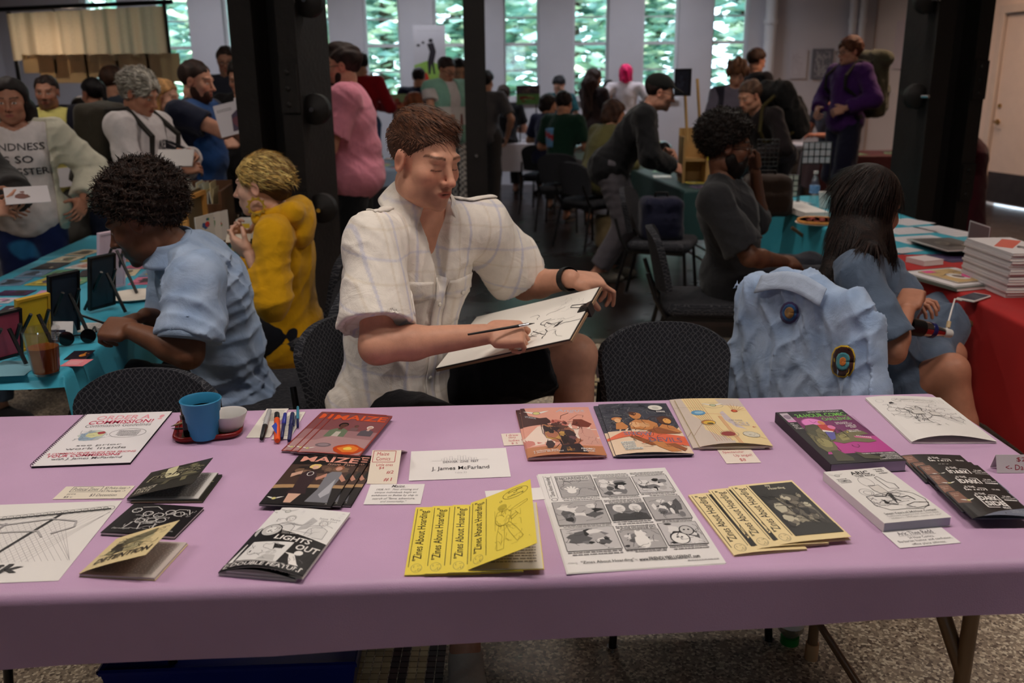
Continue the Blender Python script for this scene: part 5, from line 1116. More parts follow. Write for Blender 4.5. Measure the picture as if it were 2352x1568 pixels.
def a_hoarding(w, h):
    a = Art(w, h); K, G1, G2 = (34, 32, 34), (120, 118, 120), (176, 172, 172); xs = (.115, .405, .695, .975); ys = (.13, .39, .665, .965)
    a.line([(.035, .70), (.035, .97)], .0007, K).line([(.095, .70), (.095, .97)], .0007, K).text('"Zines About Hoarding"', .045, .72, .088, .96, K, .01, 0, True).ring(.066, .69, .025, .018, .006, G1, 10)
    for r in range(3):
        for c in range(3):
            x0, x1, y0, y1 = xs[c]+.008, xs[c+1]-.008, ys[2-r]+.008, ys[3-r]-.008
            if r > 0 and c == 0: x0 -= .085
            if r == 2 and c == 0: pass
            tl = (0, 1, 1)[c] if r == 0 else (0, 1, 0)[c]; py1 = y1-.05*tl; py0 = y0+(.035 if (r+c) % 2 == 0 else .02); s_ = r*3+c
            a.rect(x0, py0, x1, py1, G2 if s_ % 2 else (200, 196, 196)); a.mess(x0, py0, x1, py1, [K, G1, G2, (226, 222, 220), (226, 222, 220), (90, 88, 90)], 15, 40+s_, .36)
            if s_ == 4:
                a.rect(x0, py0, x1, py1, G1)
                for q in (.3, .72): bx = x0+(x1-x0)*q; a.poly([(bx-.075, py0), (bx-.06, py0+.06), (bx, py0+.085), (bx+.06, py0+.06), (bx+.075, py0)], (70, 68, 70)).ell(bx, py0+.125, .045, .042, (226, 222, 220), 12).ell(bx, py0+.10, .03, .025, (206, 202, 200), 9, .2, 3).line([(bx-.02, py0+.13), (bx+.02, py0+.13)], .0012, K)
            if s_ == 0:
                a.rect(x0, py0, x1, py1, G2)
                for i in range(9): a.line([(x0, py0+.018*i), (x1, py0+.018*i+.004)], .0010, G1)
                a.rect(x0+.02, py1-.055, x1-.02, py1-.008, (206, 202, 200)).text('HOARDING', x0+.03, py1-.048, x1-.03, py1-.012, G1, .04).text('a zine about Erin Conner', x0+.05, py1-.07, x1-.03, py1-.058, K); hx, hy = x0+.09, py0+.07; a.ell(hx, hy, .035, .03, WHT, 10)
                for q in range(5): an = .5+.5*q; a.line([(hx, hy), (hx+.06*math.cos(an), hy+.055*math.sin(an))], .0045, WHT)
            if s_ == 7: a.ell((x0+x1)/2, py0+.07, .05, .065, WHT, 12).ell((x0+x1)/2, py0+.135, .032, .028, WHT, 10).poly([((x0+x1)/2-.03, py0+.15), ((x0+x1)/2-.02, py0+.18), ((x0+x1)/2-.005, py0+.155)], WHT).poly([((x0+x1)/2+.03, py0+.15), ((x0+x1)/2+.02, py0+.18), ((x0+x1)/2+.005, py0+.155)], WHT)
            if s_ == 8: a.ell(x0+.10, py0+.06, .065, .055, WHT, 12).ring(x0+.10, py0+.06, .065, .055, .008, K).ell(x0+.17, py0+.13, .05, .045, (200, 196, 194), 12).ring(x0+.17, py0+.13, .05, .045, .008, K).ell(x0+.085, py0+.07, .008, .006, K).ell(x0+.115, py0+.07, .008, .006, K).ell(x0+.155, py0+.135, .008, .006, K).ell(x0+.185, py0+.135, .008, .006, K)
            a.scrib(x0+.01, py0+.01, x1-.01, py1-.01, K, 9, 70+s_, .0009, .05); a.frame(x0, py0, x1, py1, .0011, K)
            if tl: a.lines(x0, py1+.006, x1, y1, 3, (130, 126, 128), seed=s_)
            a.lines(x0, y0-.008, x1, py0-.004, 2, (130, 126, 128), seed=s_+20)
    a.text('"Zines About Hoarding"', .10, .055, .44, .085, K, .01).text('www.FRIENDLYBELLIGERENT.com', .47, .055, .86, .085, K, .03).lines(.02, .06, .085, .08, 2, G2).lines(.76, .03, .98, .045, 1, G2).text('by', .445, .06, .46, .078, G1); return a
def a_politik(w, h):
    a = Art(w, h); K = (40, 38, 40)
    for i in range(26): a.line([(max(0, .04*i-.30), .22), (min(.98, .04*i+.10), .74+.004*i)], .0005, (170, 166, 168)); a.line([(min(.97, .04*i+.08), .22), (max(0, .04*i-.28), .72)], .0005, (176, 172, 174))
    a.line([(.0, .74), (.97, .88)], .0045, K)
    for i in range(22): a.ring(.05+.043*i, .755+.0062*i, .04, .034, .003, (60, 58, 60), 16)
    a.line([(.66, .84), (.42, .20)], .0055, K).line([(.34, .72), (.16, .06)], .006, (150, 146, 148)).line([(.20, .74), (.34, .70), (.62, .76), (.80, .72), (.82, .64), (.70, .56)], .004, (176, 172, 172)).line([(.10, .62), (.20, .58), (.42, .60), (.60, .60), (.66, .52)], .004, (176, 172, 172)).line([(.0, .50), (.08, .44), (.10, .34), (.04, .28)], .0035, K)
    a.text('politik', .08, .07, .72, .20, K, .06, .2); a.scrib(.60, .10, .64, .13, K, 2, 3, .001); return a
def a_police(w, h):
    a = Art(w, h); CR = (206, 200, 160); a.rect(0, 0, 1, 1, (44, 42, 36)).mess(.10, .35, .97, .97, [(90, 88, 66), (60, 58, 46), (120, 116, 88), (36, 34, 30)], 26, 4, .3)
    a.poly([(.30, .95), (.46, 1), (.50, .70), (.62, .56), (.60, .48), (.42, .50), (.34, .66)], CR).poly([(.30, .52), (.55, .50), (.95, .46), (.96, .40), (.62, .38), (.40, .34), (.24, .40)], (66, 64, 52)).poly([(.46, .40), (.54, .40), (.50, .24), (.42, .24)], (90, 86, 66)).poly([(.70, .40), (.78, .42), (.80, .26), (.72, .24)], (120, 114, 84)).text('politik', .10, .52, .96, .78, CR, .05, .2).text('politik', .115, .535, .945, .765, (30, 28, 26), .02, .2).text('POLICE', .06, .20, .36, .30, (216, 210, 190), .0, .15).text('STATE', .06, .07, .32, .17, (216, 210, 190), .0, .15); return a
def a_beast(w, h):
    a = Art(w, h); a.rect(0, 0, 1, 1, (24, 20, 24)); S_ = (196, 194, 192)
    for i, (x, y) in enumerate(((.16, .76), (.36, .66), (.52, .62), (.64, .74), (.50, .44), (.36, .40), (.62, .46), (.78, .70))): a.ring(x, y, .07, .085, .016, S_, 12); a.scrib(x-.07, y-.09, x+.07, y+.09, S_, 5, i, .0011)
    a.line([(.2, .86), (.4, .90), (.5, .80)], .002, S_).line([(.62, .62), (.72, .85), (.86, .86), (.92, .70)], .002, S_).line([(.28, .34), (.24, .14)], .0025, S_).line([(.40, .32), (.44, .12)], .0025, S_).line([(.60, .34), (.62, .14)], .0025, S_).scrib(.22, .14, .70, .58, S_, 22, 9, .0010, .05).scrib(.80, .62, .96, .84, S_, 8, 2, .0008).text('Paradigm', .10, .09, .34, .15, S_, 0, .3).text('paradigm', .72, .09, .92, .16, S_, 0, .1); return a
def a_detention(w, h):
    a = Art(w, h); a.mess(.08, .30, .80, .86, [(150, 142, 104), (96, 90, 68), (190, 180, 138), (66, 62, 50), (214, 202, 158)], 26, 8, .3).poly([(.30, .80), (.72, .92), (.74, .70), (.34, .56)], (120, 114, 86)).ell(.56, .46, .14, .13, (166, 156, 116), 14, .05, 2).ell(.60, .46, .06, .06, (206, 196, 152)).scrib(.08, .28, .92, .88, (70, 64, 50), 34, 3, .0010, .05).text('DETENTION', .14, .12, .95, .27, (46, 42, 38), .05, .1, skew=.04); return a
def card_text(rows, col, sizes=None, bold=0.0, box=None, shear=.1):
    def f(w, h):
        a = Art(w, h)
        for (t, x0, y0, x1, y1) in rows: a.text(t, x0, y0, x1, y1, col, bold, shear)
        if box: a.frame(*box, .0014, col)
        return a
    return f
# ------------------------------------------------------------------ what lies on the lavender table
RED = (190, 66, 76); INK = (96, 92, 96)
o = booklet('spiral_booklet', 'white spiral bound commission guide with pink and red lettering', 'booklet', [(190, 953), (388, 947), (308, 1063), (82, 1073)], .004, (232, 228, 230), a_commission, spine=(24, 22, 26), pages=(60, 56, 60))
w, h = o['_wh']; mb = MB()
for i in range(38): y = h*(i+.6)/38.4; mb.tube([(.004*math.cos(a)-.0005, y+.001*math.sin(a*.5), .0035+.0045*math.sin(a)) for a in [k*math.pi/4 for k in range(9)]], .0007, 5, False)
tag(part('spiral_binding', mb, M_BLACK, o, 60), kind='stuff')
def stack(name, base, cat, px, offs, t, cover, art, lab, **k):
    for i, ((du, dv), l) in enumerate(zip(offs, lab)): booklet(name, l, cat, [(u+du, v+dv) for u, v in px], t, cover, art, z0=TZ+.001+i*(t+.0012), group=base, **k)
def off(px, *d): return d
px = [(757, 949), (881, 958), (848, 1049), (700, 1043)]
stack('comic_book', 'pink comics with the orange title', 'comic book', px, [(-34, -3), (-14, -2), (0, 0)], .003, (160, 118, 122), a_maize1, ('pink comic with an orange title, bottom copy of three', 'pink comic with an orange title, middle copy of three', 'pink comic with an orange title, top copy of three'), bulge=.002)
px = [(669, 1047), (807, 1052), (789, 1167), (614, 1161)]
stack('comic_book', 'black comics with two women on the cover', 'comic book', px, [(44, -3), (23, -2), (0, 0)], .003, (24, 20, 22), a_maize2, ('black comic with two women, lowest of three beside the tent card', 'black comic with two women, middle of three', 'black comic with two women, top of three with blond figure in full view'), bulge=.002)
px = [(622, 1166), (780, 1178), (724, 1330), (548, 1316)]
stack('comic_book', 'black and white comics with a double feature banner', 'comic book', px, [(-16, 6), (0, 0)], .004, (228, 226, 224), a_lights, ('black and white comic peeking out under its twin near the table edge', 'black and white comic with Lights Out band lying near the table edge'), bulge=.004, near=.008)
booklet('comic_book', 'pink brown comic with a clawed creature on the cover', 'comic book', [(1192, 944), (1346, 938), (1392, 1048), (1203, 1056)], .004, (214, 150, 132), a_creature, bulge=.003, near=.004, group='pink brown creature comics')
booklet('comic_book', 'pink brown creature comic, upper copy a little to the right', 'comic book', [(1198, 940), (1351, 937), (1393, 1047), (1209, 1054)], .003, (214, 150, 132), a_creature, z0=TZ+.0062, bulge=.003, near=.004, group='pink brown creature comics')
booklet('comic_book', 'dark blue and orange comic lying under its twin', 'comic book', [(1369, 934), (1527, 930), (1585, 1044), (1402, 1050)], .003, (58, 56, 70), a_snow, group='dark blue and orange comics', bulge=.002)
booklet('comic_book', 'dark blue and orange comic of three travellers in snow, upper copy', 'comic book', [(1377, 930), (1533, 928), (1590, 1043), (1411, 1048)], .003, (58, 56, 70), a_snow, z0=TZ+.0055, group='dark blue and orange comics', bulge=.003, near=.003)
booklet('comic_book', 'cream map comic lying under its twin', 'comic book', [(1533, 918), (1682, 920), (1758, 1027), (1597, 1033)], .003, (214, 200, 184), a_map, group='cream map comics', bulge=.003)
booklet('comic_book', 'cream map comic with coloured ovals and route lines, upper copy', 'comic book', [(1549, 917), (1696, 918), (1774, 1024), (1607, 1030)], .003, (226, 206, 160), a_map, z0=TZ+.0062, group='cream map comics', bulge=.003, near=.006)
booklet('book', 'thick black and magenta paperback with a rider on a dinosaur', 'book', [(1791, 957), (1946, 951), (2066, 1070), (1896, 1080)], .024, (28, 24, 26), a_challenge, pages=(176, 168, 182), near=.001)
booklet('comic_book', 'white pencil sketch comic at the far right table corner', 'comic book', [(1978, 915), (2160, 915), (2290, 1016), (2104, 1017)], .004, (228, 224, 220), a_sketch, bulge=.010, near=.006)
booklet('book', 'white paperback with a bearded barbarian in line drawing', 'book', [(1902, 1093), (2040, 1080), (2173, 1200), (2018, 1212)], .018, (226, 222, 218), a_aric, pages=(176, 172, 190))
px = [(2183, 1131), (2325, 1131), (2369, 1191), (2222, 1193)]; lab = ('lowest', 'second lowest', 'third lowest', 'third from the top', 'second from the top', 'topmost')
for i, (du, dv) in enumerate([(-107, -83), (-82, -67), (-66, -60), (-44, -39), (-24, -16), (0, 0)]):
    booklet('mini_comic', 'small black landscape mini comic, %s of the fanned six' % lab[i], 'mini comic', [(u+du, v+dv) for u, v in px], .0022, (30, 26, 26), a_dark, z0=TZ+.001+i*.0032, bulge=.007, lift=.001, group='fanned black mini comics', pages=(150, 150, 166))
YL = (238, 216, 84); CRM = (238, 216, 164)
px = [(1082, 1163), (1222, 1160), (1262, 1314), (1075, 1318)]; M0 = fit(px, TZ+.003)
for i, du in enumerate((-146, -101, -48)):
    q = [(u+du*(1 if j in (2, 3) else .87), v+(3 if j > 1 else 1)) for j, (u, v) in enumerate(px)]; booklet('zine', 'yellow zine, %s of the four from the left' % ('first', 'second', 'third')[i], 'zine', None, .0022, YL, a_zine(YL, False), z0=TZ+.001+.0024*i, group='fanned yellow zines', MW=(fit(q, TZ+.003)[0], M0[1], M0[2]))
booklet('zine', 'yellow zine standing open with a soldier drawing, rightmost of four', 'zine', None, .0022, YL, a_zine(YL, True), z0=TZ+.0084, lift=.048, lp=1.25, bulge=.004, group='fanned yellow zines', MW=M0, inner=a_page_text, pages=(234, 226, 214))
px = [(1684, 1122), (1830, 1112), (1940, 1244), (1776, 1260)]; M0 = fit(px, TZ+.004)
for i, (du, dv) in enumerate(((-96, 16), (-48, 6), (0, 0))): booklet('zine', 'cream zine with a dark photo, %s' % ('lowest of the three', 'middle of the three', 'top one showing its whole cover')[i], 'zine', None, .0025, CRM, a_zine(CRM, True, True), z0=TZ+.001+.0030*i, bulge=.003, lift=.004 if i == 2 else 0, group='fanned cream zines', MW=(fit([(u+du, v+dv) for u, v in px], TZ+.004)[0], M0[1], M0[2]), pages=(226, 206, 170))
sheet('comic_page', 'large black and white nine panel comic page print', 'print', [(1244, 1088), (1538, 1074), (1655, 1293), (1293, 1318)], (232, 228, 226), a_hoarding, group='comic page prints')
sheet('comic_page', 'spare sheet peeking out under the nine panel comic page', 'print', [(1242, 1091), (1536, 1076), (1653, 1296), (1289, 1320)], (222, 218, 216), None, z0=TZ+.0003, t=.0003, group='comic page prints')
sheet('poster_print', 'white political print of a barbed wire fence at the left table edge', 'print', [(-60, 1164), (279, 1147), (136, 1337), (-250, 1345)], (232, 228, 224), a_politik)
px = [(340, 1090), (497, 1086), (462, 1150), (300, 1148)]; M0 = fit(px, TZ+.004)
booklet('zine', 'dark police state zine lying under its open twin', 'zine', None, .003, (52, 50, 42), a_police, MW=(fit([(u+8, v+3) for u, v in px], TZ+.004)[0], M0[1], M0[2]), pages=(206, 196, 150), group='dark police state zines')
booklet('zine', 'dark police state zine with its cover lifted open', 'zine', None, .003, (52, 50, 42), a_police, z0=TZ+.0045, MW=M0, lift=.033, lp=1.2, bulge=.004, inner=a_page_text, pages=(224, 220, 216), group='dark police state zines')
booklet('zine', 'black zine with a white ink beast drawing', 'zine', [(292, 1160), (453, 1166), (418, 1238), (248, 1226)], .005, (26, 22, 26), a_beast, bulge=.003)
px = [(258, 1238), (412, 1246), (378, 1330), (192, 1322)]; M0 = fit(px, TZ+.004)
booklet('zine', 'cream detention zine with its cover standing open', 'zine', None, .005, (226, 206, 156), a_detention, MW=M0, lift=.043, lp=1.15, bulge=.005, inner=a_page_text, pages=(206, 196, 190))
# cards
CW = (236, 232, 230); HW = (222, 206, 190)
sheet('price_card', 'hand lettered political zine price strip with arrows', 'card', [(148, 1117), (306, 1116), (288, 1144), (125, 1147)], (232, 222, 204), lambda w, h: Art(w, h).text('Political Zines', .16, .62, .52, .88, INK).frame(.13, .54, .56, .96, .0012, INK).text('$2 Police State ->', .60, .70, .96, .92, INK).text('$3 Paradigm ->', .58, .48, .93, .66, INK).text('$3 Detention', .48, .14, .86, .38, INK).text('print', .14, .28, .26, .44, INK).text('$5 v', .13, .06, .25, .22, INK))
sheet('caption_card', 'white caption card with an italic paragraph below the tent card', 'card', [(852, 1112), (974, 1112), (968, 1157), (834, 1159)], CW, lambda w, h: Art(w, h).text('Maize', .40, .84, .64, .96, INK, .02, .3).line([(.40, .82), (.66, .82)], .0008, INK).text('1928, NY.  Four amazing and', .14, .66, .90, .77, INK, 0, .3).text('unique individuals begin an', .13, .51, .88, .62, INK, 0, .3).text('exhibition to Belize by ship in', .09, .36, .92, .47, INK, 0, .3).text('search of "fame, adventure,', .12, .21, .88, .32, INK, 0, .3).text('and immortality."', .28, .06, .74, .17, INK, 0, .3))
def a_name(w, h):
    a = Art(w, h); G = (196, 192, 194); a.line([(.22, .62), (.80, .62)], .0008, G); x = .30
    for i, hh in enumerate((.06, .10, .05, .14, .07, .05, .16, .12, .15, .06, .09, .05, .07)): a.frame(.32+.028*i, .62, .345+.028*i, .62+hh, .0008, G)
    a.text('DENVER  ZINE  FEST', .335, .53, .70, .60, (120, 116, 120), .03).text('J. James McFarland', .22, .26, .80, .41, (50, 48, 52), .015).text('Table 33', .45, .17, .57, .22, (190, 186, 188)); return a
sheet('name_card', 'white exhibitor name card in the middle of the table', 'card', [(946, 1036), (1164, 1029), (1171, 1094), (937, 1105)], CW, a_name)
sheet('price_card', 'small hand lettered price card left of the creature comics', 'card', [(1152, 996), (1200, 994), (1206, 1021), (1156, 1024)], (236, 222, 210), card_text((('I draw', .22, .74, .80, .92), ('sexy', .30, .52, .66, .68), ('ladies !', .28, .30, .90, .46), ('$ 5', .36, .06, .66, .22)), RED))
sheet('price_card', 'hand lettered price card tucked under the cream map comics', 'card', [(1644, 1024), (1722, 1024), (1744, 1061), (1667, 1066)], (236, 222, 210), card_text((('Cosmic', .16, .76, .52, .92), ('Spectacular', .10, .54, .74, .70), ('Up angel!', .36, .32, .90, .50), ('$8', .44, .08, .62, .26)), RED))
sheet('price_card', 'price card with an arrow half hidden behind the open yellow zine', 'card', [(1115, 1127), (1244, 1120), (1250, 1146), (1118, 1156)], CW, card_text((('<-', .16, .45, .30, .70), ('Zines', .36, .50, .74, .85)), RED))
sheet('caption_card', 'white caption card in front of the barbarian paperback', 'card', [(2030, 1221), (2168, 1211), (2201, 1246), (2062, 1260)], CW, lambda w, h: Art(w, h).text('Aric Thee Redd', .20, .70, .78, .92, INK, .02).line([(.18, .66), (.80, .66)], .0007, INK).text('24 Hour Comics.', .30, .46, .72, .60, INK).text('Barbarian humor and confusion,', .08, .26, .96, .41, INK).text('office place silliness.', .24, .05, .80, .20, INK))
# standing tent cards
def tent(label, u0, u1, v0, v1, y_at, art, colr, z=TZ+.0008, name='tent_card', deep=.05, wpx=None):
    a, b = PZ(u0, v1, z), PZ(u1, v1, z); ux = (b-a); w = ux.length; ux.normalize(); bk = Vector((-ux.y, ux.x, 0)); top = PD(u0, v0, (a+bk*deep*.5).y); hh = top.z-z; L = math.hypot(hh, deep*.5)
    o = thing(name, label, 'card', (0, 0, 0)); sl = (Vector((0, 0, hh))+bk*deep*.5).normalized(); n = ux.cross(sl)
    M = Matrix(((ux.x, sl.x, n.x, a.x), (ux.y, sl.y, n.y, a.y), (ux.z, sl.z, n.z, a.z), (0, 0, 0, 1))); o.matrix_world = M
    part('front_panel', MB().box((0, 0, -.0005), (w, L, 0)), papermat(colr), o); link('print', art(w, L).mesh(lambda x, y, zz: Vector((x, y, zz)), 'print'), o)
    Mi = M.inverted(); q = [Mi @ p for p in (a+bk*deep, a+bk*deep+ux*w, a+ux*w+bk*deep*.5+Vector((0, 0, hh)), a+bk*deep*.5+Vector((0, 0, hh)))]; part('back_panel', MB().slab(q, .0005), papermat(colr), o); return o
tent('hand lettered red and cream tent card beside the black comics', 842, 911, 1034, 1111, 0, lambda w, h: Art(w, h).frame(.06, .64, .82, .98, .0013, RED).text('Maize', .18, .84, .60, .94, RED, 0, .1).text('Comics', .18, .69, .66, .80, RED, 0, .1).text('Little ones', .22, .52, .78, .60, RED, 0, .1).text('$4', .32, .42, .50, .50, RED, 0, .1).text('#2', .60, .29, .84, .39, RED, 0, .1).text('#1', .54, .07, .82, .18, RED, 0, .1), (236, 222, 204), deep=.17)
tent('grey shaded tent card with a red arrow at the right edge of the table', 2290, 2420, 1044, 1086, 0, lambda w, h: Art(w, h).text('$2', .36, .60, .52, .86, (150, 30, 44)).text('<- Dark Side', .16, .16, .86, .46, (150, 30, 44)), (206, 200, 200), deep=.03)
# ink tray, cup, bowl, bottle, pens
p = PZ(480, 996, TZ); TX = Matrix.Translation((p.x, p.y, TZ+.001)) @ Matrix.Rotation(math.radians(14), 4, 'Z')
t = thing('ink_tray', 'small dark red lacquer tray with a yellow flower pattern', 'tray'); t.matrix_world = TX
part('tray_base', MB().rbox((-.075, -.05, 0), (.075, .085, .005), .03), mat('red_lacquer', (120, 22, 22), .25), t, 40)
rim = [(-.075+.03, -.05), (.075-.03, -.05)]; ring = []
for cx, cy, a0 in ((.045, .055, 0), (-.045, .055, 90), (-.045, -.02, 180), (.045, -.02, 270)): ring += [(cx+.03*math.cos(math.radians(a0+q*22.5)), cy+.03*math.sin(math.radians(a0+q*22.5)), .009) for q in range(5)]
part('tray_rim', MB().tube(ring+[ring[0]], .0055, 8, False), MATS['red_lacquer'], t, 60); a = Art(.12, .10); a.rect(0, 0, 1, 1, (60, 50, 30)).mess(.02, .02, .98, .98, [(206, 160, 50), (180, 130, 40), (90, 80, 50), (220, 190, 90)], 26, 3, .25)
link('tray_print', a.mesh(lambda x, y, z: Vector((x-.06, y-.03, .0052+z)), 'tray_print'), t)
c = PZ(470, 1003, TZ+.007); t = thing('silicone_cup', 'blue ribbed silicone water cup on the red tray', 'cup', (c.x, c.y, TZ+.007)); R1 = .0455
part('cup_wall', MB().lathe([(.0001, 0), (.030, 0), (.032, .004), (.0325, .020), (.0345, .022), (.0355, .040), (.038, .043), (.0395, .062), (.0425, .066), (R1, .090), (R1+.002, .094), (R1, .096), (R1-.003, .092), (.040, .066), (.036, .045), (.030, .020), (.0001, .018)], 36), mat('blue_silicone', (48, 136, 178), .5, .06), t, 50)
part('ink_water', MB().lathe([(.0001, .0701), (.0405, .0701)], 36), mat('inky_water', (16, 40, 54), .08), t)
c = PZ(528, 985, TZ+.008); t = thing('ink_bowl', 'small white plastic bowl with grey ink wash behind the blue cup', 'bowl', (c.x, c.y, TZ+.009)); part('bowl_wall', MB().lathe([(.0001, 0), (.026, 0), (.030, .004), (.040, .030), (.0435, .040), (.043, .042), (.039, .038), (.030, .010), (.0001, .008)], 32), mat('white_plastic', (214, 210, 206), .35, .02), t, 50); part('ink_wash', MB().lathe([(.0001, .0145), (.0318, .0145)], 32), mat('grey_wash', (128, 124, 120), .15, .2, 60), t)
c = PZ(440, 996, TZ+.007); t = thing('ink_bottle', 'small dark square ink bottle left of the blue cup', 'bottle', (c.x, c.y, TZ+.007), .3); part('bottle_body', MB().rbox((-.017, -.017, 0), (.017, .017, .045), .005), mat('ink_glass', (14, 14, 22), .12), t, 40); part('cap', MB().lathe([(.012, .045), (.013, .047), (.013, .058), (.011, .060)], 18), M_BLACK, t, 40)
c = PZ(424, 966, TZ); t = thing('bulldog_clip', 'tiny steel clip standing behind the ink bottle', 'clip', (c.x, c.y, TZ+.001), .5); part('jaw', MB().box((-.010, -.004, 0), (.010, .004, .014)), mat('steel', (130, 124, 112), .4, metal=.8), t); part('lever', MB().box((-.007, -.001, .014), (.007, .001, .032)), MATS['steel'], t)
for (u0, v0, u1, v1, col, lab) in ((392, 979, 428, 968, (150, 120, 84), 'dip pen with a pale wooden holder resting on the red tray'), (394, 984, 430, 984, (34, 22, 24), 'dark dip pen resting on the red tray below the pale one')):
    a, b = PZ(u0, v0, TZ+.016), PZ(u1, v1, TZ+.021); t = thing('dip_pen', lab, 'pen', group='dip pens on the tray'); d = (b-a); part('holder', MB().tube([a+d*.25, a+d*1.25], [.0026, .0034], 8), mat('holder_%d' % col[0], col, .4), t, 50); part('nib', MB().tube([a, a+d*.25], [.0004, .0022], 8), MATS['steel'], t, 50)
sheet('note_sheet', 'white printed receipt lying under the grey marker', 'paper', [(606, 940), (654, 937), (630, 1006), (572, 1004)], (232, 226, 216), lambda w, h: Art(w, h).lines(.15, .55, .9, .95, 8, (170, 164, 160)))
sheet('note_sheet', 'white printed receipt lying under the blue pens', 'paper', [(652, 947), (697, 945), (671, 1009), (634, 1008)], (232, 226, 216), lambda w, h: Art(w, h).lines(.15, .1, .9, .9, 14, (170, 164, 160)), z0=TZ+.0016)
def pen(label, a, b, r, segs, name='pen', z=TZ+.0022):
    A_, B_ = PZ(a[0], a[1], z+r), PZ(b[0], b[1], z+r); t = thing(name, label, 'pen', group='pens on the receipts'); d = B_-A_
    for nm, t0, t1, r0, r1, m in segs: part(nm, MB().tube([A_+d*t0, A_+d*(t0+.02), A_+d*(t1-.02), A_+d*t1], [r0*.8, r0, r1, r1*.75], 12), m, t, 50)
    return t
G_ = mat('grey_plastic', (176, 176, 178), .35); BP = mat('black_plastic', (20, 20, 22), .35); NB = mat('navy_plastic', (28, 32, 84), .3); RB = mat('royal_plastic', (40, 50, 150), .3); OR = mat('orange_plastic', (232, 84, 24), .35); TL = mat('teal_plastic', (52, 130, 156), .3)
t = pen('grey permanent marker with a black cap', (619, 942), (601, 1008), .0065, (('barrel', 0, .58, .0058, .0068, G_), ('cap', .56, 1, .0072, .0052, BP)), 'marker_pen')
t = pen('orange and black lighter shaped marker with a blue flame print', (636, 949), (637, 1012), .0072, (('cap', 0, .24, .0066, .0068, BP), ('barrel', .22, 1, .0072, .0072, OR)), 'marker_pen'); A_, B_ = PZ(632, 972, TZ+.0168), PZ(638, 995, TZ+.0168); pass
f_ = MB().add([A_+Vector((0, .008, 0)), A_+Vector((.008, -.012, 0)), B_+Vector((-.002, -.004, 0)), A_+Vector((-.004, -.018, 0))], [(0, 1, 2, 3)]); wlink('flame_print', f_.mesh('flame_print'), t, mat('flame_blue', (50, 76, 176), .4))
pen('royal blue capped pen', (655, 950), (647, 1006), .005, (('cap', 0, .45, .0048, .0056, RB), ('barrel', .44, 1, .0046, .0042, NB)))
t = pen('navy rollerball pen with a pocket clip', (672, 949), (664, 1012), .0056, (('cap', 0, .48, .0054, .0060, NB), ('barrel', .46, 1, .0052, .0046, NB))); A_, B_ = PZ(679, 955, TZ+.016), PZ(675, 978, TZ+.016); wlink('pocket_clip', MB().tube([A_, B_], .0014, 6).mesh('pocket_clip'), t, NB)
pen('short teal pen with a dark tip nearest the table edge', (684, 934), (684, 981), .0036, (('barrel', 0, .62, .0034, .0038, TL), ('grip', .62, 1, .0034, .0030, NB)))
# under the table
c = PZ(660, 1560, 0); t = thing('storage_bin', 'dark blue plastic storage bin on the floor under the lavender table', 'bin', (c.x-.03, 2.02, 0), .04)
bm_ = mat('blue_bin', (14, 30, 120), .35, .05); part('bin_body', MB().add([(-.30, -.16, 0), (.22, -.16, 0), (.22, .16, 0), (-.30, .16, 0), (-.34, -.19, .22), (.26, -.19, .22), (.26, .19, .22), (-.34, .19, .22)], [(0,3,2,1),(4,5,6,7),(0,1,5,4),(1,2,6,5),(2,3,7,6),(3,0,4,7)]), bm_, t); part('bin_rim', MB().tube([(-.34, -.19, .22), (.26, -.19, .22), (.26, .19, .22), (-.34, .19, .22), (-.34, -.19, .22)], .008, 6, False), bm_, t, 50)
for i in range(3): q = MB().box((0, 0, 0), (.10, .07, .003), Matrix.Translation((c.x-.0+.006*i, 2.00-.01*i, .231+.0035*i)) @ Matrix.Rotation(.15*i, 4, 'Z')); tag(q.build('leaflet', papermat((120, 118, 116))), '%s grey leaflet of the little pile on the blue bin' % ('lowest', 'middle', 'topmost')[i], 'leaflet', 'leaflets on the blue bin')
c = PZ(1818, 1484, 0); t = thing('drink_bottle', 'clear bottle with a green cap upside down under the table', 'bottle', (c.x, c.y+.02, 0)); part('cap', MB().lathe([(.026, 0), (.026, .022), (.022, .024)], 20), mat('green_cap', (24, 120, 44), .4), t, 40); part('bottle_body', MB().lathe([(.020, .024), (.036, .045), (.036, .15), (.030, .16), (.0001, .16)], 20), mat('cloudy_plastic', (150, 140, 120), .2, .05, alpha=.6), t, 40); part('bottle_label', MB().lathe([(.0365, .06), (.0365, .11)], 20), M_PAPER, t, 40)
# ------------------------------------------------------------------ helpers for clothing details
def bvh_of(raw): return BVHTree.FromPolygons([Vector(map(float, p)) for p in raw[0]], [tuple(map(int, f)) for f in raw[1]])
def patch(name, par, bvh, fn, dirn, nu, nv, col, lift=.003, t=.0025, m=None, colorfn=None):
    dv = Vector([float(x) for x in dirn]).normalized(); memo = {}
    def g(u, v):
        p = Vector([float(x) for x in fn(u, v)]); h = bvh.ray_cast(p-dv*.15, dv, .5)
        q = h[0] if h[0] is not None else (bvh.find_nearest(p)[0]); return q-dv*lift
    mb = MB().grid(g, nu, nv, t=t)
    me = mb.mesh(name, True); n = len(me.vertices); P = np.array([v[:] for v in mb.v]); c = np.tile(np.array(lin(col)), (n, 1)) if colorfn is None else colorfn(P)
    at = me.color_attributes.new('Col', 'FLOAT_COLOR', 'POINT'); at.data.foreach_set('color', np.concatenate([c, np.ones((n, 1))], 1).astype(np.float32).ravel())
    return wlink(name, me, par, m or M_CLOTH)
def fvec(a): return Vector([float(x) for x in a])
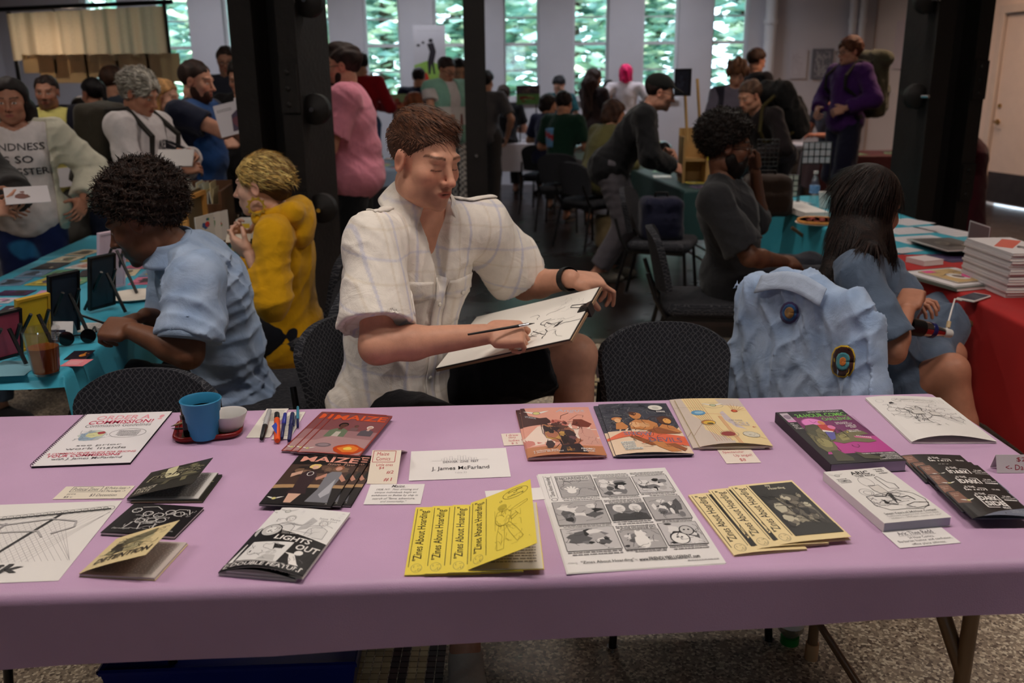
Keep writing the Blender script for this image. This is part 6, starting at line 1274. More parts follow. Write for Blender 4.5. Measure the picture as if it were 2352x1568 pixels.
# ------------------------------------------------------------------ the man drawing
hero = Person('man in a white plaid short sleeved shirt seated drawing on a board', 1.90, 1.06, (205, 150, 124), False, (.0037, .0042, .0042))
hero.h = (.0037, .003, .003); pd = lambda u, v, d: A3(PD(u, v, d))
neck = pd(968, 468, 2.63); pel = pd(912, 930, 2.66)
hero.torso(pel, neck, pd(1112, 524, 2.74), pd(860, 560, 2.47), mid=(neck+pel)/2+V3((-.03, .03, 0)))
hero.head(pd(975, 364, 2.55), 46, 13, 2, 1.08); hero.k = 1.07; hero.hk = 1.08
hero.arm('R', pd(1112, 768, 2.36), elbow=pd(866, 796, 2.30), n=(.15, .55, -.80), hdir=V3((.95, .10, -.02)), fing=[(48, 62, 30), (60, 72, 40), (66, 76, 45), (70, 78, 45)], thumb=(62, 25))
hero.arm('L', pd(1310, 640, 2.68), elbow=pd(1206, 655, 2.86), n=(-.45, .1, -.88), hdir=V3((.86, .30, -.16)), fing=[(22, 42, 25), (30, 46, 28), (36, 48, 30), (40, 48, 30)], thumb=(35, 10), spread=.05)
hero.leg('L', (.170, 2.53, .20), knee=pd(1322, 816, 2.60), toe=(.25, -.75, -.4)); hero.leg('R', (-.135, 2.10, .09), knee=(-.09, 2.30, .565), toe=(.1, -1, 0))
hero.start()
hero.body(face=dict(closed=True, stubble=(120, 84, 66), stubw=.42, brow=(74, 46, 34)))
SHC = (232, 224, 214)
def plaid(P):
    q = P-hero.J['P']; l = q @ hero.lf; u = q @ hero.up; f = q @ hero.fw; c = np.tile(np.array(lin(SHC)), (len(P), 1))
    def line(x, per, w, col, a, ph=0):
        nonlocal c
        t = np.abs(((x+ph) % per)-per/2); k = (np.clip(1-(t-w)/.0025, 0, 1)*a)[:, None]; c = c*(1-k)+np.array(lin(col))*k
    line(l+.12*f, .095, .0028, (165, 170, 205), .42, .02); line(l+.12*f, .095, .0015, (205, 188, 165), .40, .055); line(u, .125, .0022, (165, 170, 205), .34, .03); line(u, .125, .0014, (205, 190, 165), .35, .085)
    return c
hero.shirt(SHC, sleeve=.80, hem=.085, g=.020, loose=.026, wr=.0075, wf=30, seed=11, h=.0048, colorfn=plaid, neck=.004, vneck=.24, belly=.02, chest=.012, dirs=[unit(hero.lf+hero.up*.5), unit(hero.lf-.6*hero.up), hero.lf])
sb = bvh_of(hero.lastraw); J = hero.J; UP, LF, FW = hero.up, hero.lf, hero.fw; N_ = J['N']; k = hero.k
shirt_o = [o for o in hero.root.children if o.name.startswith('shirt')][0]
for sd in (1, -1):
    def collar(u, v, sd=sd):
        a = u*2.45; r0 = .072*k; r1 = (.116+.012*u)*k; inner = N_+UP*(.066-.060*u**2)*k+(-FW*math.cos(a)*1.0+LF*sd*math.sin(a))*r0+FW*.012*k
        tip = N_+(LF*sd*.100+FW*.098-UP*.115)*k
        outer = N_+UP*(.006-.05*u**2)*k+(-FW*math.cos(a)+LF*sd*math.sin(a)*1.02)*r1+FW*.012*k; w = max(0, (u-.62)/.38)**1.3; outer = outer*(1-w)+tip*w
        mid = (inner+outer)/2+UP*.012*k; b = (1-v)**2*inner+2*v*(1-v)*mid+v*v*outer; return Vector([float(x) for x in b])
    mb = MB().grid(collar, 22, 8, t=.003 if sd < 0 else -.003); me = mb.mesh('collar', True); P = np.array([v[:] for v in mb.v]); c = plaid(P)
    at = me.color_attributes.new('Col', 'FLOAT_COLOR', 'POINT'); at.data.foreach_set('color', np.concatenate([c, np.ones((len(c), 1))], 1).astype(np.float32).ravel()); wlink('collar', me, shirt_o, M_CLOTH)
    def ep(u, v, sd=sd):
        a = N_+LF*sd*.085*k+UP*.2; b = J['Ls' if sd > 0 else 'Rs']+LF*sd*.02+UP*.2; p = a*(1-u)+b*u; return p+FW*((v-.5)*.052*(1-.15*u)-.005)
    patch('epaulette', shirt_o, sb, ep, -UP, 10, 4, SHC, .005, .004)
    q = fvec(N_+LF*sd*.10*k+UP*.2); hh = sb.ray_cast(q, fvec(-UP), .6)
    if hh[0] is not None:
        me = MB().lathe([(.0065, -.001), (.0065, .0025), (.004, .0035)], 12, Matrix.Translation(hh[0]+fvec(UP)*.008) @ fvec(UP).to_track_quat('Z', 'Y').to_matrix().to_4x4()).mesh('button', True); wlink('button', me, shirt_o, mat('pearl_button', (228, 222, 210), .25))
    L0 = LF*sd*.095*k
    def pock(u, v, L0=L0): return hero.spine(.62)+L0+LF*(u-.5)*.125*k+UP*(v-.62)*.135*k+FW*.2
    patch('pocket', shirt_o, sb, pock, -FW, 10, 10, SHC, .002, .0025, colorfn=plaid)
    def flap(u, v, L0=L0): return hero.spine(.62)+L0+LF*(u-.5)*.135*k+UP*(.052-.062*(1-v)*(1-.28*abs(u-.5)*2))*k+FW*.2
    patch('pocket_flap', shirt_o, sb, flap, -FW, 12, 6, SHC, .006, .004, colorfn=plaid)
    q = fvec(hero.spine(.62)+L0+UP*.008*k+FW*.3); hh = sb.ray_cast(q, fvec(-FW), .6)
    if hh[0] is not None:
        me = MB().lathe([(.0065, -.001), (.0065, .0025), (.004, .0035)], 12, Matrix.Translation(hh[0]+fvec(FW)*.010) @ fvec(FW).to_track_quat('Z', 'Y').to_matrix().to_4x4()).mesh('button', True); wlink('button', me, shirt_o, MATS['pearl_button'])
def plk(u, v): return hero.spine(.72-.78*v)+LF*((u-.5)*.034)*k+FW*.25
patch('placket', shirt_o, sb, plk, -FW, 4, 40, SHC, .0035, .003, colorfn=plaid)
for tt in (.60, .42, .24, .08):
    q = fvec(hero.spine(tt)+FW*.3); hh = sb.ray_cast(q, fvec(-FW), .6)
    if hh[0] is not None:
        me = MB().lathe([(.006, -.001), (.006, .0025), (.004, .0032)], 12, Matrix.Translation(hh[0]+fvec(FW)*.007) @ fvec(FW).to_track_quat('Z', 'Y').to_matrix().to_4x4()).mesh('button', True); wlink('button', me, shirt_o, MATS['pearl_button'])
hero.bottoms((24, 24, 28), t=.88, g=.002, loose=.014, name='shorts', h=.006, wr=.006)
hero.shoes((205, 200, 190))
# hair: short sides, longer brushed-over top
def hair_c(q, P):
    w = (.5+.5*np.sin(q[:, 0]*240+3*np.sin(q[:, 1]*60)+q[:, 2]*50))[:, None]; top = np.clip((q[:, 2]-.055)/.03, 0, 1)[:, None]
    a = np.array(lin((62, 40, 30))); b = np.array(lin((104, 66, 44))); side = np.array(lin((72, 48, 37))); return (a*(1-w)+b*w)*top+side*(1-top)
hero.hair((70, 44, 32), 'short', .003, wr=.0, h=.003, line=(.92, -.004), colorfn=hair_c, extra=lambda T, sc: [(Ell(T((0, -.022, .092)), V3((.066, .072, .036))*sc, hero.hR), .02, 'u'), (Ell(T((.012, .040, .100)), V3((.040, .030, .018))*sc, hero.hR), .02, 'u')])
hr = [o for o in hero.root.children if o.name.startswith('hair')][0]
def strands(p, n, L, cols, flow, wd=.0009, lift=.0045, seed=3):
    h_ = [o for o in p.root.children if o.name.startswith('hair')][0]; rs = random.Random(seed); mb = MB(); vs = h_.data.vertices; off = fvec(p.root.location); N = len(vs)
    for i in range(n):
        v = vs[rs.randrange(N)]; co, nn = v.co, v.normal; q = (np.array(co+off)-p.hc) @ p.hR/p.hs; r = flow(q, rs)
        if r is None: continue
        f, k = r; f = fvec(p.hR @ V3(f)); f = (f-nn*f.dot(nn)*.85).normalized(); l = L*k*rs.uniform(.7, 1.3); sd = nn.cross(f).normalized()*wd; b = rs.uniform(.75, 1.25); c = rs.choice(cols)
        p0 = co-nn*.002; p1 = co+f*l*.5+nn*lift; p2 = co+f*l+nn*lift*.7; mb.add([p0-sd, p0+sd, p1+sd, p1-sd, p2], [(0, 1, 2, 3), (3, 2, 4)], tuple(min(255, x*b) for x in c))
    tag(mb.build('hair_strand', M_HAIR, h_, True), kind='stuff')
def fl_hero(q, rs):
    if q[2] < .035 and rs.random() < .8: return None
    return (.35+4*q[0], .9 if q[2] > .06 else -.35, -.25 if q[2] > .06 else -.8), (1 if q[2] > .06 else .45)
strands(hero, 2800, .03, [(78, 49, 35), (96, 62, 44)], fl_hero)
fl_afro = lambda q, rs: ((rs.gauss(0, 1), rs.gauss(0, 1), rs.gauss(0, 1)), 1)
fl_down = lambda q, rs: ((rs.gauss(0, .08), rs.gauss(0, .06)-(.5 if q[2] > .06 else 0), -1), 1)
fl_back = lambda q, rs: ((rs.gauss(0, .2)+3*q[0], -1, -.35+rs.gauss(0, .2)), 1)
# wristband
w, e = J['Lw'], J['Le']; d = unit(w-e); c = w-d*.012; z = fvec(d).to_track_quat('Z', 'Y').to_matrix().to_4x4()
t = tag(MB().lathe([(.036, -.011), (.038, -.011), (.038, .011), (.036, .011), (.036, -.011)], 28, Matrix.Translation(fvec(c)) @ z).build('wristband', mat('black_rubber', (20, 19, 20), .5)), 'black rubber band on the left wrist of the man drawing', 'wristband')
# drawing board
NL, NR = PD(1000, 846, 2.46), PD(1312, 778, 2.30); FR = min((PD(1382, 656, 2.4+.01*i) for i in range(120)), key=lambda q: abs((q-NR).normalized().dot((NR-NL).normalized()))); ux = (NR-NL).normalized(); vy = (FR-NR); vy = (vy-ux*vy.dot(ux)).normalized(); nz = ux.cross(vy); bw, bh = (NR-NL).length, (FR-NR).dot(vy)
BM = Matrix(((ux.x, vy.x, nz.x, NL.x), (ux.y, vy.y, nz.y, NL.y), (ux.z, vy.z, nz.z, NL.z), (0, 0, 0, 1)))
t = thing('drawing_board', 'drawing board with a clipped white sheet on the knees of the man drawing', 'drawing board'); t.matrix_world = BM
part('board', MB().box((0, 0, -.011), (bw, bh, -.004)), mat('hardboard', (150, 120, 92), .6), t); part('sketch_pad', MB().box((.0, .0, -.0038), (bw-.004, bh-.004, -.0004)), mat('pad_edge', (60, 55, 52), .7), t)
sh = part('paper', MB().box((.002, .002, -.0003), (bw-.006, bh-.008, .0005)), mat('drawing_paper', (236, 232, 224), .8, .02), t)
mb = MB(); rs = random.Random(8)
def stroke2(mb, pts, w, z, col):
    for a, b in zip(pts[:-1], pts[1:]):
        a = Vector(a).to_3d(); b = Vector(b).to_3d(); d = (b-a)
        if d.length < 1e-6: continue
        n = Vector((-d.y, d.x, 0)).normalized()*w/2; zz = Vector((0, 0, z)); mb.add([a-n+zz, b-n+zz, b+n+zz, a+n+zz], [(0, 1, 2, 3)], col)
for i in range(16):
    x, y = bw*rs.uniform(.62, .86), bh*rs.uniform(.22, .62); a = rs.uniform(0, 6.28); pts = []
    for q in range(7): pts.append((x, y)); a += rs.uniform(-.9, .9); x += math.cos(a)*.011; y += math.sin(a)*.011
    stroke2(mb, pts, rs.choice((.0009, .0016, .003)), .0008, (35, 33, 36))
for i in range(14):
    x, y = bw*rs.uniform(.66, .9), bh*rs.uniform(.6, .85); a = rs.uniform(-.6, .6); stroke2(mb, [(x, y), (x+.016*math.cos(a), y+.016*math.sin(a)), (x+.026*math.cos(a+.8), y+.026*math.sin(a+.8))], .0006, .0008, (150, 146, 144))
mb.add([(bw*.80, bh*.30, .0009), (bw*.83, bh*.32, .0009), (bw*.85, bh*.42, .0009), (bw*.82, bh*.38, .0009)], [(0, 1, 2, 3)], (20, 18, 20))
part('ink_drawing', mb, M_PRINT, t)
c = MB().add([(bw-.03, bh*.50, .003), (bw+.006, bh*.50, .012), (bw+.006, bh*.62, .012), (bw-.03, bh*.62, .003), (bw-.03, bh*.50, -.013), (bw+.006, bh*.50, -.022), (bw+.006, bh*.62, -.022), (bw-.03, bh*.62, -.013)], [(0,1,2,3),(7,6,5,4),(0,4,5,1),(1,5,6,2),(2,6,7,3),(3,7,4,0)])
o = part('binder_clip', c, M_BLACK, t); part('clip_handle', MB().tube([(bw-.005, bh*.52, .008), (bw-.05, bh*.54, .016), (bw-.05, bh*.58, .016), (bw-.005, bh*.60, .008)], .0013, 6), M_BLACK, o)
# brush pencil in the right hand
a, b = PD(1075, 768, 2.28), PD(1228, 742, 2.38); t = thing('ink_brush', 'slim black ink brush held in the right hand of the man drawing', 'brush'); 
part('handle', MB().tube([a, a+(b-a)*.75], [.0028, .0042], 10), mat('brush_lacquer', (22, 20, 22), .3), t, 50); part('ferrule', MB().tube([a+(b-a)*.75, a+(b-a)*.9], .0045, 10), M_CHROME, t, 50); part('bristles', MB().tube([a+(b-a)*.9, b], [.003, .0006], 10), M_BLACK, t, 50)
# ------------------------------------------------------------------ seated neighbours
SK_L = (214, 168, 144); SK_M = (190, 140, 112); SK_B = (112, 72, 52); SK_D = (96, 60, 44)
# man in denim shirt bent over the turquoise table
p = Person('man with a curly afro in a pale denim shirt bent over the turquoise table', 1.84, 1.04, SK_B, False, (.007, .0042, .004)); q = lambda u, v, d: A3(PD(u, v, d))
pel = q(545, 945, 3.05); nk = q(408, 572, 2.86)
p.torso(pel, nk, q(455, 640, 2.70), q(400, 600, 3.08), mid=q(505, 720, 2.98)); p.lf = unit(V3((.12, -1, 0))-p.up*float(V3((.12, -1, 0))@p.up)); p.fw = np.cross(p.lf, p.up)
p.head(q(328, 502, 2.84), -88, 24, 0, 1.12); p.k = 1.06
p.arm('L', q(305, 760, 2.62), elbow=q(432, 812, 2.60), n=(.2, .5, -.8), hdir=V3((-.85, .25, .02)), fing=[(40, 50, 30), (50, 60, 30), (58, 62, 35), (62, 65, 35)], thumb=(50, 20))
p.arm('R', q(335, 725, 2.95), elbow=q(400, 745, 3.10), n=(0, -.4, -.9), hdir=V3((-.8, -.4, -.2)), curl=(25, 30, 20))
for sd in 'LR': p.J[sd+'h'] = p.J['P']+p.lf*(.09 if sd == 'L' else -.09)
p.leg('L', (-1.30, 2.62, .09), knee=(-1.30, 2.66, .53), toe=(-1, 0, 0)); p.leg('R', (-1.34, 3.02, .09), knee=(-1.34, 2.98, .53), toe=(-1, 0, 0))
p.start(); p.body(face=dict(brow=(24, 16, 14), stubble=(24, 16, 14), stubw=.75))
def denim(P):
    n = np.sin(P[:, 0]*37+2*np.sin(P[:, 2]*23))*np.sin(P[:, 2]*31+P[:, 1]*29); w = (.5+.5*n)[:, None]; return np.array(lin((142, 164, 196)))*(1-w)+np.array(lin((168, 186, 212)))*w
p.shirt((150, 172, 204), sleeve=.78, hem=.16, g=.016, loose=.03, wr=.013, wf=34, seed=21, h=.0065, colorfn=denim)
sb = bvh_of(p.lastraw); so = [o for o in p.root.children if o.name.startswith('shirt')][0]
def dcol(u, v):
    a = -2.6+u*5.2; c = p.J['N']+p.up*(.045-.06*v)*1.05; r = (.066+.036*v)*1.06; return Vector([float(x) for x in c+(-p.fw*math.cos(a)+p.lf*math.sin(a))*r+p.fw*.012])
mb = MB().grid(dcol, 30, 6, t=-.004); me = mb.mesh('collar', True); c = denim(np.array([v[:] for v in mb.v])); at = me.color_attributes.new('Col', 'FLOAT_COLOR', 'POINT'); at.data.foreach_set('color', np.concatenate([c, np.ones((len(c), 1))], 1).astype(np.float32).ravel()); wlink('collar', me, so, M_CLOTH)
e_, d_ = p.J['Ls']+(p.J['Le']-p.J['Ls'])*.74, unit(p.J['Le']-p.J['Ls']); me = MB().lathe([(.089, -.022), (.094, -.02), (.094, .02), (.089, .022)], 28, Matrix.Translation(fvec(e_)) @ fvec(d_).to_track_quat('Z', 'Y').to_matrix().to_4x4(), (158, 180, 208)).mesh('cuff', True); wlink('cuff', me, so, M_CLOTH)
p.bottoms((36, 36, 42), h=.010); p.shoes((30, 28, 28))
p.hair((30, 19, 15), 'afro', .030, wr=.007, wf=330, col2=(44, 29, 22), h=.0042, line=(.75, .012)); strands(p, 5000, .020, [(26, 16, 13), (46, 30, 23)], fl_afro, .0012, .010)
# young woman in the mustard hoodie
p = Person('young woman in a mustard yellow hoodie with blond side swept hair at the table', 1.68, 1.0, (216, 170, 148), True, (.0075, .0042, .004))
pel = q(665, 760, 3.88); nk = q(640, 482, 3.72); p.torso(pel, nk, q(628, 540, 3.56), q(655, 520, 3.90), mid=q(665, 630, 3.83)); p.lf = unit(V3((0.05, -1, 0))); p.fw = np.cross(p.lf, p.up); p.head(q(600, 425, 3.70), -98, 4, 0, 1.02)
p.arm('L', q(575, 585, 3.60), elbow=q(625, 690, 3.50), n=(0, .6, .5), hdir=V3((-.7, .3, .45)), curl=(25, 40, 30)); p.arm('R', q(560, 560, 3.85), elbow=q(610, 640, 3.98), n=(0, -.5, .5))
for sd in 'LR': p.J[sd+'h'] = p.J['P']+p.lf*(.09 if sd == 'L' else -.09)
p.leg('L', (-1.55, 3.72, .085), knee=(-1.52, 3.70, .52), toe=(-1, 0, 0)); p.leg('R', (-1.58, 4.0, .085), knee=(-1.55, 4.0, .52), toe=(-1, 0, 0))
p.start(); p.body(face=dict(brow=(88, 62, 44), lip=(186, 96, 92)))
HY = (214, 158, 18)
p.shirt(HY, sleeve=1.62, hem=.16, g=.018, loose=.02, wr=.007, wf=32, seed=5, h=.007, name='hoodie')
ho = [o for o in p.root.children if o.name.startswith('hoodie')][0]; pr = [(Cap(p.J['N']-p.fw*.07+p.lf*.085, p.J['N']-p.fw*.07-p.lf*.085, .045), 0, 'u'), (Ell(p.J['N']-p.fw*.10-p.up*.06, V3((.10, .05, .085)), np.stack([p.lf, p.fw, p.up], 1)), .04, 'u'), (Cap(p.J['N']-p.fw*.07+p.lf*.085, p.J['N']+p.fw*.07+p.lf*.075-p.up*.03, .032), .04, 'u'), (Cap(p.J['N']-p.fw*.07-p.lf*.085, p.J['N']+p.fw*.07-p.lf*.075-p.up*.03, .032), .04, 'u')]
F = fld([z[0] for z in pr], .006)
for a, b, c in pr: F.op(a, b, c)
F.wrinkle(.004, 40, 9); r = F.mesh('hood', 2); wlink('hood', mk_mesh('hood', [r], [np.tile(np.array(lin(HY)), (len(r[0]), 1))]), ho, M_CLOTH)
p.bottoms((26, 28, 36), h=.010); p.shoes((40, 38, 40))
def blond(qv, P):
    w = np.clip((qv[:, 2]-.0)/.05+.35*np.sin(qv[:, 1]*120+qv[:, 2]*60), 0, 1)[:, None]; return np.array(lin((66, 46, 34)))*(1-w)+np.array(lin((224, 190, 116)))*w
p.hair((200, 165, 100), 'short', .012, wr=.004, wf=95, h=.0042, line=(.55, -.012), colorfn=blond, extra=lambda T, sc: [(Ell(T((.05, -.055, .03)), V3((.035, .06, .05))*sc, p.hR), .02, 'u'), (Ell(T((0, -.085, -.01)), V3((.05, .04, .055))*sc, p.hR), .02, 'u')]); strands(p, 2600, .045, [(206, 170, 96), (226, 194, 122), (120, 88, 52)], lambda q, rs: fl_back(q, rs) if q[2] > .0 else None, .0013)
T_ = lambda a: fvec(p.hc+p.hR @ (V3(a)*p.hs)); c0 = T_((.082, -.002, -.075)); mb = MB(); mb.tube([c0+Vector((.030*math.cos(i*math.pi/10), 0, .030*math.sin(i*math.pi/10))) for i in range(21)], .0045, 6, False)
for i in range(10): a = i*math.pi/5; mb.box((-.004, -.004, -.004), (.004, .004, .004), Matrix.Translation(c0+Vector((.036*math.cos(a), 0, .036*math.sin(a)))))
tag(mb.build('hoop_earring', mat('gold_ring', (214, 176, 70), .35, metal=.6)), 'big gold sun hoop earring worn by the woman in the mustard hoodie', 'earring')
# man in charcoal shirt, right
p = Person('bearded man with glasses in a charcoal short sleeved shirt seated at the teal table', 1.80, 1.08, (104, 66, 48), False, (.009, .005, .005))
pel = q(1690, 640, 4.55); nk = q(1660, 408, 4.42); p.torso(pel, nk, q(1680, 455, 4.62), q(1640, 462, 4.22), mid=q(1672, 530, 4.50)); p.lf = unit(V3((-.12, 1, 0))); p.fw = np.cross(p.lf, p.up)
p.head(q(1672, 335, 4.42), 82, 6, 0, 1.08); p.arm('R', q(1800, 600, 4.28), elbow=q(1722, 590, 4.15), n=(0, .5, -.8), curl=(20, 25, 20)); p.arm('L', q(1735, 395, 4.60), elbow=q(1745, 520, 4.75), n=(-.8, -.4, .2), hdir=V3((-.2, -.1, .95)), curl=(40, 50, 40))
for sd in 'LR': p.J[sd+'h'] = p.J['P']+p.lf*(.09 if sd == 'L' else -.09)
p.leg('R', (1.62, 4.38, .085), knee=(1.58, 4.38, .56), toe=(1, 0, 0)); p.leg('L', (1.66, 4.75, .085), knee=(1.60, 4.72, .56), toe=(1, 0, 0))
p.start(); p.body(face=dict(brow=(22, 15, 12), stubble=(22, 15, 12), stubw=.6)); p.shirt((44, 44, 47), sleeve=.85, hem=.16, g=.016, loose=.026, wr=.007, wf=30, seed=31, h=.008); p.bottoms((40, 40, 48), h=.010); p.shoes((26, 26, 28)); p.hair((22, 15, 13), 'afro', .030, wr=.006, wf=330, h=.0045, line=(.8, .004)); strands(p, 3500, .018, [(18, 12, 10), (34, 23, 18)], fl_afro, .0014, .010); p.beard((20, 13, 11), .016, .014); p.glasses((60, 44, 34), .0022)
# woman with long dark hair, right
p = Person('woman with long straight dark hair in a slate blue dress seated at the red table', 1.66, 1.02, (182, 124, 98), True, (.0075, .0045, .004))
pel = q(2030, 878, 3.05); nk = q(1985, 560, 2.98); p.torso(pel, nk, q(1985, 612, 3.15), q(1965, 625, 2.80), mid=q(2000, 735, 3.02)); p.lf = unit(V3((-.2, 1, 0))); p.fw = np.cross(p.lf, p.up)
p.head(q(1996, 478, 2.99), 118, 12, 0, 1.08); p.arm('R', q(2082, 715, 2.80), elbow=q(2052, 808, 2.68), n=(.3, .4, -.8), curl=(45, 55, 35)); p.arm('L', q(2095, 725, 3.1), elbow=q(2040, 790, 3.25), n=(.3, -.4, -.8), curl=(45, 55, 35))
for sd in 'LR': p.J[sd+'h'] = p.J['P']+p.lf*(.09 if sd == 'L' else -.09)
p.leg('R', (1.58, 2.78, .085), knee=q(2185, 850, 2.86), toe=(1, 0, 0)); p.leg('L', (1.6, 3.12, .085), knee=q(2180, 815, 3.12), toe=(1, 0, 0))
p.start(); p.body(face=dict(brow=(30, 20, 18)))
DR = (88, 102, 122); sk = [(Cap(p.J['Rh'], p.J['Rh']*.18+p.J['Rk']*.95, .10, .088, True), .06, 'u'), (Cap(p.J['Lh'], p.J['Lh']*.18+p.J['Lk']*.95, .10, .088, True), .06, 'u'), (Cap((p.J['Rh']+p.J['Lh'])/2, (p.J['Rk']+p.J['Lk'])/2*.8+p.J['P']*.2, .09, .07), .06, 'u')]
p.shirt(DR, sleeve=.86, g=.014, loose=.030, wr=.008, wf=32, seed=41, h=.007, name='dress', skirt=sk, neck=.014); p.shoes((60, 50, 46))
def dk(qv, P):
    w = (.5+.5*np.sin(P[:, 0]*210+P[:, 1]*190+3*np.sin(P[:, 2]*9)))[:, None]; return np.array(lin((19, 12, 11)))*(1-w)+np.array(lin((36, 23, 19)))*w
hx = lambda T, sc: [(Cap(T((0, -.035, .03)), q(1960, 545, 2.93), .098, .075), .03, 'u'), (Cap(q(1960, 545, 2.93), q(1893, 650, 2.86), .075, .022), .04, 'u'), (Cap(T((0, -.02, -.02)), q(2032, 585, 2.93), .085, .040), .03, 'u'), (Cap(T((0, -.02, -.05)), q(2000, 570, 2.80), .07, .035), .03, 'u')]
p.hair((34, 22, 19), 'cap', .012, wr=.0, h=.005, line=(.75, .0), colorfn=dk, extra=hx); strands(p, 4000, .09, [(20, 13, 12), (40, 26, 21)], fl_down, .0013, .003)
# ------------------------------------------------------------------ the crowd behind
def bodyface(p, **f): p.body(face=f); return p
def quick(p, top, sleeve, bottom, hair, style='short', vol=.010, legs=1.9, face=None, **k):
    p.body(face=face or {}); p.shirt(top, sleeve=sleeve, **{q: k[q] for q in k if q in ('hem', 'g', 'loose', 'neck', 'vneck', 'open_', 'belly', 'seed', 'colorfn', 'name', 'wr', 'chest')})
    if bottom and 'La' in p.J: p.bottoms(bottom, t=legs, name='shorts' if legs < 1 else 'trousers')
    if 'La' in p.J: p.shoes(k.get('shoe', (40, 38, 40)))
    if hair: p.hair(hair, style, vol, **{q: k[q] for q in k if q in ('length', 'line', 'wr_', 'extra')})
    return p
def shirt_text(p, rows, col, t0=.70, dx=0.0, h=.05, gap=.075, scale=1.0):
    b = bvh_of(p.lastraw); so = [o for o in p.root.children if o.name.split('.')[0] in ('shirt', 'tee_shirt', 'hoodie')][-1]
    for i, (t, wd) in enumerate(rows):
        vs, fs = text_geo(t, .02); out = []
        for x, y in vs:
            q = fvec(p.spine(t0)+p.lf*(dx+(x-.5)*wd)+p.up*(y*h-i*gap)+p.fw*.3); hit = b.ray_cast(q, fvec(-p.fw), .6); out.append((hit[0] if hit[0] is not None else q-fvec(p.fw)*.2)+fvec(p.fw)*.004)
        wlink('lettering', MB().add(out, fs, col).mesh('lettering'), so, M_PRINT)
KH = (60, 58, 58); JN = (48, 58, 84)
# --- group on the left
p = stander('woman in a white jacket over a slogan T-shirt and painted jeans', 24, 232, 4.75, 22, 1.62, 1.05, (176, 122, 98), True, 18, 6, tier=0, arms={'L': (.16, .30, .08), 'R': (.22, -.10, .10)})
p.body(face=dict(brow=(40, 28, 24), lip=(170, 92, 86))); p.shirt((222, 214, 214), sleeve=.5, hem=.12, g=.010, name='tee_shirt', wr=.006, neck=.02, vneck=.05)
shirt_text(p, (('KINDNESS', .26), ('IS SO', .15), ('GANGSTER', .27)), (60, 56, 60), .73, .0, .036, .062); p.shirt((214, 210, 190), sleeve=1.9, hem=.20, g=.028, loose=.014, name='jacket', open_=.135, wr=.009, seed=8)
def paint(P):
    n = np.sin(P[:, 0]*19+P[:, 2]*13)*np.sin(P[:, 2]*17-P[:, 1]*11); w = np.clip((n-.35)*4, 0, 1)[:, None]; return np.array(lin((30, 44, 92)))*(1-w)+np.array(lin((46, 116, 168)))*w
p.bottoms((36, 52, 100), colorfn=paint); p.shoes((40, 38, 40)); p.hair((26, 18, 17), 'long', .010, length=.20)
p = stander('person in a charcoal coat cut off by the left edge, holding leaflets', -175, 230, 3.95, 74, 1.66, 1.0, (196, 140, 116), False, 60, 20, tier=0, arms={'L': (.34, .10, .20), 'R': (.30, -.05, .16)}); quick(p, (58, 56, 56), 1.9, (70, 84, 104), (60, 46, 38), hem=.42, g=.03, loose=.02, name='coat')
p = stander('man in a pale yellow T-shirt and open navy jacket', 108, 212, 6.75, 8, 1.72, 1.14, (182, 128, 104), False, 12, 4, tier=1, arms={'L': (.20, .20, .06), 'R': (.18, -.2, .05)})
p.body(face=dict(stubble=(60, 44, 38), stubw=.6, brow=(44, 32, 28))); p.shirt((214, 204, 120), sleeve=.5, hem=.10, name='tee_shirt', belly=.03); p.shirt((26, 26, 38), sleeve=1.9, hem=.14, g=.03, name='jacket', open_=.12, belly=.02); p.bottoms((72, 70, 66)); p.shoes((40, 38, 36)); p.hair((40, 30, 27), 'short', .004)
p = stander('person with a black ponytail in a black top seen from behind', 214, 216, 7.3, -150, 1.66, .95, (168, 116, 92), True, -120, 10, tier=2); quick(p, (24, 24, 28), .5, JN, (20, 16, 17), 'pony', .012)
p = stander('man with short brown hair half hidden behind the grey haired man', 264, 188, 7.9, 150, 1.78, 1.0, (190, 138, 112), False, 140, 5, tier=2); quick(p, (52, 60, 72), .5, JN, (58, 38, 28), 'short', .010)
p = sitter('person with dark hair seated low behind the crowd on the left', 190, 252, 9.5, 160, 1.7, 1.0, SK_M, False, lean=5, tier=2); quick(p, (40, 36, 40), .5, JN, (34, 26, 24), 'short', .012)
p = stander('grey haired man in a white long sleeved shirt reading a leaflet', 322, 214, 5.25, 78, 1.72, 1.04, (188, 132, 106), False, 76, 24, tier=0, lean=7, arms={'L': (.34, .05, .26), 'R': (.33, -.06, .20)})
p.body(face=dict(brow=(150, 140, 130))); p.shirt((214, 206, 206), sleeve=1.95, hem=.16, g=.016, loose=.016, wr=.008); shirt_text(p, (('KENT', .12),), (40, 40, 46), .66, .04, .05); p.bottoms((52, 50, 50)); p.shoes((60, 52, 46)); p.hair((150, 142, 130), 'short', .020, col2=(206, 200, 188), wr=.007, wf=85, line=(.75, -.03)); strands(p, 2500, .035, [(150, 142, 130), (206, 200, 188), (110, 102, 92)], fl_back, .002); g_man = p
p = stander('blond woman in a black T-shirt beside the bearded man', 380, 222, 6.55, 80, 1.66, 1.0, (216, 164, 140), True, 78, 12, tier=1, lean=5, arms={'L': (.26, .05, .12), 'R': (.26, -.10, .10)}); quick(p, (26, 24, 28), .55, (54, 52, 60), (176, 132, 84), 'bob', .010, length=.10)
p = stander('bearded man in a navy and royal blue T-shirt holding up a print', 452, 186, 5.85, 80, 1.80, 1.12, (206, 150, 124), False, 82, 10, tier=0, lean=4, arms={'R': (.50, -.04, .40), 'L': (.40, .10, .36)})
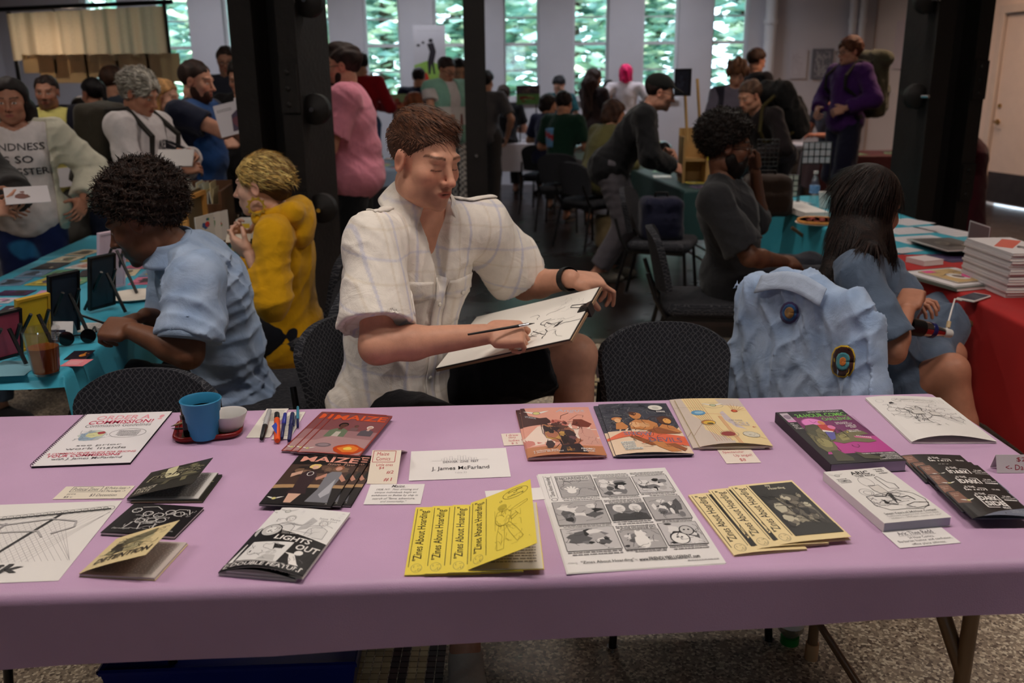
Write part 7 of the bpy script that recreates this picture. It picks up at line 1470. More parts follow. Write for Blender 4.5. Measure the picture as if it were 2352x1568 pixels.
def twob(P): f = (P-p.J['P']) @ p.fw; l = np.abs((P-p.J['P']) @ p.lf); w = ((f > .015) & (l < .17))[:, None]; return np.where(w, np.array(lin((30, 68, 122))), np.array(lin((30, 34, 54))))
p.body(face=dict(brow=(50, 34, 28))); p.shirt((30, 40, 70), sleeve=.62, hem=.22, colorfn=twob, belly=.03, g=.014); p.bottoms((40, 42, 50)); p.shoes((44, 40, 40)); p.hair((48, 34, 29), 'short', .003); p.beard((66, 40, 30), .012, .010); b_man = p
p = stander('man in glasses standing farthest back behind the dark haired reader', 520, 140, 8.6, 6, 1.82, 1.0, (188, 136, 112), False, 10, 12, tier=2); quick(p, (44, 46, 58), .6, KH, (46, 36, 32), 'short', .008); p.glasses(w=.0024)
p = stander('dark haired reader in a black V-neck with loose pages', 552, 178, 6.95, -12, 1.80, .95, (200, 148, 124), False, -6, 20, tier=1, arms={'L': (.26, .08, .18), 'R': (.28, -.14, .20)}); quick(p, (24, 23, 27), .5, (40, 38, 42), (30, 24, 23), 'bob', .012, length=.05, vneck=.09)
# --- pink man and neighbours
p = stander('bearded man with glasses in a pink T-shirt standing in profile', 785, 152, 5.75, -84, 1.84, 1.38, (208, 152, 126), False, -84, 6, tier=0, arms={'L': (.25, .10, .26), 'R': (.27, -.02, .24)})
p.body(face=dict(brow=(40, 28, 24), stubble=(50, 34, 30), stubw=.6)); p.shirt((222, 138, 158), sleeve=.80, hem=.20, g=.018, loose=.022, belly=.05, wr=.006); p.bottoms((24, 24, 28)); p.shoes((36, 34, 36)); p.hair((40, 28, 25), 'short', .010, extra=lambda T, sc: [(Ell(T((0, .02, .105)), V3((.05, .06, .03))*sc, p.hR), .02, 'u')]); p.beard((44, 30, 26), .004); p.glasses(w=.002)
p = stander('man in a red long sleeved shirt turned to the windows', 828, 148, 10.2, 172, 1.80, 1.0, SK_M, False, -160, 10, tier=2, arms={'R': (.2, -.1, .2)}); quick(p, (150, 20, 28), 1.9, (70, 92, 130), (30, 24, 24), 'short', .006)
p = sitter('child in a yellow and white striped shirt behind the iron column', 716, 330, 6.5, -150, 1.42, .95, (204, 150, 126), True, -150, 10, tier=1, lean=2, seat=.47)
def stripe(P): w = (np.sin(P[:, 2]*2*math.pi/.030) > .1)[:, None]; return np.where(w, np.array(lin((214, 190, 60))), np.array(lin((224, 216, 196))))
p.body(); p.shirt((220, 200, 90), sleeve=1.7, hem=.08, colorfn=stripe, wr=.005, h=.0075); p.bottoms((84, 104, 136)); p.shoes((40, 38, 40)); p.hair((40, 28, 25), 'long', .012, length=.18)
p = sitter('person in a mauve top seated beyond the man in pink', 742, 236, 9.4, 20, 1.66, 1.0, SK_M, True, tier=2); quick(p, (110, 84, 104), .8, JN, (44, 34, 34), 'short', .012)
p = stander('man in a navy shirt with his back turned beside the roll up banner', 962, 178, 11.2, 178, 1.70, 1.08, SK_M, False, 178, 5, tier=2, arms={'L': (.2, .1, .2), 'R': (.2, -.1, .2)}); quick(p, (28, 34, 58), .7, KH, (30, 24, 24), 'short', .004)
p = stander('woman in a mint vest and glasses bending over her hands', 1026, 160, 9.3, 38, 1.70, 1.25, (200, 146, 120), True, 48, 26, tier=1, arms={'L': (.28, .06, .16), 'R': (.28, -.08, .16)})
p.body(face={}); p.shirt((214, 206, 206), sleeve=.45, hem=.10, name='tee_shirt'); p.shirt((140, 190, 172), sleeve=.0, hem=.14, g=.028, name='vest', open_=.05)
def pat(P): w = (np.sin(P[:, 0]*120)*np.sin(P[:, 2]*110+P[:, 1]*60) > .1)[:, None]; return np.where(w, np.array(lin((80, 84, 90))), np.array(lin((206, 204, 200))))
p.bottoms((180, 180, 180), loose=.04, colorfn=pat, t=1.5, name='skirt'); p.shoes((60, 56, 56)); p.hair((44, 34, 32), 'short', .006); p.glasses(w=.0024)
p = stander('man in black looking down beside the woman in mint', 1053, 162, 10.0, 30, 1.74, .95, SK_M, False, 20, 25, tier=2); quick(p, (30, 30, 36), .6, KH, (24, 20, 22), 'short', .010)
p = sitter('ginger haired person seated just behind the head of the man drawing', 955, 240, 9.6, 150, 1.66, 1.0, (206, 150, 128), True, 120, 22, tier=1); quick(p, (96, 92, 88), .8, JN, (112, 58, 34), 'bob', .012, length=.02)
p = stander('person in a grey top and dark hat half hidden by the slender post', 1116, 188, 10.9, 170, 1.72, 1.0, SK_M, False, 150, 10, tier=2); quick(p, (92, 90, 92), .8, KH, (26, 22, 22), 'short', .02)
# --- middle rows
p = sitter('man in a black T-shirt seated with his back to the camera', 1157, 218, 12.6, 178, 1.80, 1.12, (196, 142, 118), False, 178, 10, tier=1, lean=6); quick(p, (22, 20, 24), .7, KH, (46, 32, 26), 'short', .010); S1 = p
p = sitter('dark haired youth with glasses in a teal top behind the far table', 1284, 196, 12.9, -30, 1.7, .95, (200, 152, 132), False, -25, 30, tier=2); quick(p, (36, 84, 92), .7, KH, (26, 24, 28), 'short', .014)
p = sitter('dark haired person in navy seated left of the man in green', 1261, 240, 10.9, 150, 1.64, .95, SK_M, True, 110, 14, tier=1); quick(p, (36, 38, 66), .8, KH, (30, 22, 22), 'bob', .012, length=.05)
p = sitter('man in a bottle green T-shirt with a red and blue back print', 1296, 238, 9.85, 148, 1.78, 1.0, (176, 124, 98), False, 150, 16, tier=1, lean=8); quick(p, (22, 52, 40), .8, (36, 36, 42), (28, 22, 22), 'short', .012); b = bvh_of(p.lastraw); so = [o for o in p.root.children if o.name.startswith('shirt')][0]
def bp_(u, v): return p.spine(.55)+p.lf*(.10+(u-.5)*.14)+p.up*(v-.5)*.20-p.fw*.3
patch('back_print', so, b, bp_, p.fw, 8, 10, (90, 140, 190), .004, .001, colorfn=lambda P: np.where((np.sin(P[:, 2]*38+P[:, 0]*20) > .5)[:, None], np.array(lin((176, 50, 60))), np.array(lin((96, 146, 190)))))
p = stander('woman with very long brown hair standing at the far table', 1366, 180, 12.2, 130, 1.70, 1.0, SK_M, True, 120, 14, tier=1, arms={'R': (.28, -.05, .15), 'L': (.28, .05, .15)}); quick(p, (48, 34, 34), .8, (40, 36, 40), (44, 28, 24), 'long', .012, length=.42)
p = stander('woman with bright pink hair in a white T-shirt seen from behind', 1437, 170, 12.6, 172, 1.72, 1.05, (206, 150, 130), True, 175, 4, tier=1, arms={'L': (.10, .36, .20), 'R': (.16, -.22, .15)}); quick(p, (214, 206, 212), .6, (70, 72, 84), (206, 30, 90), 'bob', .014, length=.07)
p = sitter('person behind the pink haired woman, only the brow in view', 1398, 204, 13.3, -10, 1.66, .9, SK_M, False, tier=2); quick(p, (40, 40, 52), .7, KH, (34, 28, 28), 'short', .010)
p = sitter('brown haired person in an olive sweater seated with a bent back', 1412, 262, 8.75, 128, 1.76, 1.12, (196, 142, 116), False, 118, 20, tier=1, lean=24, arms={'L': (.40, .1, .22), 'R': (.40, -.1, .22)}); quick(p, (110, 106, 66), 1.9, (60, 52, 46), (58, 38, 30), 'bob', .014, length=.06, loose=.02, hem=.12); S3 = p
p = stander('man in a black jacket and dark cap leaning over the display table', 1516, 212, 7.05, 82, 1.84, 1.02, (196, 140, 116), False, 84, 16, tier=0, lean=34, arms={'R': (.46, -.10, .02), 'L': (.42, .12, .10)})
p.body(face=dict(stubble=(50, 38, 34), stubw=.7)); p.shirt((20, 20, 23), sleeve=1.95, hem=.16, g=.02, loose=.016, name='jacket', wr=.008); p.bottoms((88, 84, 90), loose=.02); p.shoes((96, 92, 84), (150, 146, 136)); p.hair((36, 27, 25), 'short', .006)
T_ = lambda a: p.hc+p.hR @ (V3(a)*p.hs); cap = [(Ell(T_((0, -.018, .050)), V3((.088, .108, .082))*p.hs, p.hR), 0, 'u')]; F = fld([cap[0][0], Ell(T_((0, .13, .05)), V3((.08, .08, .02)), p.hR)], .006); F.op(cap[0][0]); F.cut(fvec(T_((0, 0, .035))), p.hR @ unit(V3((0, -.25, 1)))); F.op(Ell(T_((0, .105, .052)), V3((.066, .062, .008))*p.hs, p.hR @ rotx(-.25)), .012); r = F.mesh('cap', 1); wlink('cap', mk_mesh('cap', [r], [np.tile(np.array(lin((26, 27, 26))), (len(r[0]), 1))]), p.root, M_CLOTH); wlink('glasses', MB().mesh('x'), p.root) if False else p.glasses(w=.002)
# --- right background
p = stander('curly haired young woman in an open grey shirt looking down', 1692, 170, 8.9, -16, 1.74, .98, (208, 156, 130), True, -8, 30, tier=1, arms={'L': (.26, .04, .14), 'R': (.26, -.06, .12)}); p.body(); p.shirt((112, 106, 122), sleeve=1.7, hem=.14, name='shirt'); p.shirt((44, 42, 54), sleeve=0, hem=.12, g=.026, name='vest', open_=.09); p.bottoms((52, 54, 66)); p.shoes((40, 38, 40)); p.hair((92, 60, 42), 'short', .028, col2=(120, 80, 54), wr=.010, wf=80, line=(.70, -.03))
p = stander('dark haired youth in black behind the curly haired woman', 1738, 140, 10.6, 120, 1.80, .95, (196, 142, 118), False, 110, 16, tier=2); quick(p, (28, 26, 32), 1.9, KH, (58, 40, 32), 'short', .018)
p = stander('young man in black bent over the table with a backpack on', 1722, 220, 8.0, -58, 1.78, 1.0, (200, 146, 120), False, -62, 24, tier=0, lean=38, arms={'L': (.40, .10, .02), 'R': (.42, -.08, .0)}); quick(p, (34, 28, 30), 1.9, (30, 30, 36), (78, 56, 44), 'short', .010, loose=.018); bp_man = p
p = sitter('man with a pale headband seated by the back corner', 1899, 222, 10.9, -70, 1.74, 1.0, (206, 142, 120), False, -80, 12, tier=1, arms={'R': (.34, -.1, .30), 'L': (.30, .1, .20)}); quick(p, (64, 68, 82), .5, KH, (30, 24, 24), 'short', .012); me = MB().lathe([(.088, -.012), (.092, 0), (.086, .014)], 28, Matrix.Translation(fvec(p.hc+p.hR @ V3((0, -.012, .055)))) @ Matrix(p.hR.tolist()).to_4x4() @ Matrix.Diagonal((.9, 1.14, 1, 1))).mesh('headband', True); wlink('headband', me, p.root, mat('pale_headband', (214, 190, 176), .8))
p = stander('young man in a purple hoodie and dark shorts wearing a backpack', 1951, 118, 9.1, -66, 1.82, .98, (206, 152, 128), False, -72, 6, tier=0, arms={'L': (.16, .16, .12), 'R': (.18, -.18, .10)}); p.body(); p.shirt((74, 36, 104), sleeve=1.9, hem=.10, g=.020, loose=.014, name='hoodie'); p.shirt((84, 78, 76), sleeve=0, hem=.20, g=.010, name='tee_shirt', cutn=False); p.bottoms((36, 36, 56), t=1.05, loose=.035, name='shorts'); p.shoes((60, 58, 56)); p.hair((86, 50, 34), 'short', .020, wr=.006, wf=70, line=(.72, -.02)); p.glasses(w=.0022); h_man = p
F = fld([Cap(p.J['N']-p.fw*.08+p.lf*.09, p.J['N']-p.fw*.08-p.lf*.09, .06)], .010); F.op(Cap(p.J['N']-p.fw*.06+p.lf*.08, p.J['N']-p.fw*.06-p.lf*.08, .05)); F.op(Ell(p.J['N']-p.fw*.09-p.up*.05, V3((.10, .05, .08)), np.stack([p.lf, p.fw, p.up], 1)), .03); r = F.mesh('hood', 1); wlink('hood', mk_mesh('hood', [r], [np.tile(np.array(lin((74, 36, 104))), (len(r[0]), 1))]), [o for o in p.root.children if o.name.startswith('hoodie')][0], M_CLOTH)
p = stander('person in a long maroon dress half hidden by the right iron column', 2172, 212, 8.2, -88, 1.70, 1.15, SK_M, True, -90, 30, tier=1, lean=22, arms={'R': (.30, -.1, .15), 'L': (.30, .1, .10)}); J = p.J; sk = [(Cap(J['P'], (J['P'][0], J['P'][1], .20), .19, .25, True), .06, 'u')]; p.body(); p.shirt((78, 22, 36), sleeve=1.5, g=.02, name='dress', skirt=sk); p.shoes((40, 34, 34)); p.hair((34, 26, 26), 'short', .014)
# --- backpacks that people carry
def backpack(label, p, col, col2, roll=False, s=1.0, off=.23, h=.012, rl=0.0, tt=.58):
    R = np.stack([p.lf, p.fw, p.up], 1); c = p.spine(tt)-p.fw*off*p.k; t = thing('backpack', label, 'backpack', (float(c[0]), float(c[1]), 0))
    F = fld([Ell(c, V3((.26, .22, .36))*s)], h); F.op(RBox(c, V3((.10, .045, .19))*s, .045*s, R)); F.op(RBox(c-p.fw*.09*s-p.up*.08*s, V3((.075, .02, .085))*s, .035*s, R), .03)
    if roll: F.op(Cap(c+p.up*.24*s+p.lf*.13*s, c+p.up*.24*s-p.lf*.13*s, .075*s), .02)
    F.wrinkle(.008, 40, 4); r = F.mesh('pack_body', 1); wlink('pack_body', mk_mesh('pack_body', [r], [np.tile(np.array(lin(col)), (len(r[0]), 1))]), t, M_CLOTH)
    for q in (1, -1):
        a = c+p.up*.20*s+p.lf*q*.085*s+p.fw*.05; b2 = p.J['N']+p.lf*q*.10-p.up*.005+p.fw*.0; d = p.spine(.72)+p.lf*q*.13+p.fw*.165*p.b; e = p.spine(.40)+p.lf*q*.165; f = c-p.up*.16*s+p.lf*q*.10*s+p.fw*.04
        pts = [fvec(z) for z in (a, b2+p.up*.045, d+p.up*.05, d-p.up*.06, e, f)]; mb = MB(); mb.tube(pts, .017, 6); wlink('strap', mb.mesh('strap'), t, mat('strap_%d' % col2[0], col2, .8))
    wlink('compression_strap', MB().tube([fvec(c+p.up*.22*s-p.fw*.10*s), fvec(c-p.fw*.155*s), fvec(c-p.up*.18*s-p.fw*.15*s)], .010, 6).mesh('compression_strap'), t, MATS['strap_%d' % col2[0]]); return t
backpack('olive canvas backpack worn by the grey haired man', g_man, (66, 60, 50), (44, 40, 36), s=1.05)
backpack('big moss green roll top backpack on the young man in purple', h_man, (84, 84, 66), (38, 38, 34), True, 1.15, .27)
backpack('black backpack on the young man bent over the table', bp_man, (20, 19, 20), (60, 52, 20), False, 1.15, .25)
# ------------------------------------------------------------------ more chairs
def chair_px(label, u, v, z, d, yaw, s=1.0): p = PD(u, v, d); return chair(label, p.x, p.y, yaw, s)
chair('dark chair under the man in denim, seen edge on', -.865, 3.06, -82, 1.06); chair('dark chair under the woman in the mustard hoodie', -.98, 3.93, -90, 1.06)
chair('dark chair under the bearded man in charcoal', .98, 4.50, 84, 1.02); chair('dark chair under the woman with long dark hair', 1.14, 3.02, 80, 1.0); chair('dark chair under the man drawing', -.36, 2.66, 48, 1.0)
def under(p, label, yaw): J = p.J['P']; chair(label, float(J[0])-float(p.pf[0])*.02, float(J[1])-float(p.pf[1])*.02, yaw)
under(S1, 'dark chair under the man in the black T-shirt', 178); under(S3, 'dark chair under the person in olive', 128)
for (u, v, d, yaw, l) in ((1290, 420, 9.7, 165, 'dark chair behind the man in bottle green with papers on its seat'), (1520, 470, 6.3, 70, 'dark chair carrying the navy backpack beside the man in the cap'), (820, 480, 6.7, -120, 'dark chair under the child in stripes'), (1250, 400, 11.0, 160, 'dark chair under the person in navy')): chair_px(l, u, v, 0, d, yaw)
# ------------------------------------------------------------------ flat panels, prints, background tables
def panel(name, label, cat, u0, v0, u1, v1, d, col, art=None, t=.006, group=None, d2=None, prop=None):
    a, b, c = PD(u0, v1, d), PD(u1, v1, d2 or d), PD(u0, v0, d); b.z = a.z; ux = b-a; w = ux.length; ux.normalize(); h = c.z-a.z; o = thing(name, label, cat, group=group); n = ux.cross(Vector((0, 0, 1)))
    o.matrix_world = Matrix(((ux.x, 0, n.x, a.x), (ux.y, 0, n.y, a.y), (0, 1, 0, a.z), (0, 0, 0, 1)))
    part('board', MB().box((0, 0, -t), (w, h, 0)), papermat(col), o)
    if prop is not None:
        for x in (.15*w, .85*w): part('stand_leg', MB().box((x-.008, prop-a.z, -t-.012), (x+.008, h*.5, -t)), M_BLACK, o)
    if art: link('print', art(w, h).mesh(lambda x, y, z: Vector((x, y, z)), 'print', dz=.0001), o)
    return o
def prints(label, group, rects, cols, z, seed, name='print', cat='print'):
    r = random.Random(seed)
    for i, (x, y, w, h, a) in enumerate(rects):
        o = thing(name, label, cat, (x, y, z+.0006*(i % 4)), a, group); c = r.choice(cols); part('paper', MB().box((-w/2, -h/2, 0), (w/2, h/2, .0015)), papermat(c), o); A_ = Art(w, h); A_.mess(.08, .08, .92, .92, [r.choice(cols), tuple(int(q*.55) for q in c), tuple(min(255, int(q*1.25)) for q in c)], 4, seed*31+i, .5).lines(.12, .12, .88, .3, 2, tuple(int(q*.4) for q in c), seed=i); link('ink', A_.mesh(lambda x_, y_, zz: Vector((x_-w/2, y_-h/2, .0016+zz)), 'ink'), o)
PAL = [(232, 226, 220), (214, 150, 130), (206, 190, 90), (120, 150, 180), (214, 120, 150), (90, 80, 110), (226, 210, 180), (110, 160, 120), (60, 56, 62)]
r = random.Random(12); prints('small colourful print laid out on the far half of the turquoise table', 'prints on the turquoise table', [(-2.12+.14*i+r.uniform(-.02, .02), 3.75+.17*j, .115, .15, r.uniform(-.2, .3)) for j in range(5) for i in range(6) if not (i > 4 and j < 2)], PAL, TZ+.001, 3)
prints('leaflet at the near left end of the turquoise table', 'leaflets at the near left end', [(-2.0+.16*i, 3.15+.13*j, .13, .09, .2*i) for j in range(4) for i in range(2)], [(206, 150, 190), (70, 40, 84), (214, 206, 220), (60, 44, 60)], TZ+.001, 6)
def bg_table(label, x, y, w, d, col, deg=0, drop=.35, seed=1, items=10, pal=PAL):
    M = tmat_at(x, y, deg); folding_table('folding table under the '+label, M, w, d, 'background tables'); cloth_on(label, M, w, d, (drop, drop, drop, drop), col, seed=seed, flare=.03, wave=.01)
    r = random.Random(seed); prints('zine lying on the '+label, 'zines on the '+label, [((M @ Vector((r.uniform(.1, w-.1), .14+(d-.28)*(i+.5)/items, 0))).x, (M @ Vector((0, .14+(d-.28)*(i+.5)/items, 0))).y, .15, .20, r.uniform(-.4, .4)) for i in range(items)], pal, TZ+.002, seed+50, 'zine', 'zine')
bg_table('dark green cloth on the table below the wooden display', 1.30, 6.75, .76, 1.7, (28, 62, 62), 6, seed=21, items=9)
bg_table('pale teal cloth on the long middle table', .55, 11.7, 1.5, .75, (150, 186, 190), -4, seed=22, items=6); bg_table('pale blue cloth on the table behind the man drawing', -1.66, 8.6, .76, 1.5, (150, 170, 196), 5, seed=23, items=8)
bg_table('white cloth on the table near the back corner', 2.55, 11.3, 1.3, .7, (206, 200, 206), -5, seed=24, items=6); bg_table('maroon cloth on the table by the right hand corner', 3.3, 9.7, 1.1, .7, (70, 24, 30), 0, seed=25, items=5); bg_table('white cloth on the far table behind the slender post', -.15, 12.2, .6, .8, (196, 196, 204), 0, seed=26, items=3)
# wooden display stand and black easel board
p = PD(1597, 380, 7.35); W1 = mat('pale_plywood', (190, 152, 96), .6, .08, 12); t = thing('wooden_display', 'pale plywood step display standing on the dark green table', 'display', (p.x, p.y, TZ+.001))
part('side_panel', MB().box((-.12, -.10, 0), (-.10, .12, .36)), W1, t); part('side_panel', MB().add([(.06, -.13, 0), (.20, -.13, 0), (.20, .1, 0), (.06, .1, 0), (.06, -.13, .34), (.10, -.13, .30), (.10, .1, .30), (.06, .1, .34)], [(0,3,2,1),(4,5,6,7),(0,1,5,4),(1,2,6,5),(2,3,7,6),(3,0,4,7)]), W1, t)
part('shelf', MB().box((-.10, -.10, .17), (.06, .12, .19)), W1, t); part('back_panel', MB().box((-.12, .10, 0), (.06, .12, .42)), W1, t); part('easel_leg', MB().tube([(-.06, .06, .3), (-.10, .08, .78)], .012, 6), W1, t); part('easel_leg', MB().tube([(.05, .06, .3), (-.0, .08, .80)], .012, 6), W1, t); part('pricing_dot', MB().lathe([(.035, 0), (.035, .002)], 16, Matrix.Translation((.10, -.131, .2)) @ Matrix.Rotation(math.pi/2, 4, 'X')), mat('yellow_sticker', (226, 206, 40), .5), t)
panel('art_board', 'black framed board on top of the wooden display', 'picture', 1548, 158, 1584, 220, 7.35, (22, 22, 28), lambda w, h: Art(w, h).rect(.1, .1, .9, .9, (34, 36, 48)).mess(.15, .15, .85, .85, [(50, 52, 66), (28, 28, 36)], 8, 2), .012, d2=7.2)
for i, (u, c) in enumerate(((1612, (30, 26, 30)), (1622, (70, 44, 40)), (1630, (206, 204, 206)))): panel('book', '%s standing beside the wooden display' % ('black bound book', 'brown bound book', 'white bound book')[i], 'book', u, 258, u+14, 312, 7.5+.05*i, c, None, .02)
# roll-up banner, wall posters, grid wall
def a_banner(w, h): a = Art(w, h); a.lines(.12, .90, .88, .93, 1, (190, 186, 190)).poly([(0, 0), (1, 0), (1, .34), (.5, .48), (0, .40)], (150, 190, 90)).poly([(.42, .44), (.50, .60), (.42, .72), (.62, .74), (.70, .60), (.62, .44), (.66, .26), (.60, .26), (.55, .42), (.50, .26), (.44, .26)], (50, 46, 52)).ell(.54, .77, .07, .03, (50, 46, 52)).ell(.15, .70, .06, .02, (70, 66, 70)).ell(.30, .74, .05, .02, (90, 86, 90)).poly([(.28, .0), (.26, .22), (.38, .30), (.46, .20), (.44, 0)], (200, 60, 50)); return a
panel('roll_up_banner', 'white roll up banner with a dark robot figure before the windows', 'banner', 963, 58, 1033, 445, 12.9, (206, 202, 208), lambda w, h: (lambda a: (setattr(a, 'it', [([(x, .62+y*.38) for x, y in vs], f, c, z) for vs, f, c, z in a.it]), a)[1])(a_banner(w, h)))
panel('poster', 'pale drawing pinned to the back wall', 'poster', 1812, 113, 1850, 180, 13.97, (206, 202, 210), lambda w, h: Art(w, h).scrib(.1, .1, .9, .9, (176, 170, 180), 12, 1, .004, .08)); panel('poster', 'grey poster with white scribbled figure on the back wall', 'poster', 1862, 112, 1910, 182, 13.97, (112, 114, 124), lambda w, h: Art(w, h).scrib(.15, .1, .85, .9, (190, 190, 196), 26, 3, .006, .08))
def rposter(label, s0, s1, z0, z1, col, art=None):
    o = thing('poster', label, 'poster'); o.matrix_world = RM @ Matrix(((1, 0, 0, s0), (0, 0, -1, -.012), (0, 1, 0, z0), (0, 0, 0, 1))); part('board', MB().box((0, 0, 0), (s1-s0, z1-z0, .01)), papermat(col), o)
    if art: link('print', art(s1-s0, z1-z0).mesh(lambda x, y, z: Vector((x, y, .0105+z)), 'print', dz=.0001), o)
rposter('pale pink print on the right wall near the corner', .55, .95, 1.65, 2.3, (226, 204, 200)); rposter('poster of a dark haired face on the right wall', 1.75, 2.12, 1.55, 2.05, (54, 48, 54), lambda w, h: Art(w, h).ell(.5, .55, .3, .36, (196, 160, 148)).poly([(.1, .5), (.2, .95), (.8, .98), (.95, .5), (.8, .3), (.82, .7), (.5, .85), (.25, .7)], (30, 26, 30)).ell(.38, .58, .06, .025, BLK).ell(.64, .58, .06, .025, BLK).ell(.52, .32, .1, .03, (150, 80, 80))); rposter('narrow dark blue strip print beside the door', 2.32, 2.46, 1.38, 2.0, (34, 42, 70), lambda w, h: Art(w, h).scrib(.1, .05, .9, .95, (90, 100, 140), 20, 4, .004, .1)); rposter('small white caption label on the right wall', 2.17, 2.25, 1.52, 1.58, (226, 214, 206))
def grid_panel(label, u0, v0, u1, v1, d, nx, ny, cards=None, r=.003, zf=TZ):
    a, b = PD(u0, v1, d), PD(u1, v0, d); w, h = b.x-a.x, b.z-a.z; t = thing('wire_grid', label, 'display grid', (a.x, a.y, a.z)); m = M_BLACK
    for i in range(nx+1): part('wire', MB().tube([(w*i/nx, 0, 0), (w*i/nx, 0, h)], r, 5), m, t)
    for j in range(ny+1): part('wire', MB().tube([(0, 0, h*j/ny), (w, 0, h*j/ny)], r, 5), m, t)
    for x in (0, w): part('foot_post', MB().tube([(x, .006, zf-a.z), (x, .006, h*.3)], r*1.5, 6), m, t)
    if cards: part('card_backing', MB().box((.004, .006, .004), (w-.004, .010, h-.004)), papermat(cards), t)
    return t
grid_panel('black wire grid with white card squares beside the purple hoodie', 1842, 326, 1912, 376, 6.0, 5, 3, (214, 210, 214)); grid_panel('small wire grid with pale cards on the teal table', 1794, 402, 1836, 452, 5.9, 3, 4, (206, 206, 190)); grid_panel('dark wire grid leaning left of the white card squares', 1736, 320, 1790, 382, 6.15, 5, 6, None); grid_panel('tan wire grid wall behind the man in pink', 714, 88, 738, 178, 12.0, 4, 8, (190, 160, 130), .008, 0)
# light canvas booth at the far left
CD = 9.6; a, b = PD(16, 27, CD), PD(374, 9, CD); t = thing('canvas_booth', 'cream canvas awning hung on black poles at the far left', 'awning', (a.x, a.y, 0)); o0 = Vector((a.x, a.y, 0))
part('top_pole', MB().tube([a-o0+Vector((-.15, 0, .02)), b-o0+Vector((.1, 0, .02))], .022, 8), M_BLACK, t, 50)
for q in (a, b): part('upright_pole', MB().tube([Vector((q.x-a.x, .03, 0)), Vector((q.x-a.x, .03, q.z))], .022, 8), M_BLACK, t, 50)
cm = bpy.data.materials.new('backlit_canvas'); cm.use_nodes = True; nt = cm.node_tree; nt.nodes.clear(); ou = nt.nodes.new('ShaderNodeOutputMaterial'); df = nt.nodes.new('ShaderNodeBsdfDiffuse'); tl = nt.nodes.new('ShaderNodeBsdfTranslucent'); mx = nt.nodes.new('ShaderNodeMixShader'); nz = nt.nodes.new('ShaderNodeTexNoise'); nz.inputs['Scale'].default_value = 40; rp = nt.nodes.new('ShaderNodeValToRGB'); rp.color_ramp.elements[0].color = L4((206, 184, 150)); rp.color_ramp.elements[1].color = L4((232, 214, 184)); nt.links.new(nz.outputs['Fac'], rp.inputs[0]); nt.links.new(rp.outputs[0], df.inputs[0]); nt.links.new(rp.outputs[0], tl.inputs[0]); mx.inputs[0].default_value = .5; nt.links.new(df.outputs[0], mx.inputs[1]); nt.links.new(tl.outputs[0], mx.inputs[2]); nt.links.new(mx.outputs[0], ou.inputs[0])
lo = PD(50, 140, CD).z; part('canvas', MB().grid(lambda u, v: ((b.x-a.x)*u, -.03+.018*math.sin(u*46)+.012*math.sin(u*83+1), (a.z*(1-u)+b.z*u-.02)*(v)+(lo+.02*math.sin(u*9))*(1-v)), 90, 3), cm, t, 60)
for i in range(9): x = (b.x-a.x)*(.06+.10*i); h = .12+.05*((i*7) % 3); part('paper_slip', MB().box((x, -.028, lo-h), (x+.34, -.024, lo+.06)) if i % 2 == 0 else MB().box((x, -.020, lo-h), (x+.30, -.016, lo+.06)), cm, t)
c = PD(165, 100, CD+.45); t = thing('clip_lamp', 'warm clip lamp glowing behind the canvas awning', 'lamp', (c.x, c.y, c.z)); part('shade', MB().lathe([(.03, .09), (.05, .06), (.10, -.02)], 20), M_BLACK, t, 50); part('bulb', MB().lathe([(.0001, -.03), (.025, -.015), (.03, .01), (.012, .05)], 16), emit('warm_bulb', (255, 200, 140), 12), t, 50); part('arm', MB().tube([(0, 0, .09), (.05, -.2, .25), (.05, -.44, a.z-c.z+.02)], .008, 6), M_BLACK, t)
ld = bpy.data.lights.new('bulb_light', 'POINT'); ld.energy = 9; ld.color = (1, .76, .58); ld.shadow_soft_size = .03; lo_ = bpy.data.objects.new('bulb_light', ld); COL.objects.link(lo_); lo_.parent = t; lo_.location = (0, -.05, -.06)
# ------------------------------------------------------------------ left table things
def easel_frame(label, u0, v0, u1, v1, z, col, lean=.2, yaw=-118, w=.095, group=None, frame=(16, 15, 17)):
    q = PZ(u1, v1, z); h = PD(u1, v0, q.y).z-z; o = thing('display_easel', label, 'display stand', (q.x, q.y, z+.001), math.radians(yaw)); M = Matrix.Rotation(-lean, 4, 'X')
    part('picture', MB().box((-w/2, 0, .02), (w/2, .008, h), M), papermat(col), o); part('picture_frame', MB().box((-w/2-.008, -.003, .012), (-w/2, .012, h+.008), M).box((w/2, -.003, .012), (w/2+.008, .012, h+.008), M).box((-w/2, -.003, .012), (w/2, .012, .02), M).box((-w/2, -.003, h), (w/2, .012, h+.008), M), papermat(frame), o)
    for s_ in (-1, 1): part('easel_leg', MB().tube([(s_*.045, -.03, .008), (s_*.03, .03+h*.2, h*.75)], .006, 6), M_BLACK, o)
    part('easel_leg', MB().tube([(0, .02+h*.2, h*.7), (0, .02+h*.55, .006)], .006, 6), M_BLACK, o); return o
easel_frame('black framed print on an easel, nearest the beer cup', 90, 626, 146, 772, TZ, (40, 52, 66)); easel_frame('black framed print on an easel in the middle of the left table', 176, 586, 232, 712, TZ, (34, 48, 60)); easel_frame('tall pink card on a small black easel', 226, 530, 254, 668, TZ, (214, 190, 206), frame=(214, 190, 206), w=.11); easel_frame('yellow print on a wooden easel at the left edge', 20, 680, 76, 806, TZ, (206, 170, 40), frame=(190, 150, 40)); easel_frame('red and purple print on an easel cut by the left edge', -60, 716, 10, 830, TZ, (150, 60, 80))
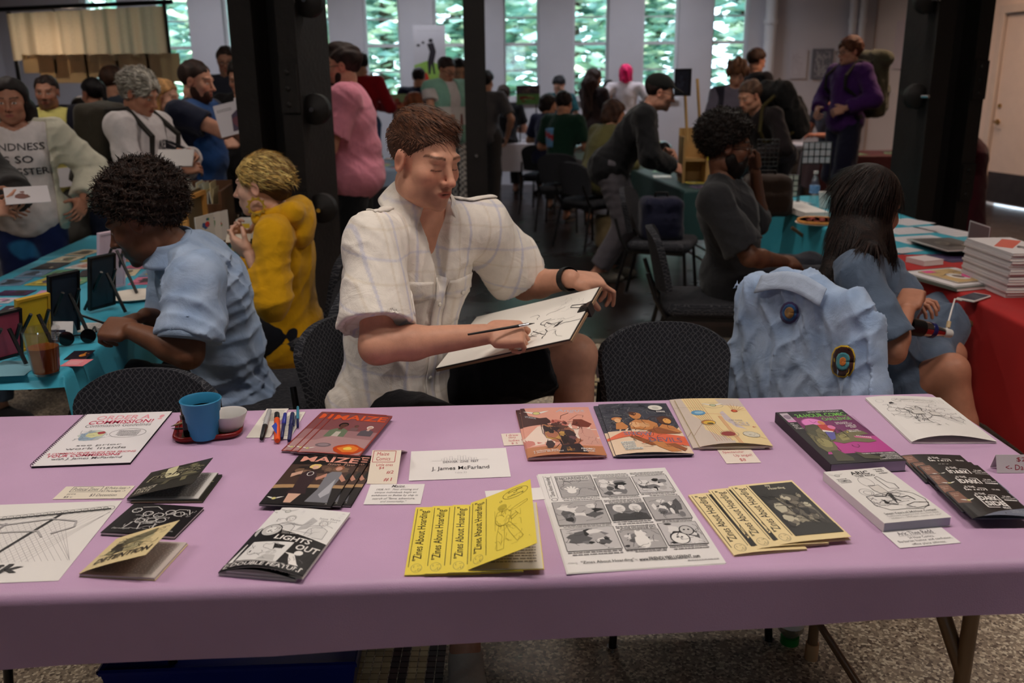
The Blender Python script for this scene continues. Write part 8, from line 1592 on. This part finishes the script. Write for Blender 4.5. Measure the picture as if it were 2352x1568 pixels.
c = PZ(312, 684, TZ); t = thing('paper_plate', 'white paper plate on the turquoise table', 'plate', (c.x, c.y, TZ+.001)); part('plate_disc', MB().lathe([(.0001, .002), (.07, .002), (.085, .010), (.105, .014), (.106, .012), (.086, .006), (.07, 0), (.0001, 0)], 36), mat('plate_card', (226, 218, 206), .7), t, 40)
CLR = M_GLASS.copy(); CLR.name = 'clear_plastic'; CLR.node_tree.links.remove(CLR.node_tree.nodes['Mix Shader'].inputs[0].links[0]); CLR.node_tree.nodes['Mix Shader'].inputs[0].default_value = .15; CLR.node_tree.nodes['Transparent BSDF'].inputs[0].default_value = (.98, .98, .98, 1)
def cup(label, u, v, z, s=1.0, fill=None, m=None, name='plastic_cup'):
    c = PZ(u, v, z); t = thing(name, label, 'cup', (c.x, c.y, z+.001)); t.scale = (s, s, s)
    part('cup_wall', MB().lathe([(.0001, 0), (.031, 0), (.034, .012), (.044, .115), (.047, .117), (.046, .121), (.043, .119), (.0325, .012), (.0001, .004)], 32), m or CLR, t, 50)
    if fill: part('drink', MB().lathe([(.0001, .005), (.031, .006), (.0325, .014), (.0378, .072), (.0001, .072)], 32), fill, t, 50)
cup('clear plastic cup of amber beer on the turquoise table', 108, 858, TZ, 1.12, mat('amber_beer', (120, 56, 22), .08, .05, spec=.5)); cup('empty clear plastic cup by the woman in mustard', 545, 540, TZ); cup('white foam cup beside the water bottle', 1892, 478, TZ, .85, None, mat('foam', (226, 222, 216), .7), 'foam_cup')
def wcard(label, px, col, art=None, z0=TZ+.001, name='business_card'): return sheet(name, label, 'card', px, col, art, z0)
wcard('black and gold business card near the beer cup', [(166, 806), (216, 804), (200, 824), (150, 826)], (34, 24, 36), lambda w, h: Art(w, h).mess(.5, .2, .95, .8, [(206, 130, 50), (150, 90, 50)], 6, 2)); wcard('pink business card near the beer cup', [(152, 826), (212, 824), (192, 842), (148, 840)], (226, 130, 140), lambda w, h: Art(w, h).lines(.1, .2, .7, .8, 3, (240, 200, 204))); wcard('white form under the hands of the man in denim', [(188, 742), (330, 736), (322, 758), (170, 764)], (226, 222, 216), lambda w, h: Art(w, h).lines(.1, .1, .9, .9, 6, (170, 166, 166)), name='paper_form')
wcard('clear sheet of film under the easel at the left edge', [(0, 830), (90, 826), (70, 862), (-40, 866)], (120, 170, 186), name='film_sheet')
tent('white folded card with a dark inside behind the beer cup', 100, 166, 738, 786, 0, lambda w, h: Art(w, h).rect(.0, .0, .75, .6, (40, 40, 58)).lines(.1, .1, .6, .5, 4, (190, 190, 200)), (222, 216, 216), deep=.05)
p = PZ(180, 792, TZ); t = thing('sunglasses', 'black sunglasses lying folded behind the beer cup', 'sunglasses', (p.x, p.y, TZ+.002), .5)
for q in (-1, 1): part('lens', MB().lathe([(.0001, 0), (.024, 0), (.024, .003)], 18, Matrix.Translation((q*.032, 0, .024)) @ Matrix.Rotation(math.pi/2, 4, 'X')), mat('dark_lens', (12, 12, 14), .1), t, 40); part('temple', MB().tube([(q*.058, 0, .034), (q*.06, .09, .03), (q*.055, .13, .012)], .003, 6), M_BLACK, t, 40)
part('bridge', MB().tube([(-.01, 0, .03), (.01, 0, .03)], .003, 6), M_BLACK, t)
a, b = PZ(186, 724, TZ+.05), PZ(240, 742, TZ+.04); t = thing('pen', 'black pen held by the man in denim', 'pen'); part('barrel', MB().tube([a, b], .0045, 8), BP, t, 50); part('tip', MB().tube([a, a-(b-a)*.06], [.004, .001], 8), M_CHROME, t, 50)
# brown box with zines, cork frame, card rack
c = PD(470, 520, 4.75); BW = mat('brown_box_wood', (98, 66, 44), .55, .12, 8); t = thing('zine_box', 'brown wooden box full of upright zines on the left table', 'box', (c.x-.03, 4.72, TZ+.001), math.radians(8))
for nm, lo, hi in (('front_board', (-.17, -.20, 0), (.17, -.185, .22)), ('back_board', (-.17, .185, 0), (.17, .20, .30)), ('side_board', (-.17, -.185, 0), (-.155, .185, .28)), ('side_board', (.155, -.185, 0), (.17, .185, .28)), ('bottom_board', (-.155, -.185, 0), (.155, .185, .012))): part(nm, MB().box(lo, hi), BW, t)
r = random.Random(5)
for i in range(24): x = -.145+.012*i; M = Matrix.Translation((c.x-.03, 4.72, TZ)) @ Matrix.Rotation(math.radians(8), 4, 'Z') @ Matrix.Translation((x, -.14, .03)) @ Matrix.Rotation(r.uniform(-.12, .12), 4, 'Y'); tag(MB().box((0, 0, 0), (.003, .17, .24+r.uniform(0, .06)), M).build('sleeved_zine', papermat(r.choice(((214, 212, 200), (226, 222, 214), (200, 204, 190), (222, 206, 160))))), 'pale sleeved zine standing upright in the brown box', 'zine', 'sleeved zines in the brown box')
o = panel('cork_frame', 'pale wooden frame with a mesh back standing behind the denim shoulder', 'frame', 432, 448, 478, 597, 4.15, (96, 84, 60), None, .01, d2=4.45); W2 = mat('pine', (206, 150, 78), .5, .08, 10); w_ = (PD(478, 560, 4.45)-PD(432, 560, 4.15)).length; part('frame_rail', MB().box((-.012, 0, -.02), (.012, .29, .02)), W2, o); part('frame_rail', MB().box((0, .27, -.02), (w_, .29, .02)), W2, o); part('frame_rail', MB().box((w_-.01, 0, -.02), (w_+.01, .29, .02)), W2, o)
for i, (u, c_) in enumerate(((455, (206, 204, 196)), (470, (222, 218, 212)), (488, (214, 210, 206)))): panel('zine', 'white zine leaning in the black rack, %s from the left' % ('first', 'second', 'third')[i], 'zine', u, 500-4*i, u+42, 560, 4.05+.07*i, c_, lambda w, h, i=i: Art(w, h).mess(.2, .4, .8, .9, [(200, 60, 60), (80, 140, 80), (60, 90, 140)], 5, i), .006, 'white zines in the black rack', 4.2+.07*i)
panel('card_box', 'white carton with a yellow stripe behind the clear cup', 'box', 545, 505, 590, 548, 4.5, (222, 218, 212), lambda w, h: Art(w, h).rect(.0, .55, .7, .8, (226, 190, 60)), .09)
# things held in hands
def held(label, u, v, d, w, h, col, yaw, pitch, art=None, name='leaflet', t=.002, roll=0.0):
    c = PD(u, v, d); o = thing(name, label, 'paper'); o.matrix_world = Matrix.Translation(c) @ Matrix.Rotation(math.radians(yaw), 4, 'Z') @ Matrix.Rotation(math.radians(pitch), 4, 'X') @ Matrix.Rotation(math.radians(roll), 4, 'Z'); part('paper', MB().box((-w/2, -h/2, -t), (w/2, h/2, 0)), papermat(col), o)
    if art: link('print', art(w, h).mesh(lambda x, y, z: Vector((x-w/2, y-h/2, z)), 'print'), o)
held('white print with a dark winged figure held by the bearded man', 548, 268, 5.6, .26, .20, (222, 216, 222), 6, 70, lambda w, h: Art(w, h).poly([(.3, .1), (.35, .6), (.7, .9), (.95, .6), (.8, .4), (.6, .1)], (70, 50, 80)).ell(.5, .4, .14, .2, (110, 50, 70), 9, .3, 2).lines(.05, .75, .4, .85, 2, (120, 116, 120)), roll=14); held('white leaflet held by the dark haired reader', 566, 256, 5.95, .18, .18, (214, 210, 214), -8, 70); held('open white booklet held by the grey haired man', 402, 362, 4.9, .19, .11, (226, 220, 218), 4, 48, name='open_booklet', t=.010); held('olive green folder held by the blond woman', 358, 306, 5.45, .13, .24, (72, 82, 62), 30, 78, name='folder', t=.012, roll=24); held('blank white card held by the man in the yellow T-shirt', 168, 405, 6.2, .21, .13, (206, 202, 206), -4, 78, roll=6); held('glossy leaflet held by the person in the charcoal coat', 62, 447, 3.87, .17, .12, (206, 200, 204), 30, 30, lambda w, h: Art(w, h).mess(.2, .2, .7, .8, [(110, 60, 50), (90, 70, 60)], 5, 2)); held('small white card in the hands of the woman in mustard', 548, 546, 3.74, .10, .07, (214, 206, 190), 10, 20)
# ------------------------------------------------------------------ right table things
c = PZ(1880, 512, TZ); t = thing('pizza', 'round pepperoni pizza on a paper plate on the teal table', 'pizza', (c.x, c.y, TZ+.001)); part('plate', MB().lathe([(.0001, 0), (.125, 0), (.13, .004), (.0001, .004)], 36), MATS['plate_card'], t, 40); part('crust', MB().lathe([(.0001, .005), (.118, .005), (.124, .012), (.118, .022), (.108, .018), (.0001, .016)], 36), mat('crust', (206, 140, 70), .7, .2, 40), t, 50); part('topping', MB().lathe([(.0001, .0185), (.108, .0185)], 36), mat('tomato_cheese', (176, 66, 24), .45, .45, 45, .5, 60), t)
for i in range(9): a_ = i*2.4; part('pepperoni', MB().lathe([(.0001, .0215), (.016, .0215), (.017, .019)], 14, Matrix.Translation((.085*math.sqrt((i+.5)/9)*math.cos(a_), .085*math.sqrt((i+.5)/9)*math.sin(a_), 0))), mat('pepperoni_meat', (136, 34, 18), .5), t, 40)
c = PZ(1868, 470, TZ); t = thing('water_bottle', 'clear water bottle with a blue label on the teal table', 'bottle', (c.x, c.y, TZ+.001)); part('bottle_body', MB().lathe([(.0001, 0), (.030, 0), (.032, .01), (.032, .13), (.026, .165), (.013, .19), (.013, .2)], 28), CLR, t, 50); part('bottle_label', MB().lathe([(.0326, .075), (.0326, .125)], 28), mat('blue_label', (120, 160, 206), .4, .3, 50), t, 50); part('cap', MB().lathe([(.0145, .2), (.0145, .218), (.0001, .219)], 20), mat('white_plastic', (214, 210, 206), .35, .02), t, 40)
def box_on(name, label, cat, px, h, col, art=None, z=TZ+.001, group=None, MW=None): return booklet(name, label, cat, px, h, col, art, z0=z, group=group, spine=col, MW=MW)
box_on('book', 'white paperback stack corner beside the pizza', 'book', [(1800, 470), (1862, 470), (1882, 494), (1836, 496)], .035, (226, 222, 218)); wcard('folded name sign with black lettering on the teal table', [(1806, 462), (1850, 460), (1852, 468), (1800, 470)], (214, 212, 214), lambda w, h: Art(w, h).text('ZINES', .1, .2, .9, .8, (40, 40, 60), .05), name='sign')
for i, px in enumerate(([(2040, 505), (2100, 500), (2135, 514), (2066, 520)], [(2036, 525), (2120, 520), (2146, 534), (2040, 540)], [(2130, 518), (2180, 518), (2232, 540), (2160, 548)], [(2050, 545), (2160, 538), (2176, 556), (2070, 562)], [(2044, 572), (2098, 566), (2110, 576), (2060, 584)])): wcard('white sheet lying on the teal table, %s from the far end' % ('first', 'second', 'third', 'fourth', 'fifth')[i], px, (222, 216, 220), lambda w, h: Art(w, h).lines(.1, .1, .9, .9, 5, (190, 186, 190)), name='paper_sheet')
for i in range(4): box_on('art_zine', 'dark landscape zine near the red cloth, %s in its pile' % ('lowest', 'second', 'third', 'topmost')[i], 'zine', [(2106+4*i, 550), (2210+4*i, 546), (2232, 574), (2140+3*i, 577)], .008, (92, 86, 84), lambda w, h: Art(w, h).mess(.05, .1, .95, .9, [(60, 56, 56), (120, 112, 104), (44, 40, 42)], 8, 3), z=TZ+.001+.0095*i, group='dark landscape zines')
SM = fit([(2234, 548), (2330, 540), (2424, 584), (2308, 577)], TZ+.172)
for i in range(17): box_on('comic_volume', ('white comic volume with a red banner on top of the tall stack' if i == 16 else 'white comic volume inside the tall stack, only its page edges showing'), 'comic book', None, .0085, (214, 208, 210), (lambda w, h: Art(w, h).poly([(.05, .45), (.3, .3), (.98, .75), (.7, .9)], (206, 70, 56)).mess(.35, .05, .95, .5, [(70, 68, 76), (120, 116, 124), (40, 38, 42)], 8, 4)) if i == 16 else None, z=TZ+.001+.0100*i, group='tall stack of white comics', MW=(Matrix.Translation((.004*math.sin(i*2.1), .004*math.cos(i*1.7), 0)) @ SM[0], SM[1], SM[2]))
box_on('folder', 'grey folder with papers near the edge of the red table', 'folder', [(2068, 626), (2226, 612), (2294, 658), (2184, 668)], .010, (96, 98, 90)); box_on('paper_pad', 'white paper pad lying on the grey folder', 'paper', [(2088, 624), (2226, 614), (2282, 650), (2178, 660)], .006, (222, 216, 218), z=TZ+.013); box_on('kraft_booklet', 'kraft brown booklet with pink notes on the white pad', 'booklet', [(2144, 620), (2212, 616), (2244, 644), (2164, 654)], .004, (190, 156, 104), lambda w, h: Art(w, h).ell(.5, .4, .22, .25, (226, 220, 214)).ell(.5, .4, .12, .13, (120, 100, 90)).rect(.05, .8, .35, .97, (232, 80, 150)).poly([(.6, .2), (1, .45), (.95, .65), (.6, .4)], (232, 80, 150)).scrib(.15, .5, .9, .8, (50, 60, 80), 12, 2, .002, .08), z=TZ+.021)
box_on('card_case', 'small white plastic card case on the red table', 'case', [(2096, 594), (2140, 590), (2152, 603), (2108, 607)], .022, (222, 206, 206)); wcard('dark purple postcard behind the white card case', [(2130, 584), (2228, 578), (2230, 598), (2172, 606)], (54, 40, 76), lambda w, h: Art(w, h).lines(.1, .2, .6, .8, 5, (110, 100, 140)), name='postcard')
c = PZ(2330, 760, TZ); t = thing('cash_box', 'black metal cash box with a round lock on the red table', 'cash box', (1.93, 2.72, TZ+.001)); part('box_body', MB().rbox((-.13, -.16, 0), (.13, .16, .075), .008), mat('black_enamel', (18, 17, 18), .4, .1), t, 30); part('box_lid', MB().rbox((-.132, -.162, .076), (.132, .162, .10), .008), MATS['black_enamel'], t, 30); part('lock', MB().lathe([(.011, 0), (.011, .006), (.006, .008)], 16, Matrix.Translation((-.131, -.02, .055)) @ Matrix.Rotation(-math.pi/2, 4, 'Y')), M_BRASS, t, 40); part('handle', MB().tube([(-.04, 0, .10), (-.04, 0, .115), (.04, 0, .115), (.04, 0, .10)], .004, 6), mat('red_handle', (150, 40, 44), .4), t)
c = PZ(2236, 686, TZ); t = thing('phone', 'white smartphone charging at the edge of the red table', 'phone', (c.x, c.y, TZ+.001), math.radians(-52)); part('phone_body', MB().rbox((-.034, -.07, 0), (.034, .07, .008), .008), mat('white_plastic', (214, 210, 206), .35), t, 40); part('screen', MB().rbox((-.031, -.06, .0081), (.031, .06, .0086), .004), mat('phone_glass', (30, 40, 62), .1), t)
a = PZ(2208, 690, TZ+.006); b = PD(2172, 765, 2.86); pts = [a, a+Vector((-.03, -.01, .008)), PD(2185, 715, 2.92), PD(2178, 740, 2.88), b]; t = thing('charging_cable', 'white charging cable hanging from the phone to the silver device', 'cable'); part('wire', MB().tube(pts, .003, 8), mat('white_rubber', (222, 218, 214), .5), t, 60); part('plug', MB().tube([PD(2180, 738, 2.88), PD(2177, 752, 2.87)], .007, 8), mat('plug_gold', (206, 180, 140), .4), t)
t = thing('silver_device', 'chrome and black cylindrical device with a blue band in a lap', 'device'); e0, e1 = PD(2084, 748, 2.80), PD(2182, 766, 2.86); dv = e1-e0
for nm, x0, x1, r0, r1, m in (('grip', 0, .32, .030, .028, M_BLACK), ('chrome_sleeve', .32, .56, .026, .024, M_CHROME), ('blue_band', .50, .58, .0262, .0262, NB), ('chrome_neck', .58, .82, .021, .014, M_CHROME), ('power_brick', .84, 1, .015, .015, MATS['white_plastic'])): part(nm, MB().tube([e0+dv*x0, e0+dv*x1], [r0, r1], 16), m, t, 40)
c = PZ(2250, 548, TZ); panel('sign_holder', 'clear acrylic sign holder with a white rim on the red table', 'sign holder', 2222, 506, 2272, 548, 4.15, (120, 96, 96), lambda w, h: Art(w, h).frame(.02, .02, .98, .98, .006, (222, 214, 216)), .004, d2=3.95)
# bags and loose things on the floor and chairs
def bag(label, u, v, z, d, col, s=(.16, .10, .20), name='backpack'):
    c = PD(u, v, d); t = thing(name, label, 'bag', (c.x, c.y, z)); F = Field((-.3, -.25, -.05), (.3, .25, .6), .014); F.op(RBox((0, 0, s[2]), V3(s)*.75, .05)); F.op(RBox((0, -s[1], s[2]*.7), V3((s[0]*.6, .02, s[2]*.4)), .03), .03); F.wrinkle(.010, 35, 3); r = F.mesh('bag_body', 1); link('bag_body', mk_mesh('bag_body', [r], [np.tile(np.array(lin(col)), (len(r[0]), 1))]), t, M_CLOTH); part('handle', MB().tube([(-.05, 0, s[2]*2-.02), (-.04, 0, s[2]*2+.05), (.04, 0, s[2]*2+.05), (.05, 0, s[2]*2-.02)], .010, 6), M_BLACK, t, 50)
bag('navy backpack sitting on the chair beside the man in the cap', 1520, 430, .475, 6.3, (24, 26, 48), (.13, .08, .13)); bag('tan bag on the floor by the olive sweater', 1405, 480, 0, 8.6, (120, 104, 76), (.14, .08, .14), 'tote_bag'); bag('dark brown bag with orange lining on the table behind the bearded man', 1765, 400, TZ+.002, 5.6, (44, 30, 22), (.12, .07, .10), 'tote_bag')
c = PZ(760, 800, 0); t = thing('paper_cup', 'white paper coffee cup with a black lid on the floor', 'cup', (c.x, c.y, 0)); part('cup_wall', MB().lathe([(.0001, 0), (.030, 0), (.042, .115)], 28), MATS['foam'], t, 50); part('lid', MB().lathe([(.044, .113), (.044, .122), (.036, .130), (.0001, .130)], 28), BP, t, 40)
panel('picture_board', 'green and brown landscape picture on the far middle table', 'picture', 1186, 196, 1240, 240, 12.3, (110, 160, 90), prop=TZ, art=lambda w, h: Art(w, h).rect(0, .55, 1, 1, (90, 74, 80)).mess(.05, .55, .95, .98, [(150, 120, 130), (70, 60, 70), (120, 100, 90)], 12, 3).mess(.1, .05, .9, .5, [(140, 60, 50), (90, 150, 80), (170, 190, 120)], 10, 5)); panel('picture_board', 'green and orange picture on the table left of the post', 'picture', 897, 216, 935, 250, 10.3, (150, 180, 130), prop=0, art=lambda w, h: Art(w, h).rect(0, 0, 1, .4, (206, 120, 80)).mess(.1, .1, .9, .9, [(120, 160, 110), (190, 110, 80), (140, 60, 50)], 8, 3))
for i, (u, v, c_) in enumerate(((1006, 245, (214, 206, 200)), (1045, 245, (206, 196, 190)))): panel('picture_board', '%s pale picture propped before the woman in mint' % ('left', 'right')[i], 'picture', u, v, u+30, v+42, 8.9, c_, prop=0, art=lambda w, h: Art(w, h).poly([(.4, 0), (.45, .6), (.6, .6), (.65, 0)], (120, 70, 60)))
c = PZ(855, 305, TZ); t = thing('planter', 'small black pot of green leaves by the man in pink', 'plant', (PD(857, 300, 8.8).x, 8.9, TZ+.002)); part('pot', MB().lathe([(.05, 0), (.07, .11)], 18), M_BLACK, t, 40); part('leaves', MB().lathe([(.0001, .16), (.05, .15), (.066, .11)], 14), mat('leaf_green', (150, 190, 60), .6, .3, 60), t)
# ------------------------------------------------------------------ denim jacket over the chair back
J0 = PD(1812, 690, 2.62); lf = unit(V3((.60, -.80, 0))); upv = V3((0, 0, 1)); nrm = np.cross(lf, upv); B0 = A3(PD(1842, 732, 2.66)); JR = np.stack([lf, nrm, upv], 1); BL_ = (168, 182, 204)
pr = [(RBox(B0+upv*-.16, V3((.165, .018, .24)), .030, JR), 0, 'u'), (Cap(B0-lf*.02+upv*.085-nrm*.02, B0+lf*.19+upv*.03, .040, .045), .05, 'u'), (Cap(B0-lf*.02+upv*.085, B0-lf*.17+upv*.04, .042, .045), .05, 'u'), (Cap(B0+lf*.19+upv*.03, B0+lf*.245-upv*.17+nrm*.02, .052, .056), .03, 'u'), (Cap(B0+lf*.245-upv*.17+nrm*.02, B0+lf*.23-upv*.40+nrm*.03, .056, .044), .03, 'u'), (Cap(B0-lf*.18+upv*.03, B0-lf*.215-upv*.2, .050, .050), .03, 'u'), (Cap(B0-lf*.215-upv*.2, B0-lf*.20-upv*.42, .05, .042), .03, 'u'), (Cap(B0-lf*.09+upv*.115, B0+lf*.07+upv*.095, .030, .030), .02, 'u')]
F = fld([q[0] for q in pr], .0065)
for a_, b_, c_ in pr: F.op(a_, b_, c_)
F.wrinkle(.012, 42, 17, [lf, lf, unit(lf+upv*.3)]); r = F.mesh('jacket_body', 1); t = thing('denim_jacket', 'pale blue denim jacket with two patches hung over a chair back', 'jacket', (float(B0[0]), float(B0[1]), 0)); cj = denim(r[0])*1.05; wlink('jacket_body', mk_mesh('jacket_body', [r], [np.clip(cj, 0, 1)]), t, M_CLOTH); jb = bvh_of(r)
cl_ = MB().grid(lambda u, v: fvec(B0+upv*(.12+.03*math.sin(u*3.1)-.05*v)+lf*(-.12+.23*u)-nrm*0+nrm*(.05+.03*v)*-1*(-1)), 12, 4, BL_, t=.006); wlink('collar', cl_.mesh('collar', True), t, M_CLOTH)
tl_ = MB().grid(lambda u, v: fvec(B0+upv*(.128-.02*v)+lf*(-.06+.06*u)+nrm*(.045+.01*v)), 4, 2, (226, 110, 70), t=.003); wlink('size_tag', tl_.mesh('size_tag'), t, M_CLOTH)
def jpatch(name, u, v, d, wd, hg, shape, paint):
    c = A3(PD(u, v, d)); ry = fvec(c)-Vector((0, 0, CAM_H)); dv = V3(ry.normalized()); ri = unit(np.cross(dv, upv)); uu = np.cross(ri, dv)
    o = None
    for nm, k, col, lift in paint:
        f = lambda a, b, k=k: c+ri*shape((b), a)[0]*wd/2*k*(1 if True else 1)+uu*shape(b, a)[1]*hg/2*k
        par = o or t; q = patch(nm, par, jb, f, dv, 14, 5, col, lift, .0012)
        o = o or q
rd = lambda r_, a_: (r_*math.cos(a_*6.2832), r_*math.sin(a_*6.2832))
def shd(r_, a_):
    x, y = math.cos(a_*6.2832), math.sin(a_*6.2832); k = 1/max(abs(x)*1.05, abs(y)*.9, .7*abs(x)+.55*abs(y)); return (r_*x*k*.95, r_*y*k*.95)
jpatch('round_patch', 1813, 718, 2.6, .055, .068, rd, (('patch_rim', 1, (74, 64, 104), .003), ('patch_field', .78, (54, 92, 140), .0045), ('patch_scene', .5, (150, 110, 60), .006)))
jpatch('shield_patch', 1936, 830, 2.5, .070, .088, shd, (('patch_rim', 1, (206, 170, 50), .003), ('patch_field', .90, (54, 26, 22), .0045), ('patch_disc', .55, (80, 150, 160), .006), ('patch_figure', .26, (222, 130, 60), .0075)))
